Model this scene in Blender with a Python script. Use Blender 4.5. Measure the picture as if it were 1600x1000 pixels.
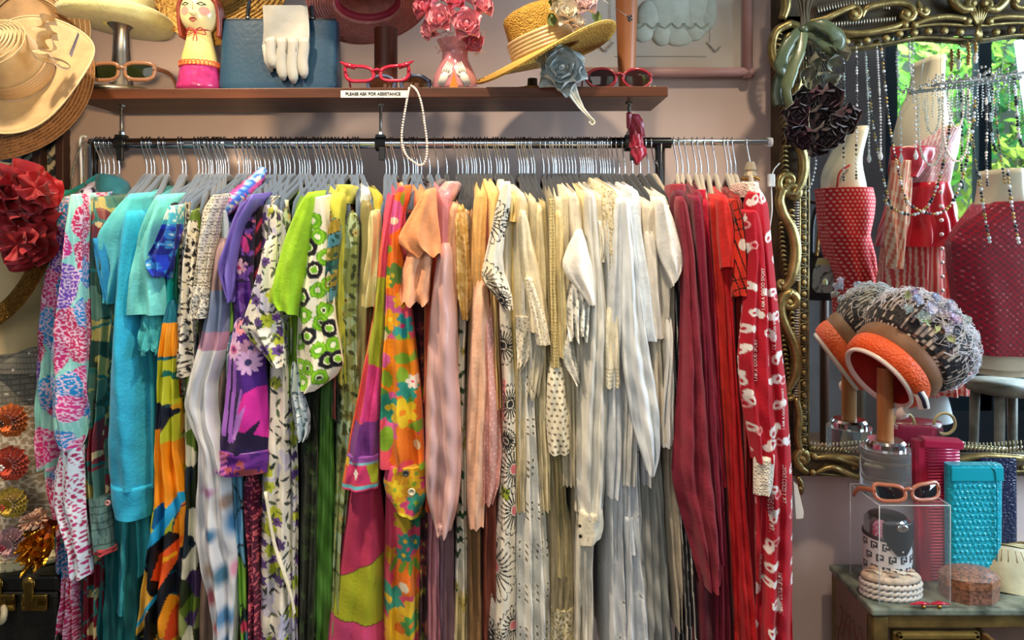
import bpy, bmesh, math, random
import numpy as np
from mathutils import Vector, Matrix, Euler

for _o in list(bpy.data.objects):
    bpy.data.objects.remove(_o)
SC = bpy.context.scene
COL = SC.collection
PI = math.pi

# ------------------------------------------------------------------ camera
F = 1155.0            # focal length in pixels of the 1600 x 1000 frame
HX, HY = 800.0, 360.0  # point straight ahead of the lens
CZ = 1.45             # eye height
cam_data = bpy.data.cameras.new('camera')
cam_data.sensor_width = 36.0
cam_data.lens = 36.0 * F / 1600.0
cam_data.shift_y = -(500 - HY) / 1600.0
cam_data.clip_start = 0.02
cam = bpy.data.objects.new('camera', cam_data)
cam.location = (0, 0, CZ)
cam.rotation_euler = (PI / 2, 0, 0)
COL.objects.link(cam)
SC.camera = cam

# ------------------------------------------------------------------ world, lights, exposure
SC.view_settings.view_transform = 'Standard'
SC.view_settings.look = 'None'
SC.view_settings.exposure = 0.1
SC.view_settings.gamma = 1.0
SC.view_settings.use_curve_mapping = False

world = bpy.data.worlds.new('daylight')
SC.world = world
world.use_nodes = True
_bg = world.node_tree.nodes['Background']
_bg.inputs[0].default_value = (0.72, 0.86, 1.0, 1)
_bg.inputs[1].default_value = 0.13

def lamp(name, kind, loc, target, energy, color, size=0.1, spot=70, blend=0.6, size_y=None):
    ld = bpy.data.lights.new(name, kind)
    ld.energy = energy
    ld.color = color
    if kind == 'AREA':
        ld.shape = 'RECTANGLE' if size_y else 'DISK'
        ld.size = size
        if size_y:
            ld.size_y = size_y
    else:
        ld.shadow_soft_size = size
    if kind == 'SPOT':
        ld.spot_size = math.radians(spot)
        ld.spot_blend = blend
    o = bpy.data.objects.new(name, ld)
    o.location = loc
    d = Vector(target) - Vector(loc)
    o.rotation_euler = d.to_track_quat('-Z', 'Y').to_euler()
    COL.objects.link(o)
    return o

WARM = (1.0, 0.80, 0.56)
COOL = (0.62, 0.82, 1.0)
lamp('track_spot', 'SPOT', (-0.95, 0.95, 2.75), (-0.70, 1.46, 1.25), 120, WARM, 0.05, 75, 0.8)
lamp('track_spot', 'SPOT', (-0.05, 0.98, 2.75), (-0.05, 1.46, 1.25), 98, WARM, 0.05, 75, 0.8)
lamp('track_spot', 'SPOT', (0.80, 0.90, 2.75), (0.70, 1.46, 1.20), 75, WARM, 0.05, 75, 0.8)
lamp('wall_spot', 'SPOT', (-0.30, 0.55, 1.60), (-0.98, 1.94, 1.74), 48, (1.0, 0.68, 0.36), 0.03, 27, 0.25)
lamp('side_daylight_fill', 'AREA', (3.0, 0.55, 1.75), (0.3, 1.5, 1.15), 135, COOL, 1.5, size_y=1.4)  # unseen area lamp added at the side, standing in for the shop window's daylight
lamp('front_fill', 'AREA', (-0.7, -1.3, 2.0), (0.0, 1.6, 1.1), 13, (1.0, 0.95, 0.90), 1.6, size_y=1.2)  # soft frontal fill, added without a source of its own
lamp('mannequin_fill_spot', 'SPOT', (1.75, 1.15, 2.85), (1.65, 0.55, 1.2), 60, WARM, 0.06, 80, 0.7)  # unseen lamp added to brighten the mirrored mannequins
lamp('garden_daylight', 'AREA', (3.2, -1.9, 3.6), (3.2, -3.4, 1.2), 260, (1.0, 0.98, 0.88), 2.0, size_y=1.0)

# ------------------------------------------------------------------ small helpers
def P(px, py, Y):
    """point seen at frame pixel (px, py) that stands at distance Y"""
    return Vector(((px - HX) / F * Y, Y, CZ + (HY - py) / F * Y))
def pxl(n, Y):
    return n / F * Y

def lin(c):
    """'#rrggbb' or 0-255 tuple -> linear rgb"""
    if isinstance(c, str):
        c = c.lstrip('#')
        c = tuple(int(c[i:i + 2], 16) for i in (0, 2, 4))
    out = []
    for v in c:
        v = v / 255.0
        out.append(v / 12.92 if v <= 0.04045 else ((v + 0.055) / 1.055) ** 2.4)
    return tuple(out)

MATS = {}
def mat(name, col='#888888', rough=0.6, metal=0.0, spec=0.5, sheen=0.0, bump=None, var=None, coat=0.0,
        trans=0.0, alpha=1.0, emit=None, attr=None, ior=1.45, aniso=0, stretch=(1, 1, 1)):
    if name in MATS:
        return MATS[name]
    m = bpy.data.materials.new(name)
    m.use_nodes = True
    nt = m.node_tree
    b = nt.nodes['Principled BSDF']
    b.inputs['Roughness'].default_value = rough
    b.inputs['Metallic'].default_value = metal
    b.inputs['Specular IOR Level'].default_value = spec
    b.inputs['Sheen Weight'].default_value = sheen
    b.inputs['Sheen Roughness'].default_value = 0.5
    b.inputs['Coat Weight'].default_value = coat
    b.inputs['Coat Roughness'].default_value = 0.08
    b.inputs['Transmission Weight'].default_value = trans
    b.inputs['IOR'].default_value = ior
    b.inputs['Alpha'].default_value = alpha
    if emit:
        b.inputs['Emission Color'].default_value = (*lin(emit[0]), 1)
        b.inputs['Emission Strength'].default_value = emit[1]
    base = None
    if attr:
        a = nt.nodes.new('ShaderNodeAttribute')
        a.attribute_name = attr
        base = a.outputs['Color']
    else:
        b.inputs['Base Color'].default_value = (*lin(col), 1)
    tc = None
    def coords(sc):
        nonlocal tc
        if tc is None:
            tc = nt.nodes.new('ShaderNodeTexCoord')
        mp = nt.nodes.new('ShaderNodeMapping')
        mp.inputs['Scale'].default_value = (sc * stretch[0], sc * stretch[1], sc * stretch[2])
        nt.links.new(tc.outputs['Object'], mp.inputs['Vector'])
        return mp.outputs[0]
    if var:                       # (scale, amount, second colour or None)
        n = nt.nodes.new('ShaderNodeTexNoise')
        n.inputs['Scale'].default_value = 1.0
        n.inputs['Detail'].default_value = 4
        nt.links.new(coords(var[0]), n.inputs['Vector'])
        r = nt.nodes.new('ShaderNodeMapRange')
        r.inputs[1].default_value = 0.36
        r.inputs[2].default_value = 0.64
        nt.links.new(n.outputs['Fac'], r.inputs[0])
        mx = nt.nodes.new('ShaderNodeMix')
        mx.data_type = 'RGBA'
        if len(var) > 2 and var[2]:
            mx.blend_type = 'MIX'
            mu = nt.nodes.new('ShaderNodeMath')
            mu.operation = 'MULTIPLY'
            mu.inputs[1].default_value = var[1]
            nt.links.new(r.outputs[0], mu.inputs[0])
            nt.links.new(mu.outputs[0], mx.inputs[0])
            mx.inputs[7].default_value = (*lin(var[2]), 1)
        else:
            mx.blend_type = 'MULTIPLY'
            mx.inputs[0].default_value = 1.0
            r.inputs[3].default_value = 1 - var[1]
            r.inputs[4].default_value = 1 + var[1] * 0.4
            cb = nt.nodes.new('ShaderNodeCombineColor')
            for k in range(3):
                nt.links.new(r.outputs[0], cb.inputs[k])
            nt.links.new(cb.outputs[0], mx.inputs[7])
        if base is not None:
            nt.links.new(base, mx.inputs[6])
        else:
            mx.inputs[6].default_value = (*lin(col), 1)
        base = mx.outputs[2]
    if base is not None:
        nt.links.new(base, b.inputs['Base Color'])
    if bump:                      # (scale, strength[, kind])
        kind = bump[2] if len(bump) > 2 else 'noise'
        if kind == 'noise':
            n = nt.nodes.new('ShaderNodeTexNoise')
            n.inputs['Scale'].default_value = 1.0
            n.inputs['Detail'].default_value = 3
            out = n.outputs['Fac']
        elif kind == 'voronoi':
            n = nt.nodes.new('ShaderNodeTexVoronoi')
            n.inputs['Scale'].default_value = 1.0
            out = n.outputs['Distance']
        else:
            n = nt.nodes.new('ShaderNodeTexWave')
            n.inputs['Scale'].default_value = 1.0
            n.inputs['Distortion'].default_value = 1.5
            n.bands_direction = kind
            out = n.outputs['Fac']
        nt.links.new(coords(bump[0]), n.inputs['Vector'])
        bp = nt.nodes.new('ShaderNodeBump')
        bp.inputs['Strength'].default_value = bump[1]
        bp.inputs['Distance'].default_value = 0.004
        nt.links.new(out, bp.inputs['Height'])
        nt.links.new(bp.outputs[0], b.inputs['Normal'])
    MATS[name] = m
    return m

def fabric(col, kind='cotton'):
    key = 'fabric_' + kind + '_' + str(col)
    if kind == 'satin':
        return mat(key, col, rough=0.30, spec=0.6, sheen=0.1, bump=(70, 0.12), var=(25, 0.06))
    if kind == 'silk':
        return mat(key, col, rough=0.45, spec=0.5, bump=(90, 0.10), var=(20, 0.10))
    if kind == 'knit':
        return mat(key, col, rough=0.95, spec=0.1, sheen=0.3, bump=(260, 0.6, 'voronoi'), var=(90, 0.2))
    if kind == 'sheer':
        return mat(key, col, rough=0.6, spec=0.3, alpha=0.62, bump=(120, 0.1), var=(30, 0.08))
    return mat(key, col, rough=0.85, spec=0.2, sheen=0.12, bump=(160, 0.22), var=(45, 0.12))

PRINT = mat('printed_cotton', rough=0.8, spec=0.25, sheen=0.08, bump=(170, 0.18), attr='print')
PRINT_SILK = mat('printed_silk', rough=0.42, spec=0.5, bump=(80, 0.1), attr='print')

# ------------------------------------------------------------------ objects
WORLD_AT = {}
def props(o, label=None, cat=None, group=None, kind=None):
    if label: o['label'] = label
    if cat: o['category'] = cat
    if group: o['group'] = group
    if kind: o['kind'] = kind
    return o

def thing(name, label, cat, loc, group=None):
    o = bpy.data.objects.new(name, None)
    o.empty_display_size = 0.02
    o.location = loc
    COL.objects.link(o)
    WORLD_AT[o] = Vector(loc)
    return props(o, label, cat, group)

def raw(name, verts, faces, material, parent=None, smooth=True, origin=None):
    """link one mesh object; verts are world points"""
    me = bpy.data.meshes.new(name)
    verts = np.asarray(verts, dtype=float)
    if parent is not None:
        org = WORLD_AT[parent]
    elif origin is not None:
        org = Vector(origin)
    else:
        org = Vector(((verts[:, 0].min() + verts[:, 0].max()) / 2, (verts[:, 1].min() + verts[:, 1].max()) / 2, verts[:, 2].min()))
    me.from_pydata((verts - np.array(org)).tolist(), [], faces)
    if smooth:
        me.polygons.foreach_set('use_smooth', [True] * len(me.polygons))
    if material:
        me.materials.append(material)
    o = bpy.data.objects.new(name, me)
    COL.objects.link(o)
    if parent is not None:
        o.parent = parent
    else:
        o.location = org
    WORLD_AT[o] = Vector(org)
    return o

def inst(name, me, parent, loc, rot=(0, 0, 0), scale=(1, 1, 1)):
    """a piece that shares mesh data; loc is a world point"""
    o = bpy.data.objects.new(name, me)
    COL.objects.link(o)
    if parent is not None:
        o.parent = parent
        o.location = Vector(loc) - WORLD_AT[parent]
    else:
        o.location = loc
    o.rotation_euler = rot
    o.scale = scale if hasattr(scale, '__len__') else (scale,) * 3
    WORLD_AT[o] = Vector(loc)
    return o

def frame_of(d, up=Vector((0, 0, 1))):
    d = d.normalized()
    a = up.cross(d)
    if a.length < 1e-4:
        a = Vector((1, 0, 0)).cross(d)
    a.normalize()
    return a, d.cross(a)

class MB:
    def __init__(self):
        self.v = []
        self.f = []
    def add(self, vs, fs):
        n = len(self.v)
        self.v += [tuple(p) for p in vs]
        self.f += [tuple(i + n for i in q) for q in fs]
        return self
    def box(self, c, size, rot=None):
        h = [s / 2 for s in size]
        R = Euler(rot).to_matrix() if rot is not None else Matrix.Identity(3)
        vs = [Vector(c) + R @ Vector((x * h[0], y * h[1], z * h[2])) for x in (-1, 1) for y in (-1, 1) for z in (-1, 1)]
        return self.add(vs, [(0, 1, 3, 2), (4, 6, 7, 5), (0, 4, 5, 1), (2, 3, 7, 6), (0, 2, 6, 4), (1, 5, 7, 3)])
    def tube(self, pts, rad, seg=8, closed=False, flat=None, cap=True):
        """swept tube, rad number or list; flat = (ra, rb, ref axis) for an oval section"""
        pts = [Vector(p) for p in pts]
        n = len(pts)
        vs, fs = [], []
        prev = None
        for i, p in enumerate(pts):
            a = pts[(i - 1) % n] if (closed or i > 0) else pts[i]
            b = pts[(i + 1) % n] if (closed or i < n - 1) else pts[i]
            d = (b - a)
            if d.length < 1e-9:
                d = Vector((0, 0, 1))
            d.normalize()
            if prev is None:
                u = flat[2].copy() if flat else (Vector((0, 0, 1)) if abs(d.z) < 0.9 else Vector((1, 0, 0)))
            else:
                u = prev
            if flat:
                u = flat[2].copy()
            u = u - d * u.dot(d)
            if u.length < 1e-5:
                u = Vector((1, 0, 0)) - d * d.x
            u.normalize()
            w = d.cross(u)
            prev = u
            r = rad[i] if hasattr(rad, '__len__') else rad
            ra, rb = (flat[0] * r, flat[1] * r) if flat else (r, r)
            for k in range(seg):
                t = 2 * PI * k / seg
                vs.append(p + u * (math.cos(t) * ra) + w * (math.sin(t) * rb))
        m = n if closed else n - 1
        for i in range(m):
            j = (i + 1) % n
            for k in range(seg):
                l = (k + 1) % seg
                fs.append((i * seg + k, i * seg + l, j * seg + l, j * seg + k))
        if cap and not closed:
            fs.append(tuple(range(seg))[::-1])
            fs.append(tuple((n - 1) * seg + k for k in range(seg)))
        return self.add(vs, fs)
    def lathe(self, prof, c, seg=24, M=None, ang=None, wob=None, cap0=False, cap1=False):
        """prof [(r, h)]; M 3x3 turns local z to the axis; wob(t, i) -> (dr, dh)"""
        vs, fs = [], []
        M = M or Matrix.Identity(3)
        for i, (r, h) in enumerate(prof):
            for k in range(seg):
                t = 2 * PI * k / seg
                rr, hh = r, h
                if wob:
                    a, b = wob(t, i)
                    rr += a
                    hh += b
                vs.append(Vector(c) + M @ Vector((rr * math.cos(t), rr * math.sin(t), hh)))
        for i in range(len(prof) - 1):
            for k in range(seg):
                l = (k + 1) % seg
                fs.append((i * seg + k, i * seg + l, (i + 1) * seg + l, (i + 1) * seg + k))
        if cap0:
            fs.append(tuple(range(seg))[::-1])
        if cap1:
            fs.append(tuple((len(prof) - 1) * seg + k for k in range(seg)))
        return self.add(vs, fs)
    def ball(self, c, r, seg=8, rings=6, scale=(1, 1, 1), M=None):
        prof = [(max(1e-5, math.sin(PI * i / rings)), -math.cos(PI * i / rings)) for i in range(rings + 1)]
        M = M or Matrix.Identity(3)
        D = Matrix.Diagonal((r * scale[0], r * scale[1], r * scale[2]))
        return self.lathe(prof, c, seg, M @ D)
    def prism(self, outline, y0, y1, fn=None):
        """outline of (x, z) points, thickness along Y"""
        n = len(outline)
        vs = [Vector((x, y0, z)) for x, z in outline] + [Vector((x, y1, z)) for x, z in outline]
        if fn:
            vs = [fn(v) for v in vs]
        fs = [tuple(range(n)), tuple(range(2 * n - 1, n - 1, -1))]
        for i in range(n):
            j = (i + 1) % n
            fs.append((j, i, n + i, n + j))
        return self.add(vs, fs)
    def grid(self, fn, nu, nv, closed_u=False):
        vs, fs = [], []
        for j in range(nv + 1):
            for i in range(nu + (0 if closed_u else 1)):
                vs.append(fn(i / nu, j / nv))
        w = nu if closed_u else nu + 1
        for j in range(nv):
            for i in range(nu):
                k = (i + 1) % w
                fs.append((j * w + i, j * w + k, (j + 1) * w + k, (j + 1) * w + i))
        return self.add(vs, fs)
    def xform(self, fn):
        self.v = [tuple(fn(Vector(p))) for p in self.v]
        return self
    def build(self, name, material, parent=None, smooth=True, bevel=0, origin=None, solid=0, sharp=None, subsurf=0):
        o = raw(name, self.v, self.f, material, parent, smooth, origin)
        if solid:
            m = o.modifiers.new('thick', 'SOLIDIFY')
            m.thickness = solid
            m.offset = 0
        if bevel:
            m = o.modifiers.new('bevel', 'BEVEL')
            m.width = bevel
            m.segments = 2
            m.limit_method = 'ANGLE'
            m.angle_limit = math.radians(40)
        if subsurf:
            m = o.modifiers.new('sub', 'SUBSURF')
            m.levels = subsurf
            m.render_levels = subsurf
        if sharp:
            bm = bmesh.new()
            bm.from_mesh(o.data)
            for e in bm.edges:
                if len(e.link_faces) == 2 and e.calc_face_angle(0) > sharp:
                    e.smooth = False
            bm.to_mesh(o.data)
            bm.free()
        return o

def axis_matrix(d, up=Vector((0, 0, 1))):
    """3x3 whose local z is d"""
    d = Vector(d).normalized()
    a, b = frame_of(d, up)
    return Matrix((a, b, d)).transposed()

def smooth_path(pts, n=8):
    """Catmull-Rom through points"""
    pts = [Vector(p) for p in pts]
    out = []
    for i in range(len(pts) - 1):
        p0 = pts[max(0, i - 1)]; p1 = pts[i]; p2 = pts[i + 1]; p3 = pts[min(len(pts) - 1, i + 2)]
        for k in range(n):
            t = k / n
            out.append(0.5 * ((2 * p1) + (p2 - p0) * t + (2 * p0 - 5 * p1 + 4 * p2 - p3) * t * t + (3 * p1 - p0 - 3 * p2 + p3) * t ** 3))
    out.append(pts[-1])
    return out

# ------------------------------------------------------------------ the room
YW = 1.94            # back wall
YR = 1.70            # clothes rail
wall_m = mat('painted_plaster', '#c6b2ab', rough=0.85, spec=0.2, bump=(14, 0.15), var=(3.0, 0.3, '#b8a09a'))
floor_m = mat('wood_floor', '#6d5340', rough=0.5, var=(6, 0.3))
props(MB().box((0.3, YW + 0.05, 1.4), (5.2, 0.1, 2.8)).build('wall_back', wall_m, smooth=False), kind='structure')
props(MB().box((0.3, -0.3, -0.03), (5.2, 4.6, 0.06)).build('floor', floor_m, smooth=False), kind='structure')
props(MB().box((0.3, YW - 0.012, 0.06), (5.2, 0.024, 0.12)).build('baseboard_back', mat('baseboard_paint', '#5a4038', 0.5), smooth=False, bevel=0.004), kind='structure')
# ------------------------------------------------------------------ printed patterns (flat colour of the cloth itself)
def L3(c):
    return np.array(lin(c))

def hash2(ix, iy, seed):
    h = (ix.astype(np.int64) * 374761393 + iy.astype(np.int64) * 668265263 + seed * 974634777) & 0x7fffffff
    h = ((h ^ (h >> 13)) * 1274126177) & 0x7fffffff
    h = h ^ (h >> 16)
    return (h & 0xffff) / 65535.0

def vnoise(x, y, seed=0):
    ix, iy = np.floor(x), np.floor(y)
    fx, fy = x - ix, y - iy
    fx = fx * fx * (3 - 2 * fx); fy = fy * fy * (3 - 2 * fy)
    a = hash2(ix, iy, seed); b = hash2(ix + 1, iy, seed); c = hash2(ix, iy + 1, seed); d = hash2(ix + 1, iy + 1, seed)
    return (a * (1 - fx) + b * fx) * (1 - fy) + (c * (1 - fx) + d * fx) * fy

def fbm(x, y, seed=0):
    return 0.55 * vnoise(x, y, seed) + 0.3 * vnoise(2 * x, 2 * y, seed + 7) + 0.15 * vnoise(4 * x, 4 * y, seed + 13)

def voro(x, y, seed=0):
    """nearest cell id (two hashes), f1, f2"""
    ix, iy = np.floor(x), np.floor(y)
    f1 = np.full(x.shape, 9.0); f2 = np.full(x.shape, 9.0); idh = np.zeros(x.shape); id2 = np.zeros(x.shape)
    for dx in (-1, 0, 1):
        for dy in (-1, 0, 1):
            cx, cy = ix + dx, iy + dy
            px_ = cx + hash2(cx, cy, seed); py_ = cy + hash2(cx, cy, seed + 1)
            d = np.hypot(x - px_, y - py_)
            near = d < f1
            f2 = np.where(near, f1, np.minimum(f2, d))
            idh = np.where(near, hash2(cx, cy, seed + 2), idh)
            id2 = np.where(near, hash2(cx, cy, seed + 3), id2)
            f1 = np.where(near, d, f1)
    return idh, id2, f1, f2

class Paint:
    """a canvas over (x, y) cloth coordinates in pixel units"""
    def __init__(s, x, y, base):
        s.x, s.y = x, y
        s.c = np.tile(L3(base), (len(x), 1))
    def put(s, mask, col):
        m = np.clip(mask.astype(float), 0, 1)[:, None]
        s.c = s.c * (1 - m) + L3(col)[None, :] * m
        return s
    def disc(s, cx, cy, rx, ry, col, rot=0):
        dx, dy = s.x - cx, s.y - cy
        c, n = math.cos(rot), math.sin(rot)
        return s.put(((dx * c + dy * n) / rx) ** 2 + ((-dx * n + dy * c) / ry) ** 2 < 1, col)
    def ring(s, cx, cy, r0, r1, col, sy=1):
        d = np.hypot(s.x - cx, (s.y - cy) / sy)
        return s.put((d > r0) & (d < r1), col)
    def flower(s, cx, cy, R, n, col, mid='#f2d24a', rm=0.28, rot=0, deep=0.5, sy=1.0):
        dx, dy = s.x - cx, (s.y - cy) / sy
        d = np.hypot(dx, dy); a = np.arctan2(dy, dx) + rot
        s.put(d < R * (1 - deep + deep * np.abs(np.cos(a * n / 2))), col)
        if mid:
            s.put(d < R * rm, mid)
        return s
    def line(s, p, q, w, col):
        px_, py_ = p; qx, qy = q
        L = max(1e-6, (qx - px_) ** 2 + (qy - py_) ** 2)
        t = np.clip(((s.x - px_) * (qx - px_) + (s.y - py_) * (qy - py_)) / L, 0, 1)
        return s.put(np.hypot(s.x - px_ - t * (qx - px_), s.y - py_ - t * (qy - py_)) < w, col)
    def poly(s, pts, col, edge=None, ew=1.0):
        inside = np.zeros(len(s.x), bool)
        n = len(pts)
        for i in range(n):
            x1, y1 = pts[i]; x2, y2 = pts[(i + 1) % n]
            if y1 == y2:
                continue
            c = ((s.y < y1) != (s.y < y2)) & (s.x < (x2 - x1) * (s.y - y1) / (y2 - y1) + x1)
            inside ^= c
        s.put(inside, col)
        if edge:
            for i in range(n):
                s.line(pts[i], pts[(i + 1) % n], ew, edge)
        return s
    def scatter(s, cell, seed, fn, prob=1.0):
        """jittered motif cells: fn(dx, dy, h) -> list of (mask, colour)"""
        ix, iy = np.floor(s.x / cell), np.floor(s.y / cell)
        for ddx in (-1, 0, 1):
            for ddy in (-1, 0, 1):
                cx, cy = ix + ddx, iy + ddy
                h1, h2, h3 = hash2(cx, cy, seed), hash2(cx, cy, seed + 1), hash2(cx, cy, seed + 2)
                on = hash2(cx, cy, seed + 5) < prob
                for m, col in fn(s.x - (cx + 0.2 + 0.6 * h1) * cell, s.y - (cy + 0.2 + 0.6 * h2) * cell, h3):
                    s.put(m & on, col)
        return s
    def flowers(s, cell, seed, cols, R=0.45, n=5, mid='#f2d24a', prob=0.8, deep=0.45, sy=1.0):
        def fn(dx, dy, h):
            d = np.hypot(dx, dy / sy); a = np.arctan2(dy, dx) + h * 9
            k = np.floor(h * 7.99 * len(cols)) % len(cols)
            rad = cell * R * (0.7 + 0.5 * ((h * 5.3) % 1)) * (1 - deep + deep * np.abs(np.cos(a * n / 2)))
            out = [((d < rad) & (k == i), c) for i, c in enumerate(cols)]
            if mid:
                out.append((d < cell * R * 0.25, mid))
            return out
        return s.scatter(cell, seed, fn, prob)
    def leaves(s, cell, seed, cols, lx=0.16, ly=0.42, prob=0.7):
        def fn(dx, dy, h):
            a = h * 40.0
            u = dx * np.cos(a) + dy * np.sin(a); v = -dx * np.sin(a) + dy * np.cos(a)
            k = np.floor(h * 5.77 * len(cols)) % len(cols)
            m = (np.abs(u) / (cell * lx) + (v / (cell * ly)) ** 2) < 1
            return [(m & (k == i), c) for i, c in enumerate(cols)]
        return s.scatter(cell, seed, fn, prob)
    def cells(s, size, seed, cols, edge=None, ew=0.06, sy=1.0):
        a, b, f1, f2 = voro(s.x / size, s.y / size / sy, seed)
        k = np.floor(a * len(cols) * 0.9999)
        for i, c in enumerate(cols):
            if c:
                s.put(k == i, c)
        if edge:
            s.put((f2 - f1) < ew, edge)
        return s
    def blobs(s, size, seed, col, th=0.55, sy=1.0):
        return s.put(fbm(s.x / size, s.y / size / sy, seed) > th, col)
    def stripes(s, period, frac, col, slant=0.0):
        return s.put(((s.x + s.y * slant) / period) % 1 < frac, col)
    def bands(s, y0, y1, col):
        return s.put((s.y >= y0) & (s.y < y1), col)

# ------------------------------------------------------------------ cloth
def smooth1(a, n):
    a = a.copy()
    for _ in range(n):
        b = a.copy()
        b[1:-1] = 0.25 * a[:-2] + 0.5 * a[1:-1] + 0.25 * a[2:]
        a = b
    return a

def cloth(name, rows, Y, depth, parent, material=None, paint=None, folds=1.9, amp=0.0095, seed=0, lean=0.0, slope=0.0,
          hs=0.0, ht=0.0, wave=0.0, wavn=5, cap=False, tuck=False, puff=0.0, base='#888888', origin=None, quality=1.0, edge=None):
    """a hanging piece of cloth with a front, a back and folds.
    rows: (y, x_left, x_right) of its front at distance Y; depth: how far it reaches back;
    slope: rise of its shoulder line towards the hanger's neck; hs/ht: slant of the hem; wave: ruffled hem"""
    rows = sorted(rows)
    ry = np.array([r[0] for r in rows], float)
    rl = np.array([r[1] for r in rows], float)
    rr = np.array([r[2] for r in rows], float)
    H = ry[-1] - ry[0]
    wmax = (rr - rl).max()
    if paint:
        dv, du = 1.8 / quality, 1.4 / quality
    else:
        dv, du = 9.0, 4.5
    nv = int(max(10, min(470, H / dv)))
    nf = int(max(12, min(90, wmax / du)))
    nb = 9 if depth > 0.02 else 5
    ys = np.linspace(ry[0], ry[-1], nv)
    k = int(max(2, nv * 0.02) ** 1.5) + 2
    k = min(k, 40)
    xl = smooth1(np.interp(ys, ry, rl), k)
    xr = smooth1(np.interp(ys, ry, rr), k)
    t = (ys - ry[0]) / H
    rs = np.random.RandomState(seed * 31 + 5)
    ph = rs.rand(12) * 6.28
    wob = 0.6 * np.sin(t * 3.1 + ph[0]) + 0.35 * np.sin(t * 7.3 + ph[1])
    dmax = depth + (0.07 if cap and depth < 0.2 else 0)
    ns = int(max(3, min(15, dmax / Y * F / (2.6 / quality)))) if paint else 5
    w0 = (np.arange(1, ns + 1) / (ns + 1)) ** 1.4
    s = np.concatenate([np.linspace(-1, 1, nf), np.ones(ns), np.linspace(1, -1, nb), -np.ones(ns)])
    w = np.concatenate([np.zeros(nf), w0, np.ones(nb), w0[::-1]])
    S, T = np.meshgrid(s, t)
    WW = np.broadcast_to(w, S.shape)
    FR = WW < 0.5
    SD = (np.arange(len(s)) >= nf) & ((np.arange(len(s)) < nf + ns) | (np.arange(len(s)) >= nf + ns + nb))
    SD = np.broadcast_to(SD, S.shape)
    xc = ((xl + xr) / 2)[:, None]; hw = ((xr - xl) / 2)[:, None]
    sx = 0.7 * np.sin(t * H / 60.0 + ph[2]) * np.minimum(1, t * 4) * (wmax > 14)
    px_ = xc + hw * S + (sx + 0.35 * np.sin(t * H / 17.0 + ph[3]) * t)[:, None]
    X = (px_ - HX) / F * Y
    dpx = (T * H)
    if cap or tuck:               # rounded top; a shoulder runs back over the hanger's arm
        xcen = (xc - HX) / F * Y
        lo = 0.45 if cap else 0.6
        X = xcen + (X - xcen) * (lo + (1 - lo) * np.sqrt(np.clip(dpx / 22.0, 0, 1)))
    depth0 = depth
    if cap and depth < 0.2:
        depth = depth + 0.06 * np.exp(-dpx / 30.0)
    hwm = hw / F * Y
    edg = np.minimum(depth * 0.42, hwm * 0.75 + 0.004)
    tp = np.minimum(1, T * 6 + 0.12)
    a = amp * (0.25 + 0.75 * T) * tp
    fw = folds * PI
    ripple = np.sin(fw * S + ph[4] + wob[:, None] * 1.5) + 0.26 * np.sin(fw * 1.9 * S + ph[5] + wob[:, None] * 2.2 + T * 2) \
        + 0.35 * np.sin(fw * 0.6 * S + T * 9 + ph[6]) + 0.22 * np.sin(T * H / 22.0 + S * 2.5 + ph[10]) + 0.15 * np.sin(T * H / 9.0 - S * 4 + ph[11])
    bulge = np.abs(S) ** 2.6
    Yf = Y + edg * bulge + a * ripple - puff * np.sin(PI * np.clip(T, 0, 1)) * (1 - S ** 2)
    Yb = Y + depth - edg * bulge + a * 0.7 * np.sin(fw * S + ph[7] + wob[:, None])
    YY = Yf * (1 - WW) + Yb * WW
    rel = YY - Y
    bell = np.sin(PI * np.clip(WW, 0, 1))
    X = X + np.where(SD, a * 0.6 * bell * np.sin(rel * 42.0 + ph[1] + wob[:, None] + S), 0)
    X = X + lean * rel
    if tuck:
        YY = YY + 0.02 * np.exp(-dpx / 22.0)
    tri = 1 - np.abs(2 * np.clip(rel / np.maximum(depth, 1e-3), 0, 1) - 1)
    Z = CZ + (HY - (ry[0] + T * H)) / F * Y
    Z = Z + slope * tri * np.exp(-T * H / 55.0)
    if cap and depth0 < 0.2:
        Z = Z + 0.10 * np.clip(rel, 0, 0.3) * np.exp(-dpx / 30.0)
        X = X + (HX - xc) / F * 0.10 * np.clip(rel, 0, 0.3) * np.exp(-dpx / 30.0)
    hem = np.clip((T - 0.62) / 0.38, 0, 1) ** 1.5
    Z = Z + hs / F * Y * S * hem + ht / F * Y * hem * np.where(FR, 1 - 0.5 * bulge, -1.0 + 0.5 * bulge)
    if wave:
        last = np.clip((T - 0.7) / 0.3, 0, 1) ** 2
        Z = Z + wave / F * Y * last * np.sin(S * wavn + ph[8]) * np.where(FR, 1, -0.6)
        YY = YY + last * wave / F * Y * 0.6 * np.cos(S * wavn * 1.3 + ph[9])
    n = len(s)
    V = np.stack([X, YY, Z], -1).reshape(-1, 3)
    idx = np.arange(nv * n).reshape(nv, n)
    A = idx[:-1, :]; B = np.roll(idx, -1, 1)[:-1, :]; C = np.roll(idx, -1, 1)[1:, :]; D = idx[1:, :]
    faces = np.stack([A, D, C, B], -1).reshape(-1, 4).tolist()
    faces.append(list(range(n)))
    o = raw(name, V, faces, material or PRINT, parent, True, origin)
    if paint:
        qx = xc + hw * S + np.where(SD | (WW > 0.5), S * rel / Y * F, 0)
        cols = paint(qx.reshape(-1), (ry[0] + T * H).reshape(-1))
        c = cols.c if isinstance(cols, Paint) else cols
        rgba = np.ones((len(V), 4), np.float32)
        rgba[:, :3] = c
        at = o.data.color_attributes.new('print', 'FLOAT_COLOR', 'POINT')
        at.data.foreach_set('color', rgba.reshape(-1))
    return o

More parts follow.
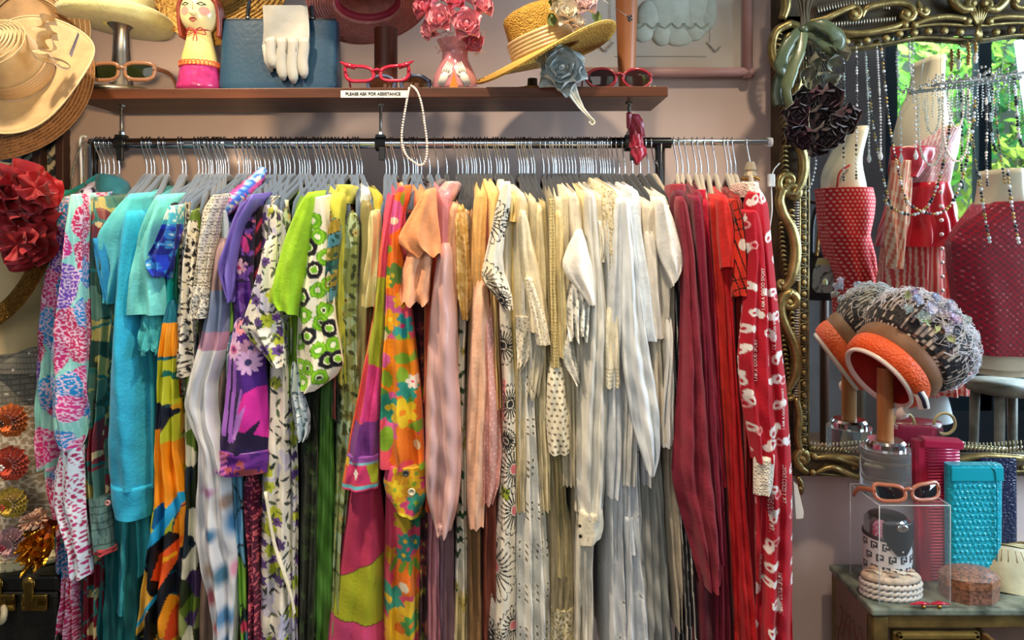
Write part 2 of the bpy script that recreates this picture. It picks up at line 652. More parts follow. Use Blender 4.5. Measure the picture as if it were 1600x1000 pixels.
# ------------------------------------------------------------------ shelf and rail
chrome = mat('chrome', '#c9ccd0', rough=0.12, metal=1.0)
steel = mat('dull_steel', '#9a9790', rough=0.35, metal=1.0)
blackp = mat('black_plastic', '#17181b', rough=0.4)
wood_d = mat('stained_wood', '#5e3420', rough=0.42, spec=0.4, var=(22, 0.75, '#38200f'), bump=(30, 0.15), stretch=(0.12, 1, 3.0))

def shelf_z(px):                     # top of the shelf: its right end hangs a touch higher
    return CZ + (HY - (139 - (px - 108) / 936 * 4.5)) / F * 1.62
sh = MB()
xa, xb = P(107, 0, 1.62).x, P(1044, 0, 1.62).x
vs = []
for x, pxv in ((xa, 107), (xb, 1044)):
    for y in (1.62, 1.82):
        for dz in (0, -0.0225):
            vs.append((x, y, shelf_z(pxv) + dz))
sh.add(vs, [(0, 1, 3, 2), (4, 6, 7, 5), (0, 4, 5, 1), (2, 3, 7, 6), (0, 2, 6, 4), (1, 5, 7, 3)])
props(sh.build('shelf_board', wood_d, smooth=False, bevel=0.0015), 'long dark-stained wooden shelf board mounted above the clothes rail', 'shelf')

ZR = P(0, 224, YR).z
rack = thing('clothes_rail', 'chrome garment rail with square-cornered posts under the wooden shelf', 'clothes rack', (P(140, 0, YR).x, YR, 0))
MB().tube([(P(141, 0, YR).x, YR, ZR), (P(1047, 0, YR).x, YR, ZR)], 0.0118, 16).build('rail', chrome, rack, sharp=0.8)
MB().tube([(P(1044, 0, YR).x, YR, ZR + 0.003), (P(1200, 0, YR).x, YR, ZR + 0.003)], 0.0075, 14).build('extension_rod', chrome, rack, sharp=0.8)
MB().tube([(P(952, 0, YR).x, YR, ZR + 0.001), (P(1048, 0, YR).x, YR, ZR + 0.001)], 0.0128, 16).build('rail_sleeve', mat('gunmetal', '#3d3f42', 0.2, 1.0), rack, sharp=0.8)
MB().tube([(P(1199, 0, YR).x, YR, ZR + 0.003), (P(1206, 0, YR).x, YR, ZR + 0.003)], 0.0105, 14).build('end_cap', mat('clear_plastic', '#e8eef2', 0.1, trans=0.8), rack, sharp=0.8)
MB().tube([(P(147, 0, YR).x, YR, ZR), (P(147, 0, YR).x, YR, 0.02)], 0.0125, 16).build('post', chrome, rack)
MB().tube([(P(1031, 0, YR).x, YR, ZR), (P(1031, 0, YR).x, YR, 0.02)], 0.0125, 16).build('post', chrome, rack)
for q in (147, 1031):
    MB().box((P(q, 0, YR).x, YR, 0.012), (0.05, 0.5, 0.024)).build('foot_bar', chrome, rack, smooth=False, bevel=0.004)
for q in (190, 595, 983):
    x = P(q, 0, YR).x
    zt = shelf_z(q) - 0.0225
    cl = thing('rail_clamp', {190: 'black rail clamp on a threaded rod near the left post', 595: 'black rail clamp on a threaded rod behind the pearl string', 983: 'black rail clamp on a threaded rod beside the red ribbon'}[q], 'clamp', (x, YR, ZR), 'clamps that hang the rail from the shelf')
    r = MB().tube([(x, YR, zt), (x, YR, ZR)], 0.0035, 8)
    for k in range(22):
        z = ZR + (zt - ZR) * k / 22
        r.lathe([(0.0036, z), (0.0044, z + 0.001), (0.0036, z + 0.002)], (x, YR, 0), 8)
    r.build('threaded_rod', steel, cl)
    MB().lathe([(0.008, zt - 0.004), (0.008, zt)], (x, YR, 0), 6, cap0=True, cap1=True).build('washer', steel, cl, smooth=False)
    MB().lathe([(0.0062, ZR + 0.016), (0.0068, ZR + 0.017), (0.0068, ZR + 0.026), (0.0055, ZR + 0.027)], (x, YR, 0), 6, cap0=True, cap1=True).build('nut', mat('zinc', '#dfe2e0', 0.3, 1.0), cl, smooth=False)
    c = MB().lathe([(0.0125, -0.011), (0.0185, -0.011), (0.0185, 0.011), (0.0125, 0.011)], (x, YR, ZR), 18, axis_matrix((1, 0, 0)))
    c.box((x, YR, ZR + 0.013), (0.02, 0.026, 0.012))
    c.build('collar', blackp, cl, smooth=False, bevel=0.001)
    MB().box((x + 0.006, YR - 0.017, ZR - 0.026), (0.014, 0.008, 0.03)).build('clip_tab', blackp, cl, smooth=False, bevel=0.0015)

# ------------------------------------------------------------------ hangers
ZN = P(0, 279, YR).z                 # neck of every hanger
YT = 1.495                           # near tips of the hangers
def hanger_frame():
    pts = []
    half = [(0, 0.002), (0.02, -0.001), (0.05, -0.012), (0.08, -0.024), (0.13, -0.040), (0.175, -0.056), (0.197, -0.067), (0.206, -0.082), (0.202, -0.108), (0.195, -0.118)]
    for d, z in half[::-1]:
        pts.append((0, -d, z))
    for d, z in half[1:]:
        pts.append((0, d, z))
    pts += [(0, 0.15, -0.122), (0, 0, -0.122), (0, -0.15, -0.122)]
    return MB().tube(pts, 1.0, 8, closed=True, flat=(0.0052, 0.0105, Vector((1, 0, 0))))
def hanger_hook():
    h = ZR - ZN
    p = [(0, 0, -0.004), (0.0005, 0, h * 0.35), (-0.002, -0.001, h * 0.55), (-0.006, -0.008, h * 0.78)]
    for k in range(9):
        a = math.radians(200 - k * 27)
        p.append((-0.0085, 0.0142 * math.cos(a) * 1.0, h + 0.0142 * math.sin(a)))
    return MB().tube(smooth_path(p, 3), 0.0016, 6)
_fm, _hm = hanger_frame(), hanger_hook()
def base_mesh(mb, name, m):
    me = bpy.data.meshes.new(name)
    me.from_pydata(mb.v, [], mb.f)
    me.polygons.foreach_set('use_smooth', [True] * len(me.polygons))
    me.materials.append(m)
    return me
velvet = {'slate': mat('velvet_slate', '#4f627a', 0.8, sheen=0.3, spec=0.2), 'black': mat('velvet_charcoal', '#2f343c', 0.8, sheen=0.2, spec=0.2),
          'greige': mat('velvet_greige', '#a79d8c', 0.8, sheen=0.3, spec=0.2), 'wood': mat('hanger_pale_wood', '#c7b48d', 0.6), 'teal': mat('hanger_teal', '#2f97a0', 0.6)}
HF = {k: base_mesh(_fm, 'hanger_frame_' + k, v) for k, v in velvet.items()}
HH = base_mesh(_hm, 'hanger_hook', chrome)
HSHOW = {'slate': 'grey velvet', 'black': 'charcoal velvet', 'greige': 'greige velvet', 'wood': 'pale wooden', 'teal': 'teal'}
def tip_px(h):
    return HX + (h - HX) * YR / YT - (34 if h > 1030 else 0) + (0 if h > 700 else 4)
def hanger(h, desc, kind, tx=None):
    tx = tip_px(h) if tx is None else tx
    x0 = P(h, 0, YR).x
    x1 = P(tx, 0, YT).x
    yaw = -math.atan2(x0 - x1, YR - YT)
    t = thing('clothes_hanger', HSHOW[kind] + ' hanger carrying the ' + desc, 'hanger', (x0, YR, ZN), 'velvet hangers along the rail')
    t.rotation_euler.z = yaw
    for nm, me in (('hook', HH), ('shoulder_bar', HF[kind])):
        o = bpy.data.objects.new(nm, me)
        COL.objects.link(o)
        o.parent = t
    return (x0 - x1) / (YR - YT)

def text_mesh(s, size, ext=0.0004):
    cu = bpy.data.curves.new('lettering', 'FONT')
    cu.body = s
    cu.size = size
    cu.extrude = ext
    cu.offset = size * 0.02
    cu.align_x = 'CENTER'
    cu.align_y = 'CENTER'
    ob = bpy.data.objects.new('tmp_text', cu)
    COL.objects.link(ob)
    dg = bpy.context.evaluated_depsgraph_get()
    me = bpy.data.meshes.new_from_object(ob.evaluated_get(dg))
    bpy.data.objects.remove(ob)
    return me

def print_text(s, size, px, py, Y, target, parent, m, name='lettering'):
    """words printed up a piece of cloth: the letters are laid onto its surface"""
    from mathutils.bvhtree import BVHTree
    me = text_mesh(s, size, 0.0)
    off = WORLD_AT[target]
    bv = BVHTree.FromPolygons([v.co + off for v in target.data.vertices], [tuple(q.vertices) for q in target.data.polygons])
    c = P(px, py, Y)
    vs = []
    for v in me.vertices:
        x, z = c.x - v.co.y, c.z + v.co.x
        h = bv.ray_cast(Vector((x, Y - 0.4, z)), Vector((0, 1, 0)), 0.9)[0]
        vs.append((x, (h.y if h else Y) - 0.0009, z))
    return raw(name, vs, [tuple(q.vertices) for q in me.polygons], m, parent, False)

GROUP = 'garments on the chrome rail'
GN = [0]
def garment(h, short, label, cat, kind=None, tx=None):
    """one garment and its hanger; returns a builder that adds cloth parts"""
    GN[0] += 1
    kind = kind or ('slate' if h < 690 else ('black' if h < 1040 else 'greige'))
    lean = hanger(h, short, kind, tx)
    t = tip_px(h) if tx is None else tx
    root = thing('garment', label, cat, P(t, 330, YT + 0.02), GROUP)
    root.name = {'blouse': 'hanging_blouse', 'dress': 'hanging_dress', 'shirt': 'hanging_shirt', 'top': 'hanging_tunic', 'jacket': 'hanging_jacket', 'trousers': 'hanging_trousers', 'skirt': 'hanging_skirt',
                 'pajamas': 'hanging_pajamas', 'scarf': 'hanging_scarf', 'kaftan': 'hanging_kaftan'}.get(cat, 'hanging_garment')
    seed = GN[0]
    cnt = [0]
    def part(name, rows, Y=1.50, depth=None, mat_=None, paint=None, **k):
        cnt[0] += 1
        body = depth is not None and depth > 0.2
        k.setdefault('seed', seed * 7 + cnt[0])
        if rows[0][0] < 350 and name in ('body', 'sleeve', 'yoke'):
            k.setdefault('cap', True)
        elif rows[0][0] >= 350 and name in ('body', 'sleeve', 'skirt', 'ruffle', 'lower_tier', 'lace_sleeve', 'lace_ruffle'):
            k.setdefault('tuck', True)
        if body:
            k.setdefault('slope', 0.038)
            k.setdefault('lean', lean)
        return cloth(name, rows, Y, depth if depth is not None else 0.07, k.pop('parent', root), mat_ if not isinstance(mat_, str) else fabric(mat_), paint, **k)
    part.root = root
    part.tip = t
    part.lean = lean
    return part

def button(parent, px, py, Y, r, col='#e9dfc8', name='button'):
    c = P(px, py, Y)
    M = axis_matrix((0, -1, 0))
    return MB().lathe([(0.0005, 0.0), (r * 0.55, 0.0), (r * 0.7, 0.0012), (r, 0.001), (r, -0.0015)], c, 14, M, cap0=True).build(name, mat('button_' + col, col, 0.3), parent)
# ------------------------------------------------------------------ prints
def p_coral(sd=0):
    def f(x, y):
        p = Paint(x, y, '#8fcfc6')
        p.stripes(5, 0.25, '#a9ded2')
        wx = x + 10 * (vnoise(x / 25, y / 25, 3 + sd) - 0.5); wy = y + 14 * (vnoise(x / 25, y / 25, 4 + sd) - 0.5)
        a, b, f1, f2 = voro(wx / 30, wy / 52, 11 + sd)
        cols = [None, '#c62a6b', '#2490cf', '#c2305e', None, '#7246ad', '#d23a86', '#1f86c4']
        k = np.floor(a * 7.99)
        on = np.zeros(len(x), bool)
        for i, c in enumerate(cols):
            if c:
                m = (k == i) & (f1 < 0.62)
                on |= m
                p.put(m, c)
        _, _, g1, g2 = voro(wx / 5.5, wy / 5.5, 5)
        p.put(on & ((g2 - g1) < 0.16), '#e9c6da')
        return p
    return f
def p_cell_dots(x, y):
    p = Paint(x, y, '#d3dcea')
    return p.cells(7, 9, ['#b02a6a', '#a52a5a', '#c03a74'], '#d8e2ee', 0.34)
def p_olive(x, y):
    p = Paint(x, y, '#4f7468')
    p.blobs(28, 3, '#26433b', 0.5, 1.8).blobs(20, 9, '#a59a5c', 0.63, 1.6)
    p.flowers(46, 21, ['#7c1f2e', '#6d2630'], 0.4, 4, '#c9b48a', 0.6, 0.3, 1.3)
    p.cells(60, 4, [None], '#1d6a68', 0.05, 1.4)
    return p
def p_olive_low(x, y):
    p = Paint(x, y, '#3d5a50')
    p.flowers(60, 33, ['#8e1c33', '#7c1a2e'], 0.52, 3, '#d8c692', 0.9, 0.2, 1.3)
    return p.cells(44, 6, [None], '#2a7f80', 0.05)
def p_cobalt(x, y):
    p = Paint(x, y, '#2140c8')
    p.blobs(14, 5, '#1c2a8e', 0.52).flowers(17, 8, ['#3f9be0', '#5a4ad8', '#2f7fd0'], 0.42, 5, '#bfe0f0', 0.7)
    p.put((y < 350), '#49b3c9')
    q = vnoise(x / 5, y / 5, 2) > 0.6
    return p.put((y < 350) & q, '#d5efe6')
def p_kaftan_top(x, y):
    p = Paint(x, y, '#1d1f22')
    p.poly([(250, 345), (300, 340), (300, 372), (250, 405)], '#e2482a').poly([(262, 362), (300, 362), (300, 425), (262, 425)], '#0b5a44')
    p.bands(424, 500, '#12a3a8').poly([(268, 424), (300, 424), (300, 500), (272, 500)], '#0b6a52')
    return p.bands(500, 540, '#d9b36a')
def p_kaftan(x, y):
    p = Paint(x, y, '#e98f16')
    wx = x + 8 * np.sin(y / 31.0); wy = y + 7 * np.sin(x / 17.0)
    p.x, p.y = wx, wy
    p.cells(40, 15, ['#ea8c12', '#101c34', '#b8bd2c', '#e98f16', '#cc3418', '#0e6c84', '#101828', '#d9a02c'], '#0c4a52', 0.035, 1.5)
    return p
def p_kaftan_main(x, y):
    p = p_kaftan(x, y)
    p.x, p.y = x, y
    p.bands(505, 558, '#ee9a18').poly([(236, 565), (285, 560), (285, 635), (236, 630)], '#bfc22e')
    p.poly([(248, 590), (258, 578), (272, 585), (275, 600), (262, 588)], '#0f6a5c')
    p.poly([(236, 625), (250, 632), (278, 645), (262, 668), (240, 672)], '#14182e')
    p.poly([(262, 655), (285, 640), (285, 700), (246, 695)], '#bfc22e')
    p.bands(692, 790, '#ee8f10')
    p.poly([(240, 800), (252, 786), (262, 792), (268, 812), (252, 828), (236, 822)], '#0d5c96')
    p.poly([(205, 850), (240, 832), (278, 768), (288, 780), (250, 845), (205, 880)], '#23a3d8')
    p.poly([(222, 865), (265, 830), (280, 850), (250, 880), (240, 940), (225, 905)], '#15171e')
    p.poly([(246, 870), (282, 840), (272, 878), (250, 925), (238, 905)], '#e2551c')
    p.poly([(247, 872), (270, 866), (272, 872), (248, 880)], '#f0a51c')
    p.poly([(205, 960), (212, 890), (238, 935), (225, 985), (205, 1000)], '#d8a640')
    p.poly([(206, 1005), (242, 935), (262, 900), (268, 915), (236, 1005)], '#14161c')
    p.line((206, 985), (242, 935), 2.5, '#1f9ac9')
    p.poly([(256, 1005), (262, 960), (280, 930), (284, 1005)], '#d8461c')
    return p
def p_smallbw(sd=0, base='#ece6d8'):
    def f(x, y):
        p = Paint(x, y, base)
        p.leaves(11, 30 + sd, ['#1d1d20', '#26221f'], 0.2, 0.5, 0.95).leaves(9, 50 + sd, ['#3a3430'], 0.15, 0.5, 0.8)
        return p.blobs(8, 8 + sd, '#efe6c8', 0.68)
    return f
def p_crochet_bw(x, y):
    p = Paint(x, y, '#efeadd')
    u, v = (x + y * 0.4) / 8.0, (y - x * 0.3) / 8.0
    d = np.hypot((u % 1) - 0.5, (v % 1) - 0.5)
    p.put((d > 0.27) & (d < 0.43), '#55504c')
    return p.put(np.abs(d) < 0.08, '#8a847c')
def p_scales(x, y):
    p = Paint(x, y, '#e9e2d0')
    u, v = x / 7.0, y / 5.0
    d = np.hypot(((u + 0.5 * (np.floor(v) % 2)) % 1) - 0.5, (v % 1))
    return p.put((d > 0.36) & (d < 0.52), '#4a443e')
def p_sheer(x, y):
    p = Paint(x, y, '#d4d6dc')
    p.put(y < 455, '#9a7f7e').bands(455, 520, '#7d8cab').bands(520, 548, '#b98fa8')
    k = y > 700
    dots = [(322, 770, 14, 10, '#b57fa8'), (352, 785, 13, 14, '#a58a7c'), (328, 835, 12, 13, '#3f77a0'), (362, 820, 16, 26, '#4f86b4'), (345, 900, 12, 20, '#4d7c96'), (325, 895, 11, 18, '#9a7f70'),
            (363, 892, 9, 16, '#c68aa8'), (328, 938, 13, 16, '#b8707e'), (352, 965, 20, 18, '#5f8fb8'), (338, 985, 8, 10, '#d0606c'), (350, 1010, 12, 14, '#6f94ba'), (318, 975, 8, 10, '#a88a70')]
    for cx, cy, rx, ry, c in dots:
        m = np.clip(1.6 - 1.4 * np.hypot((x - cx) / rx, (y - cy) / ry), 0, 1)
        p.put(m * k, c)
    return p
def p_twist(x, y):
    p = Paint(x, y, '#7fb4d8')
    u = (x * 0.8 + y) / 9.0
    p.put((u % 1) < 0.3, '#2f62c0').put((u % 1) > 0.75, '#e8e4c2')
    return p.put(((x + y * 0.9) / 30 % 1) < 0.3, '#d8488f')
def p_purple_top(x, y):
    p = Paint(x, y, '#2a1d44')
    p.put(y < 335, '#8a3f78').bands(328, 342, '#2a1a34')
    p.line((372, 335), (410, 352), 2, '#d06a94').line((374, 348), (392, 372), 2.6, '#e0508a')
    p.poly([(372, 360), (386, 372), (392, 400), (380, 392)], '#d8409a')
    p.flower(374, 418, 15, 7, '#e9b9d8', '#c03a80', 0.25, 0.4, 0.55)
    p.poly([(364, 440), (392, 440), (396, 500), (356, 500)], '#5c2a92').blobs(12, 4, '#7b50b4', 0.6)
    return p
def p_purple(x, y):
    p = Paint(x, y, '#2b1d4a')
    p.poly([(352, 520), (415, 520), (415, 615), (380, 620), (352, 600)], '#4a2280')
    for a, b, w in (((356, 560), (349, 680), 4.5), ((367, 560), (357, 690), 4.0), ((378, 610), (363, 690), 2.4), ((349, 590), (344, 680), 3)):
        p.line(a, b, w, '#a566d0')
    p.line((362, 555), (352, 690), 1.8, '#1d1638')
    p.poly([(373, 640), (382, 615), (400, 606), (415, 606), (415, 690), (404, 692), (392, 678), (374, 674)], '#dd2fa4')
    p.poly([(371, 672), (384, 676), (404, 658), (402, 668), (395, 680), (412, 690), (415, 712), (380, 700), (368, 690)], '#231a3c')
    p.poly([(366, 690), (372, 650), (386, 632), (378, 664)], '#b57ad8').poly([(361, 688), (370, 672), (369, 688)], '#c38ae0')
    for cx, cy, R, c in ((360, 518, 16, '#d8a9e2'), (363, 547, 18, '#efc4ea'), (390, 545, 17, '#b98ab0'), (387, 567, 20, '#d9b0ea'), (375, 512, 12, '#e08a9a'), (362, 497, 10, '#c8a0d8')):
        p.flower(cx, cy, R, 11, c, '#3b3a70', 0.26, cx, 0.35)
    p.flower(363, 547, 8, 9, '#d04a90', '#5a2a70', 0.4)
    return p
def p_purple_cuff(x, y):
    p = Paint(x, y, '#6a2a8c')
    p.blobs(26, 3, '#a04a52', 0.62).blobs(20, 6, '#4c1f78', 0.6)
    for k in range(4):
        p.line((328, 722 + 10 * k), (352, 712 + 9 * k), 2.2, '#d070b8')
    return p
def p_pale_floral(sd=0):
    def f(x, y):
        p = Paint(x, y, '#e6e2d6')
        p.blobs(30, 5 + sd, '#c9c6dc', 0.6)
        p.flowers(34, 12 + sd, ['#b9c23a', '#a8b545'], 0.36, 6, '#8f9f2c', 0.55, 0.3)
        p.leaves(20, 40 + sd, ['#2e3a34', '#41483f', '#59644e'], 0.13, 0.42, 0.75)
        p.flowers(30, 70 + sd, ['#6d4a94', '#57407e'], 0.3, 6, '#3f2a60', 0.5, 0.4)
        return p.leaves(13, 90 + sd, ['#30363a'], 0.1, 0.4, 0.55)
    return f
def p_bluefloral(x, y):
    p = Paint(x, y, '#c3d3d8')
    p.leaves(10, 3, ['#3f5a68', '#5f7884', '#2f4450'], 0.2, 0.5, 0.9)
    return p.flowers(14, 6, ['#e8efef'], 0.35, 6, '#6a8490', 0.5)
KIWI_B = [(482, 387), (490, 422), (472, 465), (481, 525), (513, 514), (511, 564), (527, 562)]
KIWI_G = [(496, 454), (505, 485), (475, 492), (519, 540), (480, 576), (465, 537), (476, 355), (466, 425), (489, 345), (506, 402), (512, 445), (466, 575), (498, 548), (500, 590), (470, 600), (495, 370), (500, 505)]
def p_kiwi(x, y):
    p = Paint(x, y, '#f0ead2')
    n = 2.5 * (vnoise(x / 4, y / 4, 3) - 0.5)
    for i, (cx, cy) in enumerate(KIWI_G):
        d = np.hypot(x - cx, (y - cy) * 0.95) + n
        p.put(d < 12.5, '#63a51e').put(d < 10.5, '#8fcb2a').put(d < 8, '#6db324').put(d < 4.2, '#f3f2d4')
        if i % 3 == 1:
            p.put(d < 3, '#2a3a1c')
    for cx, cy in KIWI_B:
        d = np.hypot(x - cx, (y - cy) * 0.9) + n
        p.put(d < 13, '#4a4a4c').put(d < 11.8, '#15161a').put(d < 6.4, '#e9e8c8').put(d < 4.6, '#7cc22a')
    return p
def p_darkleaf(x, y):
    p = Paint(x, y, '#141c12')
    return p.flowers(34, 4, ['#25361c', '#2f4222', '#1c2a18'], 0.45, 5, '#3c522a', 0.9)
def p_patchwork(x, y):
    p = Paint(x, y, '#2f6a64')
    k = np.floor((y + x * 0.35) / 21.0) % 4
    for i, c in enumerate(('#2f6a64', '#a08a2c', '#4f8ea0', '#7a7a2e')):
        p.put(k == i, c)
    p.put(((y + x * 0.35) % 21.0) < 1.5, '#1d2a2a')
    return p.leaves(12, 8, ['#bfae5c', '#1f4a48'], 0.2, 0.4, 0.6)
def p_paisley(sd=0, base='#8c9a5c'):
    def f(x, y):
        p = Paint(x, y, base)
        p.blobs(14, 2 + sd, '#a9bf9a', 0.56, 1.5).leaves(17, 6 + sd, ['#4c5a30', '#5c6638', '#3f4a2c'], 0.18, 0.45, 0.8)
        return p.flowers(22, 9 + sd, ['#6a6a34', '#b9a968'], 0.3, 5, '#3f3f22', 0.5)
    return f
def p_geo(x, y):
    p = Paint(x, y, '#e2506c')
    p.put(x < 597 - (y - 320) * 0.02, '#e8643c')
    p.poly([(560, 433), (612, 433), (612, 582), (577, 568), (571, 552), (585, 480)], '#aab02a')
    p.poly([(540, 660), (577, 568), (600, 580), (600, 662), (560, 660)], '#d83f86')
    p.poly([(530, 700), (575, 548), (577, 570), (562, 660), (545, 700)], '#c4283e')
    p.poly([(530, 722), (548, 662), (600, 658), (600, 722)], '#7b3a8a')
    return p
def p_geo_cuff(x, y):
    p = Paint(x, y, '#d83f72')
    p.bands(715, 724, '#8a4a9c').bands(724, 728, '#7fb8c8')
    p.poly([(535, 718), (545, 718), (543, 730), (533, 735)], '#e3c22c').poly([(572, 728), (590, 728), (590, 765), (580, 765)], '#a8b62c')
    p.poly([(552, 740), (556, 732), (560, 740), (556, 750)], '#efe3da').bands(757, 760, '#d8402c').bands(760, 766, '#6fc0d0')
    p.poly([(530, 730), (540, 728), (536, 757), (530, 757)], '#e8702c')
    return p
def p_geo_skirt(x, y):
    p = Paint(x, y, '#c23a60')
    p.poly([(500, 770), (536, 770), (526, 908), (505, 920)], '#e0463c')
    p.poly([(500, 915), (521, 908), (605, 870), (605, 987), (598, 985), (514, 966), (500, 966)], '#a9ae26', '#5a3a24', 0.8)
    p.poly([(500, 967), (514, 967), (598, 986), (605, 988), (605, 1040), (500, 1040)], '#d24a7c')
    return p
def p_psych(x, y):
    p = Paint(x, y, '#e4546a')
    p.blobs(45, 8, '#ea7a1e', 0.5, 1.4).blobs(36, 3, '#d860a0', 0.62, 1.2)
    p.put((y > 530) & (y < 615) & (fbm(x / 30, y / 40, 4) > 0.35), '#ea8a12')
    p.leaves(34, 14, ['#7fa82c', '#5f9a3c', '#86b030'], 0.26, 0.46, 0.55)
    for cx, cy, R, c, m in ((605, 640, 24, '#2c9784', '#e8c63a'), (637, 610, 18, '#30988a', None), (628, 510, 20, '#2f9a98', '#d83f72'), (608, 500, 18, '#e8a41a', '#e8d03a'), (630, 645, 24, '#e5c428', '#e88a1a'),
                            (613, 430, 20, '#5a8a3c', '#d8c02c'), (645, 597, 12, '#efe2da', '#d83f72'), (600, 440, 12, '#e8b01a', '#7fa82c'), (625, 470, 13, '#e0b41c', '#9ab02c')):
        p.flower(cx, cy, R, 6, c, m, 0.2, cx, 0.45)
    p.disc(615, 345, 7, 6, '#f0e6d0').disc(599, 525, 6, 8, '#e2d2a0').disc(650, 697, 6, 8, '#e8d9b0').disc(602, 688, 12, 20, '#7fae30', 0.2)
    return p
def p_psych_low(x, y):
    p = Paint(x, y, '#d84a68')
    p.blobs(40, 5, '#e8741e', 0.62)
    for cx, cy, R, c, m in ((633, 845, 13, '#2f8a80', '#e2a82c'), (650, 852, 13, '#2f8a86', '#e8c63a'), (631, 868, 13, '#2f8a80', '#e8c63a'), (607, 940, 26, '#3a9482', '#e0b42c'), (632, 815, 18, '#b9a02c', None), (652, 817, 12, '#2c7a5c', None),
                            (625, 985, 34, '#e2b020', '#d8701c'), (645, 955, 22, '#e6bc2a', None), (643, 975, 17, '#4f9a4c', '#e07a2c'), (608, 870, 14, '#d8902a', '#b8b02c')):
        p.flower(cx, cy, R, 6, c, m, 0.24, cx, 0.35)
    for cx, r in ((630, 0.4), (642, 0.0), (652, -0.4), (616, 0.5)):
        p.disc(cx, 886, 4, 12, '#6f9a34', r)
    return p.disc(632, 917, 7, 8, '#e8dcc4')
def p_psych_cuff(x, y):
    p = Paint(x, y, '#e0a02a')
    p.blobs(20, 3, '#d84a7c', 0.55).flowers(30, 6, ['#e8c82c', '#3a9a86', '#e8b42a'], 0.45, 6, '#8ab038', 0.9)
    return p.put(y > 803 , '#e8d23c')
def p_brocade(x, y):
    p = Paint(x, y, '#d9b878')
    p.leaves(9, 5, ['#b48c48', '#c8a25c', '#e8d09a'], 0.25, 0.5, 0.95)
    return p.blobs(12, 8, '#c29c58', 0.6)
def p_dotpink(x, y):
    p = Paint(x, y, '#d99f98')
    u, v = x / 7.0, y / 8.0
    d = np.hypot(((u + 0.5 * (np.floor(v) % 2)) % 1) - 0.5, (v % 1) - 0.5)
    return p.put(d < 0.14, '#f2dcd6')
def petals(p, cx, cy, R, n, col, mid, ln='#1a1a1e', th=1.1, a0=0.0, hub=0.2, sy=1.0):
    dx, dy = p.x - cx, (p.y - cy) / sy
    d = np.hypot(dx, dy); a = np.arctan2(dy, dx) + a0
    k = (a / (2 * PI) * n) % 1 - 0.5
    r = R * (0.72 + 0.28 * np.sqrt(np.clip(1 - (2 * k) ** 2, 0, 1)))
    if col:
        p.put(d < r, col)
    off = (0.5 - np.abs(k)) * 2 * PI / n * d
    p.put((d < R * 0.76) & (d > R * 0.25) & (off < th), ln)
    p.put(np.abs(d - r) < th, ln)
    if mid:
        p.put(d < R * hub, mid)
    return p
def p_lineflower(x, y):
    p = Paint(x, y, '#efe7d6')
    petals(p, 760, 345, 38, 22, None, None)
    petals(p, 752, 440, 34, 20, '#f3ecd0', None, a0=0.2)
    petals(p, 782, 470, 22, 22, None, '#1a1a1e', a0=0.3)
    petals(p, 806, 350, 26, 20, None, None)
    return p
def p_lineflower_low(x, y):
    p = Paint(x, y, '#e9e2d2')
    p.poly([(780, 595), (790, 595), (788, 660), (780, 655)], '#e58f9c').poly([(784, 760), (797, 765), (796, 782), (784, 780)], '#9aa832')
    for cx, cy, R, a in ((786, 540, 24, 0), (797, 632, 24, .2), (804, 735, 30, .5), (806, 800, 30, .1), (772, 890, 40, 0.2), (803, 985, 26, 0.4), (790, 690, 16, .3), (764, 1000, 20, .2)):
        petals(p, cx, cy, R, 22, None, '#e4808a' if R > 25 else '#2a2a2c', th=0.95, a0=a, sy=1.3)
    return p
def p_eyelet(x, y):
    p = Paint(x, y, '#dedfda')
    u, v = x / 9.0, y / 11.0
    band = ((y - 650) % 66) < 34
    d = np.hypot((u % 1) - 0.5, (v % 1) - 0.5)
    p.put((d < 0.38) & band, '#f6f5ee')
    return p.put((d < 0.2) & band, '#6a6458')
def p_eyelet_flower(x, y):
    p = Paint(x, y, '#d8dde2')
    return p.flowers(38, 4, ['#f1f3f2'], 0.2, 5, '#8f9498', 0.6, 0.5)
def p_crochet(x, y):
    p = Paint(x, y, '#e8e0c8')
    u, v = x / 8.5, y / 9.5
    o = (u + 0.5 * (np.floor(v) % 2)) % 1
    d = np.hypot((o - 0.5) * 1.0, ((v % 1) - 0.5) * 1.3)
    return p.put(d < 0.27, '#6f6650')
def p_braid(x, y):
    p = Paint(x, y, '#e0cf98')
    u, v = x / 6.0, y / 5.0
    return p.put(np.abs(np.sin(u * PI) * np.sin((v + np.abs(u % 1 - 0.5)) * PI)) < 0.28, '#9a8752')
def p_lacey(base='#e6e0cf', hole='#a8a08c', c=6.5, sd=0):
    def f(x, y):
        p = Paint(x, y, base)
        a, b, f1, f2 = voro(x / c, y / c, 6 + sd)
        p.put(f1 < 0.22, hole)
        return p.put((f2 - f1) < 0.08, '#f3efe4')
    return f
def p_blackred(x, y):
    p = Paint(x, y, '#d23322')
    for k in range(9):
        u = 1148 + k * 7.5
        p.line((u + (335 - y.mean()) * 0, 300), (u + 22, 480), 1.5, '#15100f') if k % 2 else None
    p.put(((y + 0.3 * x) % 16 < 2.2) & ((y < 372) | (y > 430)), '#15100f')
    p.put((x * 0.96 - y * 0.28) % 9 < 1.8, '#15100f')
    return p.disc(1162, 382, 6, 9, '#e9ded4')
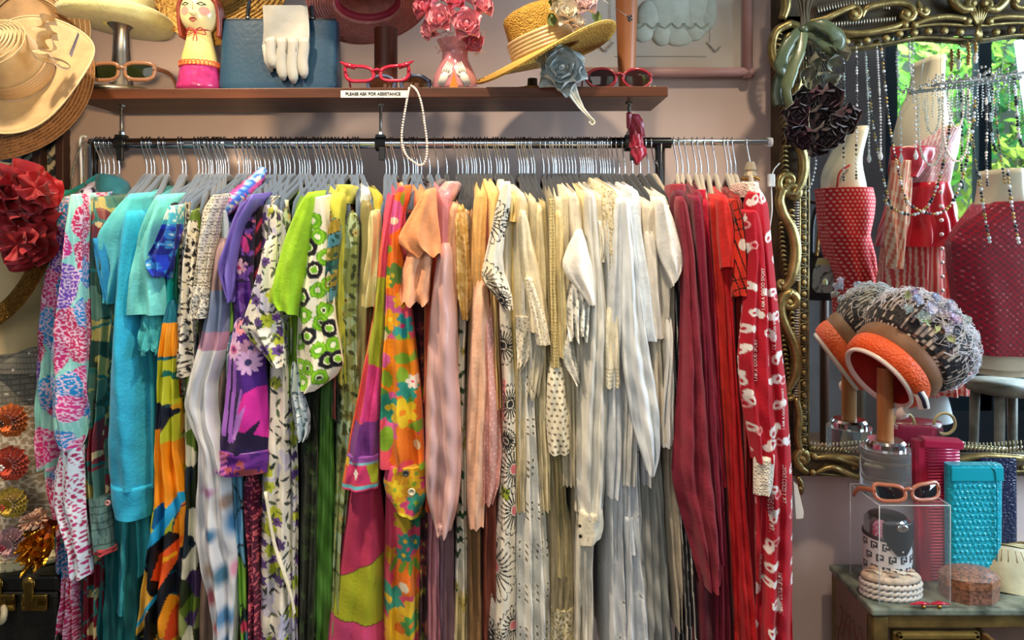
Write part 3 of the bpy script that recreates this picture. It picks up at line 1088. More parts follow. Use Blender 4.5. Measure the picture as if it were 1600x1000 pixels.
def p_pj(x, y):
    p = Paint(x, y, '#b5162c')
    def fn(dx, dy, h):
        a = h * 6.0
        u = dx * np.cos(a) + dy * np.sin(a); v = -dx * np.sin(a) + dy * np.cos(a)
        body = (u / 6.5) ** 2 + (v / 9.0) ** 2 < 1
        head = ((u - 4) / 6.0) ** 2 + ((v + 9) / 5.0) ** 2 < 1
        ringm = np.abs(np.hypot(u + 10, v - 6) - 5) < 1.2
        return [(body, '#e9e4e2'), (head, '#f2eeec'), ((u / 2.2) ** 2 + ((v - 2) / 3.6) ** 2 < 1, '#b5162c'), (ringm & (h > 0.5), '#e7a9ae')]
    p.scatter(36, 17, fn, 0.75)
    return p
def p_strip(base='#15151a', col='#d8d4cc', per=5.0, fr=0.22, slant=0.0):
    return lambda x, y: Paint(x, y, base).stripes(per, fr, col, slant)
def p_hstripe(x, y):
    return Paint(x, y, '#15131a').put((y % 7) < 1.6, '#c9c2c4')
def p_zebra(x, y):
    p = Paint(x, y, '#2a2440')
    return p.put(np.sin(x / 3.0 + 4 * vnoise(x / 12, y / 12, 4) + y / 5.0) > 0.1, '#d8cfe2')
def p_pinkmini(x, y):
    p = Paint(x, y, '#5a1838')
    return p.put(vnoise(x / 2.4, y / 2.4, 3) > 0.68, '#e06a7c')
def p_bluegreen(x, y):
    p = Paint(x, y, '#6fa8cc')
    p.cells(28, 5, ['#7db43c', '#6fb0d8', '#cfe0e0', '#5f9fc0'], '#1d2a34', 0.05, 2.0)
    return p.disc(382, 978, 6, 10, '#d8486c', 0.4)
def p_multi_navy(x, y):
    p = Paint(x, y, '#0f1c3a')
    return p.cells(24, 9, ['#0f1c3a', '#c03018', '#12508a', '#101018', '#e39018', '#0f1c3a'], '#0a1020', 0.05, 1.6)
def p_darkgarden(x, y):
    p = Paint(x, y, '#232c22')
    return p.cells(22, 3, ['#2b3a24', '#4c3a66', '#8a9a5c', '#1c2a38', '#d8d8c4', '#25301c', '#5f7a2c'], None, 0, 1.5)
def p_fernwhite(x, y):
    p = Paint(x, y, '#cfcbbd')
    p.leaves(22, 4, ['#1d3a22', '#27482c'], 0.2, 0.5, 0.8)
    return p.put(y > 925, '#c8b98a').flowers(30, 8, ['#a99a4c', '#e8e0cc'], 0.35, 7, '#6a5c2c', 0.5)
# ------------------------------------------------------------------ the garments, left to right: rows are (y, left, right) of each front
USED = []
def G(h, *a, **k):
    USED.append(h)
    return garment(h, *a, **k)
BD = 0.37      # depth of a body hung on its hanger

g = G(158, 'bottle-green silk blouse', 'bottle-green silk blouse at the far left of the rail, short sleeve showing', 'blouse', 'teal', tx=86)
g('body', [(306, 84, 104), (400, 84, 100), (700, 86, 104), (880, 84, 104)], 1.52, BD, fabric('#1f7a68', 'silk'))
g('sleeve', [(298, 78, 88), (330, 68, 84), (378, 58, 78)], 1.49, 0.05, fabric('#2a8a72', 'silk'), ht=3)

g = G(164, 'coral-print blouse', 'mint blouse with pink, blue and purple coral print and gathered cuffs', 'blouse', 'teal', tx=104)
g('body', [(312, 84, 104), (345, 72, 104), (400, 65, 104), (450, 58, 100), (590, 44, 92), (690, 46, 88), (735, 56, 88)], 1.47, 0.2, None, p_coral(), amp=0.012, slope=0.03)
g('sleeve', [(304, 100, 124), (350, 96, 122), (420, 92, 122), (500, 76, 126), (560, 70, 128), (640, 70, 128), (685, 76, 124), (702, 88, 118)], 1.425, 0.07, None, p_coral(3), amp=0.012, puff=0.015)
g('cuff', [(702, 88, 118), (730, 80, 121), (790, 72, 122), (830, 86, 124), (870, 100, 127), (908, 103, 128)], 1.43, 0.05, None, p_cell_dots, amp=0.008, ht=2)
g('underskirt', [(735, 60, 90), (840, 84, 106), (920, 84, 110), (960, 76, 112), (1030, 60, 112)], 1.475, 0.12, None, p_coral(9), folds=5, amp=0.012)

g = G(170, 'zebra-print lilac tunic', 'lilac and black zebra-print tunic, only its shoulder showing by the left post', 'top', tx=128)
g('body', [(297, 112, 150), (330, 112, 140), (700, 112, 132), (900, 110, 132)], 1.53, 0.3, None, p_zebra, quality=0.7)

g = G(178, 'olive satin print dress', 'olive and teal satin dress with dark red flowers and a quilted cuff', 'dress', tx=140)
g('body', [(320, 118, 158), (340, 116, 164), (400, 120, 166), (520, 124, 166), (640, 126, 160), (780, 128, 160), (1030, 124, 164)], 1.495, BD, PRINT_SILK, p_olive_low, folds=3.5)
g('sleeve', [(308, 128, 172), (330, 116, 170), (400, 118, 164), (500, 126, 164), (600, 129, 158), (700, 131, 154), (782, 132, 158)], 1.465, 0.06, PRINT_SILK, p_olive, folds=3.5, amp=0.011)
cf = g('quilted_cuff', [(780, 130, 160), (820, 134, 164), (862, 137, 168)], 1.455, 0.05, None, lambda x, y: Paint(x, y, '#5f7f7c').put((y % 12) < 1.4, '#31484a').put((x % 9) < 1.0, '#3f5858'), amp=0.004)
g('cuff_trim', [(861, 137, 168), (869, 138, 169)], 1.453, 0.052, '#a33c44', parent=cf, amp=0.003)

g = G(186, 'teal jacket with crimson lining', 'teal jacket with upturned collar and dark crimson lining', 'jacket', tx=166)
g('body', [(306, 160, 196), (340, 160, 190), (700, 150, 178), (980, 150, 176)], 1.535, BD, '#275c66')
cb = MB()
def collar_pt(u, v):
    a = -1.9 + 3.8 * u
    c = P(176, 296, 1.60)
    r = 0.040 + 0.012 * v
    return (c.x + r * 0.72 * math.sin(a) + 0.01 * v, c.y - r * 0.9 * math.cos(a), c.z + 0.018 - 0.045 * v + 0.012 * math.cos(a))
cb.grid(collar_pt, 24, 6)
cb.build('collar', fabric('#2f6f7c'), g.root, solid=0.004)
MB().grid(lambda u, v: (lambda p: (p[0] * 1.0, p[1] + 0.004, p[2] - 0.002))(collar_pt(u, v * 0.5)), 24, 3).build('lining', fabric('#5c1420'), g.root)

g = G(229, 'aqua shirt', 'aqua cotton shirt with an open short sleeve, left of the bright blue sweatshirt', 'shirt', tx=192)
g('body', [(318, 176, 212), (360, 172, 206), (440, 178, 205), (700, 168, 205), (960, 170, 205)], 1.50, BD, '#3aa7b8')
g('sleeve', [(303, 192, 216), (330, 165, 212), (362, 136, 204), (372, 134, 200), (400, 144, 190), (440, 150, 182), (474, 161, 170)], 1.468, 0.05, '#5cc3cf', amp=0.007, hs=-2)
g('sleeve_opening', [(372, 135, 158), (400, 147, 166), (440, 152, 168), (470, 162, 169)], 1.464, 0.012, '#2b8fc8', amp=0.004)

g = G(236, 'deep teal trousers', 'deep teal flowing trousers hanging under the bright blue sweatshirt', 'trousers', tx=196)
g('left_leg', [(560, 164, 190), (820, 158, 184), (1030, 150, 186)], 1.50, 0.16, fabric('#135a60', 'silk'), folds=3, amp=0.014)
g('right_leg', [(560, 186, 218), (820, 182, 214), (1030, 182, 210)], 1.505, 0.16, fabric('#17686e', 'silk'), folds=3, amp=0.014)
g('waistband', [(330, 190, 208), (420, 186, 206), (570, 178, 210)], 1.545, 0.3, '#135a60')

g = G(241, 'bright blue sweatshirt', 'bright sky-blue sweatshirt with a long balloon sleeve and buttoned cuff', 'top', tx=206)
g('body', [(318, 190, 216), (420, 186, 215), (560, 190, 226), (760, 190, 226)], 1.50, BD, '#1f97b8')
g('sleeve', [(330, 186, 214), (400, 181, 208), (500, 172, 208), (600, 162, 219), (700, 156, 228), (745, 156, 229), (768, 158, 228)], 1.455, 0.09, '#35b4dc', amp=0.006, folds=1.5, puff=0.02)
g('cuff', [(764, 158, 228), (775, 159, 227), (800, 162, 226), (815, 166, 224)], 1.452, 0.08, '#2fb0dd', amp=0.002, folds=1)
button(g.root, 168, 786, 1.449, 0.0055, '#c08a8a')

g = G(255, 'pale aqua tunic', 'pale aqua tunic with shoulder showing, behind the flutter-sleeve top', 'top', tx=214)
g('body', [(306, 212, 240), (340, 205, 236), (700, 204, 232), (900, 204, 232)], 1.52, BD, '#43b5be')

g = G(262, 'aqua flutter-sleeve top', 'pale aqua top with a wide flutter sleeve and curly ruffled hem', 'top', tx=240)
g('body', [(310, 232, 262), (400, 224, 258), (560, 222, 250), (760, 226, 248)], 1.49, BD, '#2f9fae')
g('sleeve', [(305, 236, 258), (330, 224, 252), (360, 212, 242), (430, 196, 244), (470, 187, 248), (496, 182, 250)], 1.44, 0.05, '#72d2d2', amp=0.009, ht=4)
g('ruffle', [(480, 208, 248), (505, 210, 252), (530, 213, 250), (550, 216, 244)], 1.452, 0.05, '#4fc0c8', amp=0.014, folds=4, wave=7, wavn=6)

g = G(285, 'cobalt floral blouse', 'cobalt blue floral blouse with a short open sleeve', 'blouse', tx=262)
g('body', [(318, 250, 276), (420, 244, 266), (600, 246, 262), (900, 244, 262)], 1.50, BD, '#1d2f70')
g('sleeve', [(322, 258, 272), (350, 248, 268), (380, 236, 264), (402, 222, 260), (418, 226, 258), (436, 240, 252)], 1.435, 0.05, None, p_cobalt, ht=4)

g = G(290, 'orange and navy kaftan', 'long silk kaftan in orange, lime, navy and red abstract shapes', 'kaftan', tx=268)
g('yoke', [(318, 258, 278), (400, 255, 279), (500, 250, 280), (545, 246, 272)], 1.475, BD, PRINT_SILK, p_kaftan_top)
g('body', [(470, 250, 272), (505, 246, 271), (560, 241, 270), (640, 236, 272), (700, 233, 272), (760, 230, 282), (800, 228, 288), (860, 222, 282), (930, 210, 278), (1030, 200, 282)], 1.452, 0.2, PRINT_SILK, p_kaftan_main, amp=0.013, slope=0, folds=3)

g = G(310, 'black and cream blouse', 'black and cream small-flower blouse left of the crochet-hem top', 'blouse', tx=284)
g('body', [(318, 280, 304), (420, 272, 306), (560, 270, 304), (620, 270, 302)], 1.485, BD, None, p_smallbw(4, '#8d8678'))
g('sleeve', [(345, 288, 304), (400, 280, 302), (470, 274, 300), (540, 270, 298), (590, 272, 296)], 1.46, 0.05, None, p_smallbw(), amp=0.01)

g = G(316, 'navy and red print dress', 'navy silk dress with red and blue print below the black and cream blouse', 'dress', tx=290)
g('body', [(330, 288, 306), (560, 270, 300), (640, 270, 312), (740, 268, 312), (830, 268, 306), (1030, 262, 300)], 1.488, 0.3, PRINT_SILK, p_multi_navy, slope=0.03)

g = G(326, 'dark garden print gown', 'dark gown with green, violet and white garden print near the floor', 'dress', tx=296)
g('body', [(330, 292, 312), (740, 282, 310), (860, 276, 312), (960, 270, 312), (1030, 268, 312)], 1.475, 0.3, PRINT_SILK, p_darkgarden, slope=0.03)

g = G(332, 'crochet-hem top', 'cream and brown scale-pattern top whose sleeve ends in crochet', 'top', tx=316)
g('body', [(318, 312, 340), (400, 302, 330), (560, 300, 326), (720, 300, 322)], 1.482, BD, '#3a332e')
sl = g('sleeve', [(305, 322, 347), (330, 312, 340), (380, 304, 328), (440, 300, 322), (462, 296, 322)], 1.442, 0.05, None, p_scales, amp=0.008)
g('crochet_hem', [(448, 296, 322), (475, 292, 323), (500, 291, 322)], 1.438, 0.055, None, p_crochet_bw, amp=0.005, ht=2)

g = G(338, 'sheer spotted gown', 'sheer grey-white gown with soft blue, mauve and tan spots', 'dress', tx=330)
g('body', [(330, 330, 350), (400, 328, 352), (470, 320, 356), (540, 318, 360), (640, 315, 352), (750, 312, 355), (1030, 306, 352)], 1.478, 0.34, fabric('#8a7468', 'silk'))
g('sleeve', [(372, 330, 352), (420, 326, 352), (480, 318, 352), (540, 304, 350), (600, 288, 332), (640, 282, 332), (668, 292, 336), (700, 306, 346), (740, 306, 355), (800, 302, 358), (850, 300, 363), (890, 308, 366), (940, 320, 364), (1030, 336, 360)], 1.446, 0.05, PRINT_SILK, p_sheer, amp=0.012, folds=2.2)

g = G(345, 'brown chiffon dress', 'mauve-brown chiffon dress between the spotted gown and the lavender top', 'dress', tx=338)
g('body', [(325, 336, 352), (500, 336, 362), (760, 344, 368), (1030, 352, 376)], 1.492, 0.34, fabric('#7a4f52', 'silk'))

g = G(352, 'sky and leaf print dress', 'sky-blue dress with outlined green leaves, a narrow strip at the foot', 'dress', tx=346)
g('body', [(330, 344, 356), (560, 352, 370), (760, 362, 380), (900, 370, 388), (1030, 376, 392)], 1.470, 0.3, PRINT, p_bluegreen)

g = G(373, 'striped twist scarf top', 'blue, pink and cream striped top twisted at the shoulder', 'top', tx=352)
g('body', [(336, 346, 362), (500, 348, 366), (700, 350, 372)], 1.50, 0.34, '#5a6f9a')
tw = MB()
pts = smooth_path([P(411, 266, 1.64), P(398, 284, 1.60), P(380, 302, 1.55), P(362, 316, 1.51), P(348, 330, 1.485), P(343, 345, 1.48)], 8)
tw.tube(pts, [0.009 + 0.009 * math.sin(PI * min(1, i / len(pts) * 1.1)) + 0.002 * math.sin(i * 1.7) for i in range(len(pts))], 14)
o = tw.build('twisted_shoulder', PRINT_SILK, g.root)
co = np.array(tw.v)
cc = np.ones((len(co), 4), np.float32)
cc[:, :3] = p_twist((co[:, 0] / co[:, 1] * F + HX), HY - (co[:, 2] - CZ) / co[:, 1] * F).c
o.data.color_attributes.new('print', 'FLOAT_COLOR', 'POINT').data.foreach_set('color', cc.reshape(-1))

g = G(384, 'lavender flutter top', 'plain lavender top with a floppy ruffled sleeve', 'top', tx=376)
g('body', [(318, 368, 396), (420, 362, 384), (560, 360, 380), (740, 358, 376)], 1.478, BD, '#5a48a0')
g('sleeve', [(304, 386, 402), (325, 364, 394), (350, 357, 376), (380, 350, 370), (402, 342, 366), (424, 331, 364), (445, 348, 362), (470, 354, 359)], 1.435, 0.045, fabric('#7a68c4', 'silk'), amp=0.012, folds=2, wave=4)

g = G(391, 'purple daisy dress', 'deep purple dress with pink daisies, magenta bell flower and banded sleeve', 'dress', tx=388)
g('body', [(318, 378, 404), (340, 372, 400), (400, 362, 398), (450, 358, 396), (500, 354, 402)], 1.465, BD, PRINT, p_purple_top)
sl = g('sleeve', [(488, 360, 400), (510, 356, 402), (560, 350, 408), (620, 346, 412), (680, 340, 413), (712, 334, 413)], 1.436, 0.055, None, p_purple, amp=0.006, folds=1.4)
g('hem_band', [(709, 332, 413), (728, 330, 412), (745, 329, 410)], 1.432, 0.06, PRINT_SILK, p_purple_cuff, amp=0.003, folds=1)
g('skirt', [(745, 372, 402), (900, 386, 404), (1030, 390, 408)], 1.462, 0.2, PRINT, p_pinkmini, slope=0)

g = G(399, 'black and rose stripe shirt', 'black shirt with rose diagonal bands beside the purple daisy dress', 'shirt', tx=398)
g('body', [(316, 392, 412), (400, 392, 410), (640, 398, 410), (900, 400, 412)], 1.482, BD, None, p_strip('#1b1420', '#b8304c', 24, 0.25, 0.7), quality=0.6)

g = G(407, 'dark olive slip', 'dark olive slip dress squeezed between print dresses', 'dress', tx=404)
g('body', [(320, 402, 420), (600, 404, 420), (1030, 402, 416)], 1.50, 0.34, '#3b3a28')

g = G(414, 'pale garden-flower blouse', 'pale blouse with yellow-green roses, violets and a pointed open sleeve', 'blouse', tx=418)
g('body', [(322, 410, 432), (372, 406, 430), (470, 396, 432), (560, 410, 448)], 1.476, BD, None, p_pale_floral(5))
g('sleeve', [(368, 408, 428), (420, 400, 427), (470, 388, 432), (498, 378, 436), (516, 371, 440), (545, 398, 442), (575, 426, 440)], 1.426, 0.04, None, p_pale_floral(), amp=0.007)

g = G(421, 'long violet-flower dress', 'long white dress with purple flowers and dark leaf sprigs', 'dress', tx=426)
g('body', [(325, 420, 438), (450, 420, 446), (550, 426, 452), (620, 417, 458), (700, 412, 460), (800, 408, 460), (900, 408, 462), (1030, 404, 462)], 1.458, 0.3, None, p_pale_floral(11), folds=2, slope=0.03)
g('piping', [(770, 411, 415), (850, 424, 428), (930, 452, 456), (960, 457, 460)], 1.448, 0.012, '#efe8d2', amp=0.001)

g = G(428, 'blue sprig blouse', 'pale blue sprigged blouse with fringed sleeve, low beside the violet-flower dress', 'blouse', tx=432)
g('body', [(330, 428, 446), (600, 444, 464), (760, 450, 466), (1030, 452, 466)], 1.478, 0.33, None, p_pale_floral(17), quality=0.6)
g('sleeve', [(560, 450, 464), (618, 452, 470), (650, 456, 480), (675, 460, 480), (690, 464, 474)], 1.450, 0.035, None, p_bluefloral)

g = G(437, 'brown snakeskin blouse', 'olive-brown patterned blouse behind the lime sleeve', 'blouse', tx=440)
g('body', [(326, 436, 456), (500, 440, 462), (640, 440, 466), (700, 444, 464)], 1.486, 0.34, None, p_paisley(2, '#5c5034'), quality=0.6)

g = G(445, 'black and white strappy dress', 'black and white leaf-strap dress on an empty-shouldered hanger', 'dress', tx=420)
g('body', [(420, 424, 440), (700, 428, 444), (1030, 430, 446)], 1.53, 0.3, None, p_smallbw(9, '#8f8a80'), slope=0.01, quality=0.6)
g('strap', [(306, 420, 436), (330, 421, 426), (430, 424, 428)], 1.50, 0.02, None, p_strip('#e6e0d4', '#26221f', 6, 0.4, 1.0), amp=0.002)

g = G(453, 'cream strappy sundress', 'cream sundress with thin straps, hanger loop bare above it', 'dress', tx=441)
g('body', [(415, 440, 456), (700, 446, 460), (1030, 460, 476)], 1.53, 0.3, '#b9ad88', slope=0.01)
g('strap', [(312, 443, 449), (420, 445, 449)], 1.502, 0.015, '#e4dcc4', amp=0.001)

g = G(468, 'lime green dress', 'plain lime green dress with a long pointed cap sleeve', 'dress', tx=474)
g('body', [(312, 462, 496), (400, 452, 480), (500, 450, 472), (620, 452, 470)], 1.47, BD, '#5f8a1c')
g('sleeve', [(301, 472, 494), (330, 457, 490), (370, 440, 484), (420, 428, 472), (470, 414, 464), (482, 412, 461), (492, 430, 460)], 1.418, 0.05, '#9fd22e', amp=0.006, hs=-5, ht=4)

g = G(476, 'kiwi-circle dress', 'white dress printed with black rings and green kiwi circles', 'dress', tx=492)
g('body', [(310, 486, 506), (400, 480, 508), (600, 474, 500), (760, 474, 500), (1030, 466, 494)], 1.474, BD, None, p_darkleaf)
g('sleeve', [(308, 484, 503), (350, 478, 506), (400, 471, 510), (450, 464, 515), (500, 461, 520), (550, 459, 530), (572, 460, 534), (592, 463, 522), (614, 467, 488)], 1.430, 0.055, None, p_kiwi, amp=0.008, folds=1.6)

g = G(484, 'moss green gown', 'moss green pleated gown hanging below the kiwi-circle sleeve', 'dress', tx=504)
g('body', [(330, 498, 514), (560, 504, 524), (600, 500, 525), (700, 497, 526), (850, 492, 527), (1030, 486, 528)], 1.482, 0.3, fabric('#47772c', 'silk'), folds=5, amp=0.014, slope=0.03)

g = G(494, 'rust camisole', 'rust-pink camisole, a sliver beside the moss green gown', 'top', tx=512)
g('body', [(330, 506, 520), (480, 514, 526), (560, 518, 530), (655, 520, 528)], 1.476, 0.3, '#a8584c')

g = G(503, 'patchwork blouse', 'teal and gold patchwork blouse right of the kiwi-circle dress', 'blouse', tx=516)
g('body', [(330, 508, 528), (480, 512, 530), (660, 522, 534)], 1.480, BD, '#2c4a40')
g('sleeve', [(342, 511, 529), (380, 506, 528), (430, 506, 524), (474, 511, 521)], 1.442, 0.04, None, p_patchwork)

g = G(514, 'chartreuse blouse', 'chartreuse yellow collared blouse above the patchwork sleeve', 'blouse', tx=532)
g('body', [(304, 520, 548), (340, 514, 540), (400, 518, 540), (600, 526, 542)], 1.470, BD, '#c3c34a')
g('collar', [(288, 524, 548), (300, 522, 549), (318, 521, 546)], 1.50, 0.09, '#cfcc5a', amp=0.004)

g = G(524, 'green paisley dress', 'sage and olive paisley dress with straight long fall', 'dress', tx=546)
g('body', [(335, 545, 564), (380, 540, 564), (440, 530, 562), (520, 527, 562), (620, 530, 564), (760, 527, 550), (860, 522, 540), (1030, 516, 532)], 1.470, BD, None, p_paisley(), folds=2.5, slope=0.03)

g = G(535, 'coral knit vest', 'coral vest glimpsed inside a bare hanger loop', 'top', tx=534)
g('body', [(320, 542, 554), (420, 540, 556), (700, 548, 560)], 1.535, 0.3, '#d8684c', slope=0.01)

g = G(549, 'ivory satin blouse', 'ivory satin blouse with loose shiny sleeve next to the pink patchwork dress', 'blouse', tx=570)
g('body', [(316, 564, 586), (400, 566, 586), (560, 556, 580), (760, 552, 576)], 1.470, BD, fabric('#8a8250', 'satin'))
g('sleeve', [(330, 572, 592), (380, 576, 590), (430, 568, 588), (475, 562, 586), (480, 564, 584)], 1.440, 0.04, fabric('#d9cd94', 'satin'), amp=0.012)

g = G(557, 'white stripe blouse', 'white and blue striped blouse with rolled shoulder', 'blouse', tx=560)
g('body', [(302, 562, 584), (340, 560, 578), (600, 556, 572)], 1.50, BD, None, p_strip('#dfe2da', '#8fa4b8', 6, 0.3, 0.4), quality=0.6)

g = G(565, 'lemon yellow dress', 'lemon yellow dress squeezed left of the pink patchwork dress', 'dress', tx=582)
g('body', [(306, 584, 604), (400, 580, 598), (600, 570, 590), (900, 546, 566), (1030, 540, 560)], 1.492, BD, '#b9ae3c')

g = G(603, 'pink patchwork dress', 'long pink, lime and purple patchwork dress with banded cuff', 'dress', tx=602)
g('body', [(318, 600, 620), (400, 596, 612), (600, 572, 600), (760, 544, 594), (850, 528, 604), (910, 518, 604), (1030, 502, 602)], 1.452, 0.3, None, p_geo_skirt, amp=0.006, slope=0.04)
g('sleeve', [(304, 606, 622), (340, 598, 614), (400, 590, 604), (450, 587, 600), (520, 577, 597), (560, 571, 594), (620, 559, 592), (660, 550, 590), (700, 542, 588), (722, 538, 588)], 1.428, 0.05, None, p_geo, amp=0.008)
g('cuff', [(715, 538, 588), (740, 534, 588), (768, 530, 588)], 1.422, 0.055, None, p_geo_cuff, amp=0.004)

g = G(608, 'orange flower-power dress', 'long orange and pink dress with big teal and yellow flowers', 'dress', tx=612)
g('body', [(312, 610, 634), (420, 606, 636), (760, 604, 662), (900, 602, 663), (1030, 600, 664)], 1.448, 0.3, None, p_psych_low, folds=2, slope=0.04)
g('sleeve', [(292, 616, 634), (330, 611, 628), (370, 606, 624), (420, 600, 630), (500, 597, 642), (600, 594, 654), (680, 590, 660), (735, 588, 662)], 1.424, 0.06, None, p_psych, amp=0.011, folds=2.4)
g('cuff', [(732, 600, 664), (760, 594, 662), (785, 600, 662), (808, 612, 650)], 1.418, 0.06, None, p_psych_cuff, amp=0.004, hs=-8)
button(g.root, 643, 769, 1.410, 0.0075, '#d8d0b0')
button(g.root, 634, 740, 1.412, 0.0065, '#4a4a46')

g = G(615, 'mint and coral spot blouse', 'mint, coral and cream big-spot blouse with rolled shoulder', 'blouse', tx=624)
g('body', [(302, 624, 642), (340, 616, 634), (600, 630, 652), (760, 640, 660)], 1.472, BD, None, lambda x, y: Paint(x, y, '#e8784c').cells(12, 4, ['#e8784c', '#8fc08a', '#efe2b8', '#e0502c', '#c8c04a']), quality=0.6)

g = G(632, 'dark plum floral dress', 'dark plum and olive floral dress behind the mauve satin blouse', 'dress', tx=636)
g('body', [(330, 634, 650), (470, 640, 664), (640, 650, 668), (1030, 654, 670)], 1.464, 0.3, None, lambda x, y: Paint(x, y, '#351620').flowers(26, 5, ['#6a2436', '#5a5a22', '#7a3a2c'], 0.4, 5, '#a08a3a', 0.8), slope=0.03)

g = G(645, 'peach flutter blouse', 'peach blouse with tiered lettuce-edge flutter sleeve', 'blouse', tx=660)
g('body', [(304, 648, 678), (380, 650, 684), (480, 664, 682), (640, 662, 674)], 1.462, BD, '#e88a5a')
g('sleeve', [(297, 660, 676), (320, 648, 676), (350, 632, 680), (376, 613, 684), (390, 616, 686), (402, 650, 684)], 1.392, 0.06, '#f2a06c', amp=0.009, wave=5, ht=4)
g('lower_tier', [(380, 634, 676), (420, 626, 672), (460, 620, 670), (476, 620, 668)], 1.405, 0.05, '#f5b088', amp=0.012, wave=5, wavn=8)

g = G(652, 'coral gathered top', 'coral gathered top peeping out right of the peach flutter sleeve', 'top', tx=672)
g('body', [(360, 668, 684), (460, 668, 684), (640, 664, 678), (800, 664, 676)], 1.452, 0.3, '#e0603c', slope=0.02)

g = G(671, 'mauve satin blouse', 'mauve-pink satin blouse with a long shiny bishop sleeve', 'blouse', tx=688)
g('body', [(300, 684, 714), (330, 684, 706), (420, 686, 704), (640, 680, 704), (840, 666, 686), (1030, 664, 690)], 1.462, BD, fabric('#d08c98', 'satin'), folds=3)
g('collar', [(283, 694, 716), (300, 680, 714), (322, 678, 704)], 1.49, 0.10, fabric('#e8b6b0', 'satin'), amp=0.004)
g('sleeve', [(380, 684, 704), (440, 676, 706), (500, 670, 712), (600, 664, 714), (700, 662, 715), (760, 662, 712), (800, 668, 708), (838, 682, 698)], 1.412, 0.07, fabric('#d2a9a6', 'satin'), amp=0.016, folds=1.5)
g('frill', [(822, 676, 700), (832, 680, 697), (842, 680, 695)], 1.414, 0.04, fabric('#c49a98', 'satin'), amp=0.012, folds=6)

g = G(684, 'mauve pleated skirt', 'dusky mauve pleated skirt below the satin sleeve', 'skirt', tx=696)
g('body', [(420, 694, 706), (760, 688, 710), (880, 684, 712), (1030, 682, 714)], 1.472, 0.3, fabric('#8d6a74', 'silk'), folds=5, slope=0.01)

g = G(698, 'blush chiffon blouse', 'blush chiffon blouse whose grey ruffle stands up at the rail', 'blouse', tx=706)
g('body', [(320, 702, 722), (400, 694, 716), (560, 704, 718), (800, 706, 716)], 1.454, BD, '#d9a888')
def ruff(u, v):
    a = P(660 + 56 * u, 283 + 3 * math.sin(u * 9), 1.60)
    return (a.x, a.y + 0.02 * math.sin(u * 7 + v * 3), a.z - 0.028 * v * math.sin(PI * min(1, u * 0.8 + 0.2)))
MB().grid(ruff, 20, 5).build('chiffon_ruffle', fabric('#8a8284', 'sheer'), g.root, solid=0.001)

g = G(715, 'gold brocade top', 'gold brocade top hanging from a bare grey hanger loop', 'top', tx=722)
g('body', [(325, 712, 730), (400, 710, 736), (450, 710, 738), (500, 722, 734)], 1.446, 0.3, PRINT_SILK, p_brocade, slope=0.03)

g = G(722, 'fern-print dress', 'white dress with dark green fern print and olive hem', 'dress', tx=724)
g('body', [(330, 718, 734), (540, 714, 728), (800, 712, 728), (1030, 710, 732)], 1.464, 0.3, None, p_fernwhite, slope=0.03)

g = G(731, 'bronze lame top', 'bronze crinkled top between the satin and blush sleeves', 'top', tx=730)
g('body', [(330, 726, 738), (570, 712, 724), (680, 712, 722), (760, 714, 724)], 1.474, 0.3, mat('bronze_lame', '#a8794a', 0.35, 0.5, bump=(120, 0.5)), slope=0.03)

g = G(737, 'tan suede coat', 'tan long coat hanging below the blush sleeves', 'jacket', tx=738)
g('body', [(330, 732, 748), (640, 728, 750), (840, 728, 752), (1030, 730, 756)], 1.462, BD, '#8d6a44')

g = G(744, 'apricot dress', 'apricot cotton dress with creased shoulder', 'dress', tx=748)
g('body', [(300, 742, 764), (360, 737, 760), (500, 736, 762), (640, 738, 762)], 1.45, BD, '#eab873', folds=3.5)
g('sleeve', [(440, 738, 762), (520, 736, 764), (600, 732, 768), (700, 728, 760), (780, 727, 756), (828, 733, 754)], 1.428, 0.05, '#e8b99c', amp=0.008)

g = G(750, 'pink dotted dress', 'dusty pink dress with tiny white dots and balloon sleeve', 'dress', tx=757)
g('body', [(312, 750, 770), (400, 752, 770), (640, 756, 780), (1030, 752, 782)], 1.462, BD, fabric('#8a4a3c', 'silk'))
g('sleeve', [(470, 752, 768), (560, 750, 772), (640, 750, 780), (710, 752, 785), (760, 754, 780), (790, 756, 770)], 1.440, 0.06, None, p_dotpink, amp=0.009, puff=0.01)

g = G(756, 'butter yellow blouse', 'butter yellow blouse with folded shoulder left of the line-flower dress', 'blouse', tx=768)
g('body', [(294, 762, 782), (330, 762, 778), (440, 764, 776), (640, 772, 784)], 1.456, BD, '#f0cf8a')

g = G(763, 'terracotta pleated dress', 'terracotta pleated dress, a narrow strip under the line-flower sleeve', 'dress', tx=772)
g('body', [(330, 764, 778), (440, 762, 782), (560, 766, 786), (680, 774, 788)], 1.470, 0.3, fabric('#b4694c', 'silk'), folds=6, slope=0.03)

g = G(776, 'line-flower dress', 'cream dress with large black line-drawn daisies', 'dress', tx=785)
g('body', [(310, 780, 800), (500, 782, 800), (600, 786, 805), (700, 786, 806), (800, 780, 807), (900, 772, 807), (1030, 761, 807)], 1.440, 0.3, None, p_lineflower_low, folds=1.5, amp=0.005, slope=0.05)
g('sleeve', [(286, 784, 801), (320, 776, 798), (360, 768, 790), (400, 760, 785), (428, 754, 788), (442, 757, 794), (465, 776, 800), (485, 790, 801)], 1.402, 0.05, None, p_lineflower, amp=0.006)

g = G(783, 'yellow puff blouse', 'pale yellow blouse with a short gathered sleeve, just right of the line-flower dress', 'blouse', tx=798)
g('body', [(308, 792, 812), (360, 790, 804), (600, 800, 812), (800, 804, 814)], 1.456, BD, '#d8bf7c')
g('sleeve', [(306, 796, 806), (330, 790, 804), (348, 789, 803)], 1.43, 0.04, '#ecd28e', ht=2)

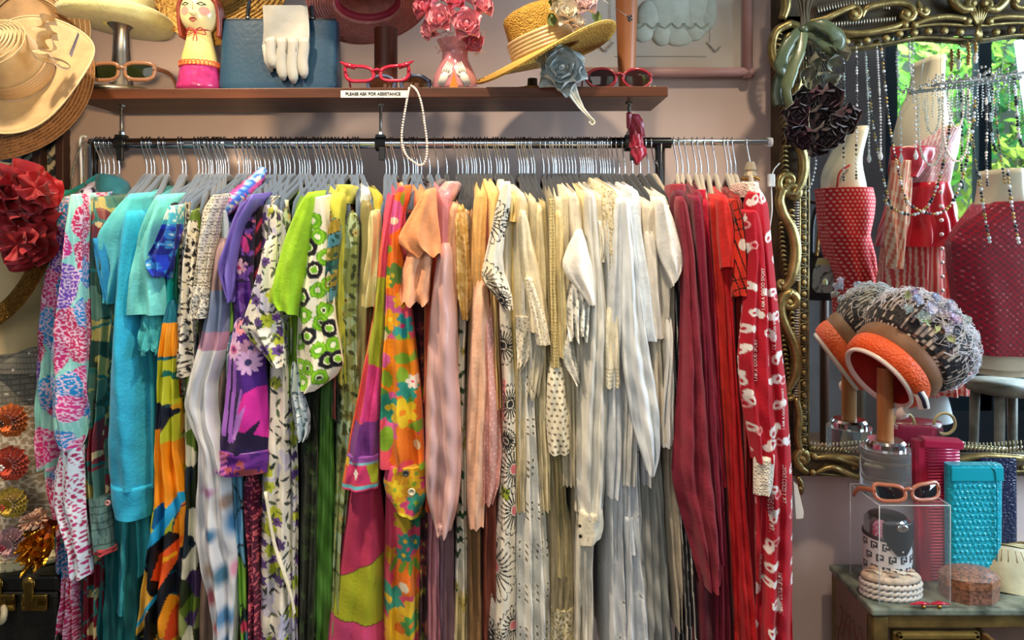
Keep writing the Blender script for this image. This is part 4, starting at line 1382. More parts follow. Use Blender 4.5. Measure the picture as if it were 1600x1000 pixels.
g = G(789, 'cream lace-cuff blouse', 'cream blouse with crochet lace edging down the sleeve', 'blouse', tx=812)
g('body', [(304, 806, 826), (360, 800, 830), (440, 798, 830), (560, 804, 826), (800, 806, 824)], 1.452, BD, '#ddd2b4', folds=3)
g('sleeve', [(330, 808, 824), (378, 812, 832), (430, 818, 846), (480, 824, 854), (520, 828, 858)], 1.420, 0.05, '#efe3c2', amp=0.006)
g('lace_edging', [(435, 820, 832), (480, 828, 848), (520, 836, 858), (540, 842, 860)], 1.414, 0.02, None, p_lacey('#efe6cc', '#9c8f70', 5), amp=0.004)
g('lace_cuff', [(495, 806, 832), (530, 806, 830), (560, 808, 828), (578, 808, 814)], 1.434, 0.04, None, p_lacey('#e2dac4', '#9a9078', 6, 3), amp=0.006, wave=4)

g = G(794, 'white eyelet dress', 'long white cotton dress with rows of embroidered eyelets', 'dress', tx=818)
g('body', [(330, 812, 826), (560, 812, 838), (640, 810, 842), (760, 808, 852), (880, 808, 862), (1030, 808, 866)], 1.446, BD, None, p_eyelet, folds=3, amp=0.013, slope=0.03)

g = G(811, 'ivory ruffle blouse', 'ivory blouse with soft ruffles left of the crochet sleeve', 'blouse', tx=830)
g('body', [(312, 826, 842), (420, 834, 852), (560, 826, 852), (760, 842, 862)], 1.456, BD, '#c9c0a2', folds=3)
g('ruffle', [(500, 828, 858), (540, 826, 856), (580, 822, 852), (622, 820, 842)], 1.438, 0.04, '#d6cfb8', amp=0.012, folds=4, wave=6, wavn=6)

g = G(819, 'beige linen dress', 'beige linen dress with straight pleats between eyelet and crochet', 'dress', tx=838)
g('body', [(330, 836, 848), (560, 836, 862), (700, 848, 872), (860, 858, 884), (1030, 862, 890)], 1.462, 0.32, '#a99d80', folds=4, slope=0.03)

g = G(825, 'cream tunic', 'cream tunic with a narrow straight shoulder', 'top', tx=846)
g('body', [(322, 838, 850), (420, 838, 856), (600, 842, 858), (800, 848, 860)], 1.448, BD, '#e2d6b0')

g = G(831, 'straw-yellow lace dress', 'straw-yellow lace-trimmed dress with scalloped hem near the floor', 'dress', tx=852)
g('body', [(316, 844, 856), (420, 846, 862), (700, 860, 880), (900, 864, 896)], 1.458, BD, '#b3a477', folds=3)
g('lace_hem', [(955, 862, 898), (990, 862, 899), (1030, 861, 900)], 1.452, 0.1, None, p_lacey('#c7b88c', '#7a6c48', 7, 5), amp=0.006)
g('skirt', [(800, 864, 894), (900, 863, 897), (958, 862, 898)], 1.455, 0.12, '#a79a78', folds=4, amp=0.009)

g = G(849, 'crochet sleeve cardigan', 'cream open-crochet cardigan with long net-like sleeve', 'top', tx=858)
g('body', [(306, 854, 868), (420, 856, 870), (560, 856, 876), (700, 854, 880)], 1.452, BD, '#8f866c')
g('braid', [(310, 858, 866), (420, 860, 869), (500, 862, 872), (575, 862, 876)], 1.418, 0.03, None, p_braid, amp=0.003)
g('sleeve', [(565, 860, 880), (600, 856, 884), (650, 855, 889), (700, 857, 892), (712, 858, 890)], 1.414, 0.05, None, p_crochet, amp=0.005)

g = G(864, 'cream shirt', 'cream shirt with pleated front and plain shoulder', 'shirt', tx=870)
g('body', [(308, 864, 882), (400, 866, 884), (540, 872, 888), (760, 878, 896)], 1.450, BD, '#e6dcc0', folds=3)
g('sleeve', [(330, 866, 880), (420, 868, 882), (500, 870, 886), (560, 872, 884)], 1.428, 0.04, '#e9d9a6', amp=0.006)

g = G(869, 'ivory crinkle blouse', 'ivory crinkled blouse with short lace sleeve', 'blouse', tx=880)
g('body', [(304, 874, 890), (380, 878, 892), (560, 880, 900), (760, 888, 904)], 1.454, BD, '#d3c9ad', folds=3)
g('lace_sleeve', [(520, 874, 896), (560, 878, 902), (575, 884, 906), (600, 900, 908)], 1.424, 0.035, None, p_lacey('#e6e6e0', '#b3b3a8', 6, 2), wave=3)

g = G(878, 'white cap-sleeve blouse', 'white cotton blouse with a crisp pointed cap sleeve and ruffled lace below', 'blouse', tx=898)
g('body', [(302, 888, 906), (340, 888, 912), (400, 896, 916), (600, 900, 914), (800, 900, 910)], 1.452, BD, '#e6e0d0')
g('sleeve', [(358, 902, 914), (390, 888, 920), (410, 878, 926), (424, 874, 930), (445, 900, 930), (478, 922, 929)], 1.392, 0.05, '#f1efe8', amp=0.006)
g('lace_ruffle', [(445, 888, 922), (480, 886, 924), (510, 887, 922), (530, 890, 918)], 1.404, 0.045, None, p_lacey('#eeeee8', '#a8a89e', 8, 4), amp=0.016, folds=4, wave=6, wavn=7)

g = G(884, 'oyster satin slip', 'oyster satin slip seen as a thin strip left of the sheer long-sleeve blouse', 'dress', tx=906)
g('body', [(330, 900, 914), (560, 900, 916), (700, 896, 916), (1030, 894, 924)], 1.462, 0.32, fabric('#a2957c', 'satin'), slope=0.03)

g = G(894, 'butter blouse', 'buttery cream blouse with thin gold trim at the shoulder', 'blouse', tx=916)
g('body', [(302, 908, 922), (360, 914, 928), (560, 918, 932), (760, 912, 930)], 1.450, BD, '#eadba8')

g = G(907, 'sheer long-sleeve blouse', 'sheer white blouse with a long full sleeve and pleated buttoned cuff', 'blouse', tx=926)
g('body', [(300, 914, 934), (400, 920, 940), (560, 920, 946), (860, 900, 930), (1030, 898, 930)], 1.444, BD, '#dcd8cc', folds=3)
g('sleeve', [(300, 914, 932), (360, 918, 936), (450, 922, 946), (520, 918, 950), (600, 912, 952), (700, 906, 952), (760, 902, 950), (800, 906, 946), (812, 908, 944)], 1.412, 0.07, fabric('#e3e2da', 'silk'), amp=0.012, folds=2.4)
g('cuff', [(804, 908, 944), (825, 906, 945), (840, 906, 944), (852, 908, 940)], 1.408, 0.06, '#e6e1cc', amp=0.004, hs=5)
button(g.root, 907, 838, 1.404, 0.0035, '#3a352c')
button(g.root, 906, 822, 1.404, 0.003, '#3a352c')

g = G(913, 'white peasant blouse', 'white peasant blouse with elastic gathered neckline', 'blouse', tx=938)
g('body', [(306, 930, 946), (400, 932, 950), (560, 936, 956), (760, 944, 960)], 1.456, BD, '#d9d2bc', folds=3)
g('puff_sleeve', [(345, 932, 940), (375, 932, 946), (392, 934, 948), (410, 932, 942)], 1.43, 0.04, '#ece8da', amp=0.01, folds=3)

g = G(920, 'lace panel dress', 'white dress with a vertical lace panel and pintucked sleeve', 'dress', tx=950)
g('body', [(300, 946, 964), (400, 944, 962), (560, 944, 972), (760, 950, 976), (1030, 950, 990)], 1.446, BD, None, p_eyelet_flower, folds=2, slope=0.04)
g('sleeve', [(480, 946, 974), (540, 944, 972), (590, 942, 972), (607, 944, 970)], 1.416, 0.05, None, lambda x, y: Paint(x, y, '#e0dac4').put((y > 575) & (y % 6 < 2), '#b5ad94').put((x < 950) & (vnoise(x / 2, y / 2, 2) > 0.6), '#f4f0e2'), amp=0.008)

g = G(926, 'smocked cream blouse', 'cream smocked blouse with ruched shoulder lace', 'blouse', tx=958)
g('body', [(296, 944, 968), (330, 944, 970), (400, 952, 968), (600, 956, 970)], 1.44, BD, None, p_lacey('#e8dcb8', '#a3946c', 6, 8), amp=0.014, folds=5)

g = G(938, 'powder-white shirt', 'cool white shirt with long straight sleeve left of the scarf-sleeve blouse', 'shirt', tx=966)
g('body', [(300, 960, 978), (400, 962, 976), (700, 960, 980), (860, 958, 984)], 1.452, BD, '#dfe2e4', folds=3)
g('sleeve', [(310, 962, 974), (400, 958, 974), (500, 950, 974), (580, 952, 970), (700, 950, 974), (780, 952, 968)], 1.424, 0.05, '#e4e9ee', amp=0.008)

g = G(945, 'white scarf-sleeve blouse', 'white satin blouse with a long draped scarf-like sleeve ending in a point', 'blouse', tx=976)
g('body', [(306, 970, 988), (420, 972, 992), (600, 978, 1000), (760, 972, 996)], 1.438, BD, '#e2e0d8', folds=3)
g('sleeve', [(310, 971, 986), (380, 974, 994), (450, 974, 1004), (520, 974, 1012), (560, 974, 1020), (600, 978, 1027), (650, 986, 1033), (690, 996, 1035), (720, 1006, 1033), (744, 1014, 1022)], 1.405, 0.05, fabric('#e6edf2', 'silk'), amp=0.013, folds=2.2)

g = G(953, 'white embroidered gown', 'long white gown with scattered embroidered flowers down to the floor', 'dress', tx=984)
g('body', [(320, 980, 994), (560, 982, 1000), (760, 974, 1002), (860, 970, 1008), (940, 966, 1018), (1030, 962, 1028)], 1.446, 0.32, None, p_eyelet_flower, folds=2.5, amp=0.012, slope=0.03)
g('patch_pocket', [(810, 976, 990), (840, 978, 994), (868, 979, 996)], 1.440, 0.02, '#e8eef2', amp=0.002)

g = G(959, 'ice-white long tee', 'ice-white jersey top with long smooth sleeve', 'top', tx=990)
g('body', [(300, 984, 1004), (400, 990, 1006), (600, 1002, 1016), (760, 1006, 1020)], 1.446, BD, '#d9dde0')
g('sleeve', [(292, 979, 994), (330, 984, 1000), (400, 990, 1010), (460, 996, 1020), (520, 1004, 1026), (534, 1012, 1029)], 1.418, 0.045, '#dfe8ef', amp=0.004, folds=1.2)

g = G(976, 'oatmeal tee', 'oatmeal jersey tee with grey collar stand', 'top', tx=1010)
g('body', [(318, 1004, 1026), (400, 1010, 1028), (600, 1018, 1038), (692, 1022, 1044)], 1.440, BD, '#ddd2be')
g('sleeve', [(356, 1008, 1026), (400, 1010, 1030), (470, 1016, 1036), (530, 1024, 1040)], 1.424, 0.04, '#e2dcd2', amp=0.004)

g = G(988, 'grey chiffon gown', 'pale grey chiffon gown with deep pleats right of the embroidered gown', 'dress', tx=1018)
g('body', [(340, 1012, 1024), (600, 1016, 1034), (720, 1004, 1034), (860, 1004, 1044), (1030, 1004, 1058)], 1.462, 0.3, fabric('#a6a8a4', 'silk'), folds=4, amp=0.016, slope=0.02)

g = G(1000, 'white cotton tee', 'white cotton t-shirt with wide open sleeve, last of the whites', 'shirt', tx=1034)
g('body', [(308, 1026, 1048), (400, 1026, 1052), (560, 1036, 1054), (692, 1040, 1056)], 1.446, BD, '#d6d2c6')
g('sleeve', [(310, 1028, 1042), (340, 1030, 1054), (380, 1030, 1066), (408, 1032, 1073), (425, 1046, 1069), (446, 1052, 1058)], 1.408, 0.05, '#ece9e2', amp=0.005, hs=4, ht=4)

g = G(1013, 'white satin camisole', 'white camisole with thin straps against the burgundy dress', 'top', tx=1046)
g('body', [(494, 1042, 1056), (560, 1043, 1055), (620, 1040, 1054), (700, 1036, 1052)], 1.428, 0.25, fabric('#e0dfdc', 'satin'), slope=0.0)
g('strap', [(320, 1043, 1046), (420, 1046, 1050), (496, 1043, 1046)], 1.44, 0.008, '#d8d4cc', amp=0.0005)

g = G(1022, 'beige long cardigan', 'beige cardigan with a long straight front edge beside the striped skirt', 'jacket', 'greige', tx=1050)
g('body', [(330, 1044, 1056), (560, 1042, 1056), (700, 1040, 1062), (860, 1046, 1068), (985, 1058, 1068)], 1.456, 0.32, '#b9ad98', slope=0.02)

g = G(1058, 'black striped skirt', 'black skirt with thin white stripes, showing low beside the burgundy dress', 'skirt', tx=1064)
g('body', [(340, 1058, 1072), (560, 1054, 1070), (625, 1050, 1070), (800, 1056, 1080), (900, 1062, 1096), (1030, 1060, 1106)], 1.452, 0.3, None, p_strip('#16151c', '#d5d0cc', 6.5, 0.22, -0.06), folds=3, slope=0.02)

g = G(1066, 'burgundy shirt dress', 'dark burgundy shirt dress with long folded pointed sleeve', 'dress', tx=1068)
g('body', [(300, 1044, 1076), (330, 1044, 1082), (400, 1054, 1092), (600, 1056, 1110), (760, 1066, 1122), (860, 1078, 1128), (1030, 1078, 1130)], 1.442, BD, '#5f1c2c')
g('collar', [(287, 1050, 1074), (300, 1050, 1076), (312, 1052, 1074)], 1.47, 0.09, '#a23a46', amp=0.003)
g('sleeve', [(308, 1058, 1074), (350, 1062, 1082), (400, 1070, 1090), (450, 1070, 1092), (560, 1068, 1104), (680, 1062, 1112), (750, 1058, 1120), (800, 1070, 1126), (850, 1086, 1131), (885, 1094, 1131), (926, 1104, 1126)], 1.408, 0.05, '#8c2c3c', amp=0.012, folds=2.2)

g = G(1075, 'wine red blouse', 'wine red blouse with straight sleeve behind the burgundy dress', 'blouse', tx=1086)
g('body', [(300, 1078, 1100), (400, 1088, 1108), (600, 1100, 1122), (760, 1108, 1134), (900, 1112, 1140), (1030, 1110, 1144)], 1.446, BD, '#7a1f34', folds=3)
g('sleeve', [(306, 1084, 1098), (380, 1090, 1106), (500, 1096, 1112), (640, 1104, 1124), (780, 1112, 1134), (868, 1118, 1136), (884, 1124, 1134)], 1.424, 0.045, '#8a2440', amp=0.009)

g = G(1087, 'crimson mock-neck top', 'crimson mock-neck top with bare hanger end at its cold shoulder', 'top', tx=1100)
g('body', [(314, 1092, 1112), (340, 1092, 1112), (400, 1106, 1112), (520, 1110, 1124), (760, 1116, 1142)], 1.450, BD, '#b01c38')
g('mock_neck', [(296, 1090, 1106), (304, 1089, 1106), (316, 1092, 1108)], 1.47, 0.08, '#c22240', amp=0.002)

g = G(1095, 'dark maroon gown', 'dark maroon gown in the gap left of the scarlet dress', 'dress', tx=1104)
g('body', [(330, 1100, 1112), (600, 1112, 1132), (800, 1124, 1150), (1030, 1126, 1160)], 1.470, 0.32, '#4a0d18', slope=0.02)

g = G(1106, 'orange-red dress', 'orange-red sleeveless dress between crimson top and scarlet tee', 'dress', tx=1116)
g('body', [(318, 1106, 1122), (345, 1110, 1130), (400, 1112, 1134), (560, 1122, 1142), (760, 1134, 1158), (1030, 1150, 1176)], 1.446, BD, '#b4241c')

g = G(1118, 'scarlet tee dress', 'scarlet jersey dress with a short loose sleeve', 'dress', tx=1132)
g('body', [(308, 1122, 1142), (400, 1126, 1148), (560, 1140, 1152), (650, 1140, 1158), (760, 1142, 1166), (1030, 1150, 1192)], 1.438, BD, '#c41c24', folds=2.5)
g('sleeve', [(306, 1124, 1140), (340, 1124, 1148), (378, 1128, 1152), (396, 1130, 1150), (420, 1132, 1146)], 1.416, 0.04, '#d9302c', amp=0.005, ht=3)

g = G(1136, 'black-lined orange shirt', 'orange-red shirt with black line drawing on its sleeve', 'shirt', tx=1154)
g('body', [(308, 1142, 1162), (400, 1150, 1168), (600, 1156, 1170), (760, 1160, 1172)], 1.446, BD, '#8a1c1c')
g('sleeve', [(312, 1146, 1158), (350, 1152, 1164), (400, 1150, 1176), (440, 1147, 1180), (466, 1148, 1180)], 1.412, 0.045, None, p_blackred, amp=0.004, ht=3)

g = G(1149, 'red fleece gown', 'deep red fleece gown hidden between the orange shirt and the printed pajamas', 'dress', tx=1164)
g('body', [(320, 1160, 1172), (560, 1164, 1180), (800, 1166, 1186), (1030, 1176, 1200)], 1.458, 0.32, '#a01424', slope=0.02)

g = G(1172, 'red printed pajamas', 'red pajamas with white all-over print and ribbed white cuff at the rail end', 'pajamas', tx=1184)
pb = g('body', [(302, 1162, 1200), (340, 1164, 1204), (420, 1168, 1212), (520, 1170, 1222), (640, 1174, 1236), (760, 1180, 1242), (1030, 1184, 1243)], 1.424, BD, None, p_pj, folds=2.5, amp=0.012)
ps_ = g('sleeve', [(330, 1166, 1192), (400, 1172, 1200), (480, 1166, 1206), (560, 1160, 1206), (620, 1164, 1210), (680, 1176, 1216), (724, 1182, 1216)], 1.396, 0.05, None, p_pj, amp=0.009)
g('cuff', [(716, 1184, 1216), (745, 1184, 1214), (778, 1184, 1208)], 1.392, 0.045, fabric('#e9e1d2', 'knit'), amp=0.003, ht=3)
g('collar', [(284, 1160, 1190), (296, 1158, 1192), (308, 1162, 1196)], 1.45, 0.10, fabric('#eadfce', 'knit'), amp=0.002)

ink = mat('white_print', '#e6d2d0', 0.7)
for x, y, tg in ((1212, 520, pb), (1226, 640, pb), (1206, 800, pb), (1228, 760, pb), (1196, 905, pb), (1222, 930, pb), (1176, 560, ps_), (1200, 620, ps_), (1186, 450, ps_)):
    print_text('I AM A GOOD SPORT', 0.0082, x, y, 1.42, tg, g.root, ink)

# more garments pressed between the others: only slivers of cloth and their hangers show
FILL = [(321, 'teal viscose dress', '#2a5f62'), (329.5, 'mustard slip', '#8a6a2c'), (341.5, 'taupe blouse', '#5d5148'), (348.5, 'plum blouse', '#4a2c44'), (357, 'ink-blue dress', '#26304a'),
        (380, 'denim-blue blouse', '#34466c'), (387.5, 'violet slip', '#43307a'), (403, 'raspberry blouse', '#7a2444'), (431, 'khaki dress', '#5c5a34'), (449, 'charcoal dress', '#2c2c2a'),
        (460, 'moss blouse', '#4a5a24'), (472, 'forest dress', '#233a1c'), (480.5, 'fern blouse', '#3a5a24'), (498, 'olive slip', '#4f5a2a'), (508, 'sage blouse', '#6a7a4a'),
        (519, 'gold-green dress', '#7a7a30'), (530, 'lichen dress', '#6c7448'), (542, 'bronze-green blouse', '#6a5f30'), (561, 'straw blouse', '#b0a04a'), (619, 'brick dress', '#8a3a2c'),
        (638, 'maroon slip', '#4a1a1c'), (649, 'salmon blouse', '#c8745c'), (658, 'apricot slip', '#d09068'), (728, 'caramel blouse', '#9a7446'), (741, 'sand dress', '#b08a5a'),
        (767, 'copper slip', '#8a5436'), (780, 'pearl blouse', '#b3aa98'), (815, 'ecru dress', '#b8ac8c'), (823, 'bone blouse', '#c4ba9c'), (835, 'parchment dress', '#b5a880'),
        (857, 'linen slip', '#9a8f74'), (867, 'wheat blouse', '#c9bb8c'), (873.5, 'chalk dress', '#b9b2a0'), (889, 'vanilla blouse', '#d2c498'), (899, 'putty slip', '#8f877a'),
        (910, 'almond dress', '#b0a68e'), (917, 'milk-white blouse', '#ccc8ba'), (923, 'cream slip', '#c4bba0'), (931, 'frost blouse', '#bfc2c2'), (942, 'snow dress', '#c9cccc'),
        (949, 'cloud blouse', '#bcc0c4'), (967, 'mist dress', '#a8abac'), (1142, 'garnet blouse', '#7a1420')]
for i, (h, nm, c) in enumerate(FILL):
    t = tip_px(h)
    g = G(h, nm, nm + ', a narrow sliver squeezed among its neighbours on the rail', 'dress' if ('dress' in nm or 'slip' in nm) else 'blouse')
    w = 7
    end = [640, 820, 980, 720][i % 4]
    g('body', [(322, t - w, t + w), (420, t - w - 1, t + w - 1), (end, t - w + (t - 820) * 0.02, t + w + (t - 820) * 0.02)], 1.57, 0.30, c)
# ------------------------------------------------------------------ things on the shelf
def lens_outline(w, h, n=28, kind='oval', side=1):
    out = []
    for k in range(n):
        t = 2 * PI * k / n
        e = {'oval': 1.0, 'square': 0.62, 'cat': 0.72}[kind]
        c, s = math.cos(t), math.sin(t)
        x = w * math.copysign(abs(c) ** e, c)
        z = h * math.copysign(abs(s) ** e, s)
        if kind == 'cat':
            z += h * 0.55 * max(0, side * x / w) ** 1.5 * (0.5 + 0.5 * s) - h * 0.1 * max(0, -side * x / w)
            x += side * w * 0.12 * max(0, s)
        if kind == 'square':
            x *= 1 + 0.08 * s
        out.append((x, z))
    return out

def glasses(label, c, width, lh, kind, frame_m, lens_m, yaw=0, pitch=0, roll=0, temple=0.125, rim=0.0024, droop=-0.035, group='glasses for sale', wing=0):
    """eyeglasses: c is the point under the bridge; front looks to -Y"""
    t = thing('sunglasses' if lens_m else 'eyeglasses', label, 'sunglasses' if lens_m else 'glasses', c, group)
    R = Euler((pitch, roll, yaw)).to_matrix()
    lw = width * 0.215
    cx = width * 0.265
    C = Vector(c) + Vector((0, 0, lh + rim))
    def W(p):
        return C + R @ Vector(p)
    fr = MB()
    for s in (-1, 1):
        ol = lens_outline(lw, lh, 32, kind, s)
        fr.tube([W((s * cx + x, 0.008 * (abs(s * cx + x) / width * 2) ** 2, z)) for x, z in ol], rim, 7, closed=True, flat=(1.0, 1.5, R @ Vector((0, 1, 0))))
        if wing:
            fr.tube([W((s * (cx + lw * 0.3), 0.004, lh * 0.9)), W((s * (cx + lw * 0.9), 0.006, lh * 1.25)), W((s * (cx + lw * 1.35), 0.01, lh * 1.75))], [rim * 2.2, rim * 2.0, rim * 0.6], 7)
    fr.tube([W((-cx + lw * 0.92, 0.001, lh * 0.3)), W((0, -0.003, lh * 0.5)), W((cx - lw * 0.92, 0.001, lh * 0.3))], rim * 1.4, 7)
    fr.build('frame_front', frame_m, t)
    for s in (-1, 1):
        if lens_m:
            ol = lens_outline(lw, lh, 28, kind, s)
            n = len(ol)
            vs = [W((s * cx + x, 0.008 * (abs(s * cx + x) / width * 2) ** 2, z)) for x, z in ol]
            vs.append(W((s * cx, -0.003, 0)))
            raw('lens', vs, [(i, (i + 1) % n, n) for i in range(n)], lens_m, t)
        ex = s * width * 0.49
        MB().tube(smooth_path([W((s * (cx + lw * 0.95), 0.004, lh * 0.45)), W((ex, 0.012, lh * 0.42)), W((ex * 1.0, temple * 0.7, lh * 0.3)), W((ex * 0.98, temple, droop))], 5), 1.0, 7,
                  flat=(rim * 0.8, rim * 1.7, R @ Vector((1, 0, 0)))).build('temple', frame_m, t)
    return t

def petal(mb, c, M, R, cup, w, ang, tilt, seed):
    rs = random.Random(seed)
    a = rs.random() * 6
    def fn(u, v):
        s = (u - 0.5) * 2
        wid = w * R * math.sin(PI * min(1, 0.18 + 0.75 * v)) ** 0.8
        r = R * v
        x = wid * s
        y = r * math.cos(tilt) + cup * R * s * s * 0.25 * (-1)
        z = r * math.sin(tilt) + cup * R * (s * s) * 0.35 + 0.05 * R * math.sin(5 * s + a) * v - 0.12 * R * max(0, v - 0.75) * 4 * (0.4 + 0.6 * math.cos(s * 2))
        q = Vector((x, y, z))
        ca, sa = math.cos(ang), math.sin(ang)
        q = Vector((q.x * ca - q.y * sa, q.x * sa + q.y * ca, q.z))
        return Vector(c) + M @ q
    mb.grid(fn, 6, 5)

def rose_mb(c, R, axis, seed=0, layers=((5, 1.0, 0.25), (5, 0.85, 0.6), (4, 0.65, 0.95), (3, 0.42, 1.25)), mb=None):
    mb = mb or MB()
    M = axis_matrix(axis)
    k = seed * 17
    for li, (n, rr, tilt) in enumerate(layers):
        for i in range(n):
            k += 1
            petal(mb, c, M, R * rr, 0.9, 0.62, 2 * PI * i / n + li * 0.7 + (k % 5) * 0.06, tilt, k)
    # tight middle
    pts = [Vector(c) + M @ Vector((R * 0.16 * (1 - i / 26) * math.cos(i * 0.7), R * 0.16 * (1 - i / 26) * math.sin(i * 0.7), R * (0.15 + 0.5 * i / 26))) for i in range(26)]
    mb.tube(pts, R * 0.05, 5)
    return mb

def hat_mesh(c, axis, brim, crown_r, crown_h, seg=72, wav=0.0, wn=3, ph=0.0, dip=0.0, brim_in=None, up=Vector((0, 0, 1)), dome=0.5, edge=0.0):
    """brim part and crown part of a hat, axis points through the crown"""
    M = axis_matrix(axis, up)
    nb = 9
    prof = []
    for i in range(nb + 1):
        v = i / nb
        prof.append((crown_r + (brim - crown_r) * v, -dip * v * v + edge * max(0, v - 0.8) * 5))
    b = MB().lathe(prof, c, seg, M, wob=lambda t, i: (0.0, wav * (i / nb) ** 1.5 * math.sin(wn * t + ph)))
    cp = []
    n2 = 10
    for i in range(n2 + 1):
        v = i / n2
        if v < 0.6:
            cp.append((crown_r * (1 - 0.10 * v / 0.6), crown_h * v / 0.6 * (1 - dome * 0.5)))
        else:
            a = (v - 0.6) / 0.4 * PI / 2
            cp.append((max(1e-4, crown_r * 0.90 * math.cos(a)), crown_h * (1 - dome * 0.5) + crown_h * dome * 0.5 * math.sin(a)))
    cr = MB().lathe(cp, c, seg, M)
    return b, cr, M

SZ = shelf_z
red_ac = mat('red_acetate', '#b8203c', 0.22, coat=0.5)
brown_ac = mat('brown_acetate', '#8a6248', 0.25, coat=0.4)
green_lens = mat('olive_lens', '#1c2210', 0.06, spec=0.8)
brown_lens = mat('brown_lens', '#2a1712', 0.06, spec=0.8)
smoke_lens = mat('smoke_lens', '#17181c', 0.05, spec=0.9)
straw = mat('straw', '#cda35c', 0.75, spec=0.25, bump=(240, 0.8, 'voronoi'), var=(70, 0.35))
straw_gold = mat('golden_straw', '#d9a94c', 0.65, spec=0.3, bump=(260, 0.9, 'voronoi'), var=(90, 0.35, '#9a6a24'))
straw_brown = mat('brown_straw', '#8a5f3a', 0.8, bump=(200, 0.9, 'voronoi'), var=(60, 0.35))

def braid_rings(c, M, r0, r1, n, prof_h, m, parent, name='braid_ring', rad=0.0012, wav=0.0, wn=3, ph=0.0, brim=1, crown_r=0):
    mb = MB()
    for i in range(n):
        r = r0 + (r1 - r0) * i / max(1, n - 1)
        pts = []
        for k in range(64):
            t = 2 * PI * k / 64
            v = max(0.0, min(1, (r - crown_r) / max(1e-6, brim - crown_r)))
            h = prof_h(r) + wav * v ** 1.5 * math.sin(wn * t + ph)
            pts.append(Vector(c) + M @ Vector((r * math.cos(t), r * math.sin(t), h)))
        mb.tube(pts, rad, 5, closed=True)
    return mb.build(name, m, parent)

# hat stand with yellow brimmed hat
silver = mat('brushed_silver', '#b9b2a6', 0.32, 1.0, bump=(40, 0.1))
c0 = P(190, 133, 1.71); c0.z = SZ(190)
st = thing('hat_stand', 'brushed silver hat stand with round base at the left of the shelf', 'hat stand', c0)
MB().lathe([(0.0, 0.0), (0.079, 0.0), (0.082, 0.006), (0.078, 0.013), (0.05, 0.018), (0.026, 0.022), (0, 0.0225)], c0, 40).build('base', silver, st, sharp=0.9)
MB().lathe([(0.026, 0.018), (0.023, 0.05), (0.0185, 0.10), (0.0165, 0.15), (0.03, 0.165), (0.0, 0.168)], c0, 32).build('column', silver, st, sharp=0.9)
hc = c0 + Vector((-0.012, 0.0, 0.162))
ht = thing('brimmed_hat', 'pale lime hat with turned-up brim and purple berries on the silver stand', 'hat', hc)
lime_felt = mat('lime_felt', '#d3cf92', 0.85, sheen=0.3, bump=(200, 0.35), var=(60, 0.12))
M = axis_matrix((0.10, 0.05, 1))
MB().lathe([(0.03, 0.002), (0.10, 0.0), (0.119, 0.006), (0.124, 0.022), (0.119, 0.028), (0.09, 0.014), (0.075, 0.013)], hc, 56, M, wob=lambda t, i: (0, 0.006 * math.sin(2 * t + 0.6) * min(1, i / 3))).build('brim', lime_felt, ht)
MB().lathe([(0.075, 0.012), (0.074, 0.07), (0.06, 0.095), (0.0, 0.1)], hc, 40, M).build('crown', lime_felt, ht)
bm_ = MB()
rs = random.Random(4)
for k in range(34):
    bm_.ball(hc + Vector((-0.045 + rs.uniform(-0.034, 0.04), -0.075 + rs.uniform(-0.012, 0.015), 0.032 + rs.uniform(-0.008, 0.03))), 0.0075, 8, 6)
props(bm_.build('berries', mat('purple_berries', '#584a66', 0.35, var=(80, 0.4)), ht), kind='stuff')
fe = MB()
for k in range(14):
    a = hc + Vector((-0.07, -0.07, 0.03)); e = a + Vector((-0.035 + 0.004 * k, -0.02, 0.03 - 0.003 * k + 0.01 * math.sin(k)))
    fe.tube([a, (a + e) / 2 + Vector((0, 0, 0.006)), e], [0.002, 0.002, 0.0004], 5)
fe.build('feather_tuft', mat('yellow_feather', '#b5b04c', 0.8), ht)

g1 = P(190, 124.5, 1.635); g1.z = c0.z + 0.0195
glasses('brown angular sunglasses with olive lenses propped on the silver stand base', g1, 0.148, 0.0185, 'square', brown_ac, green_lens, yaw=-0.06, rim=0.0032, temple=0.11, droop=-0.035)

# painted ceramic lady vase
c1 = P(312, 0, 1.67); c1.z = SZ(312)
k = 1.67 / F
vz = thing('lady_head_vase', 'painted ceramic lady figure with yellow neck and magenta base', 'figurine', c1)
glaze_y = mat('yellow_glaze', '#e6cf78', 0.18, coat=0.6, var=(18, 0.25, '#e9dfc0'))
glaze_p = mat('magenta_glaze', '#c2387e', 0.25, coat=0.5, var=(60, 0.55, '#7a1c46'), bump=(60, 0.3))
MB().lathe([(0.0, 0), (33 * k, 0.001), (34 * k, 8 * k), (31 * k, 22 * k), (29 * k, 36 * k), (27.5 * k, 41 * k)], c1, 40).build('base_skirt', glaze_p, vz)
MB().lathe([(28 * k, 39 * k), (26 * k, 55 * k), (21 * k, 75 * k), (18.5 * k, 88 * k), (18 * k, 97 * k), (20 * k, 101 * k)], c1, 40).build('bust', glaze_y, vz)
lace = MB()
for i in range(30):
    a = 2 * PI * i / 30
    cc_ = c1 + Vector((29.5 * k * math.cos(a), 29.5 * k * math.sin(a), 42 * k))
    lace.tube([cc_ + Vector((0.005 * math.cos(q) * -math.sin(a), 0.005 * math.cos(q) * math.cos(a), 0.0055 * math.sin(q))) for q in [2 * PI * j / 8 for j in range(8)]], 0.0016, 5, closed=True)
lace.build('lace_trim', mat('coral_glaze', '#d8643c', 0.3, coat=0.3), vz)
hd = c1 + Vector((0.002, -0.004, 122 * k))
MB().ball(hd, 1.0, 32, 24, (29 * k, 28 * k, 34 * k)).build('head', mat('pale_glaze', '#e4d9a4', 0.2, coat=0.6), vz)
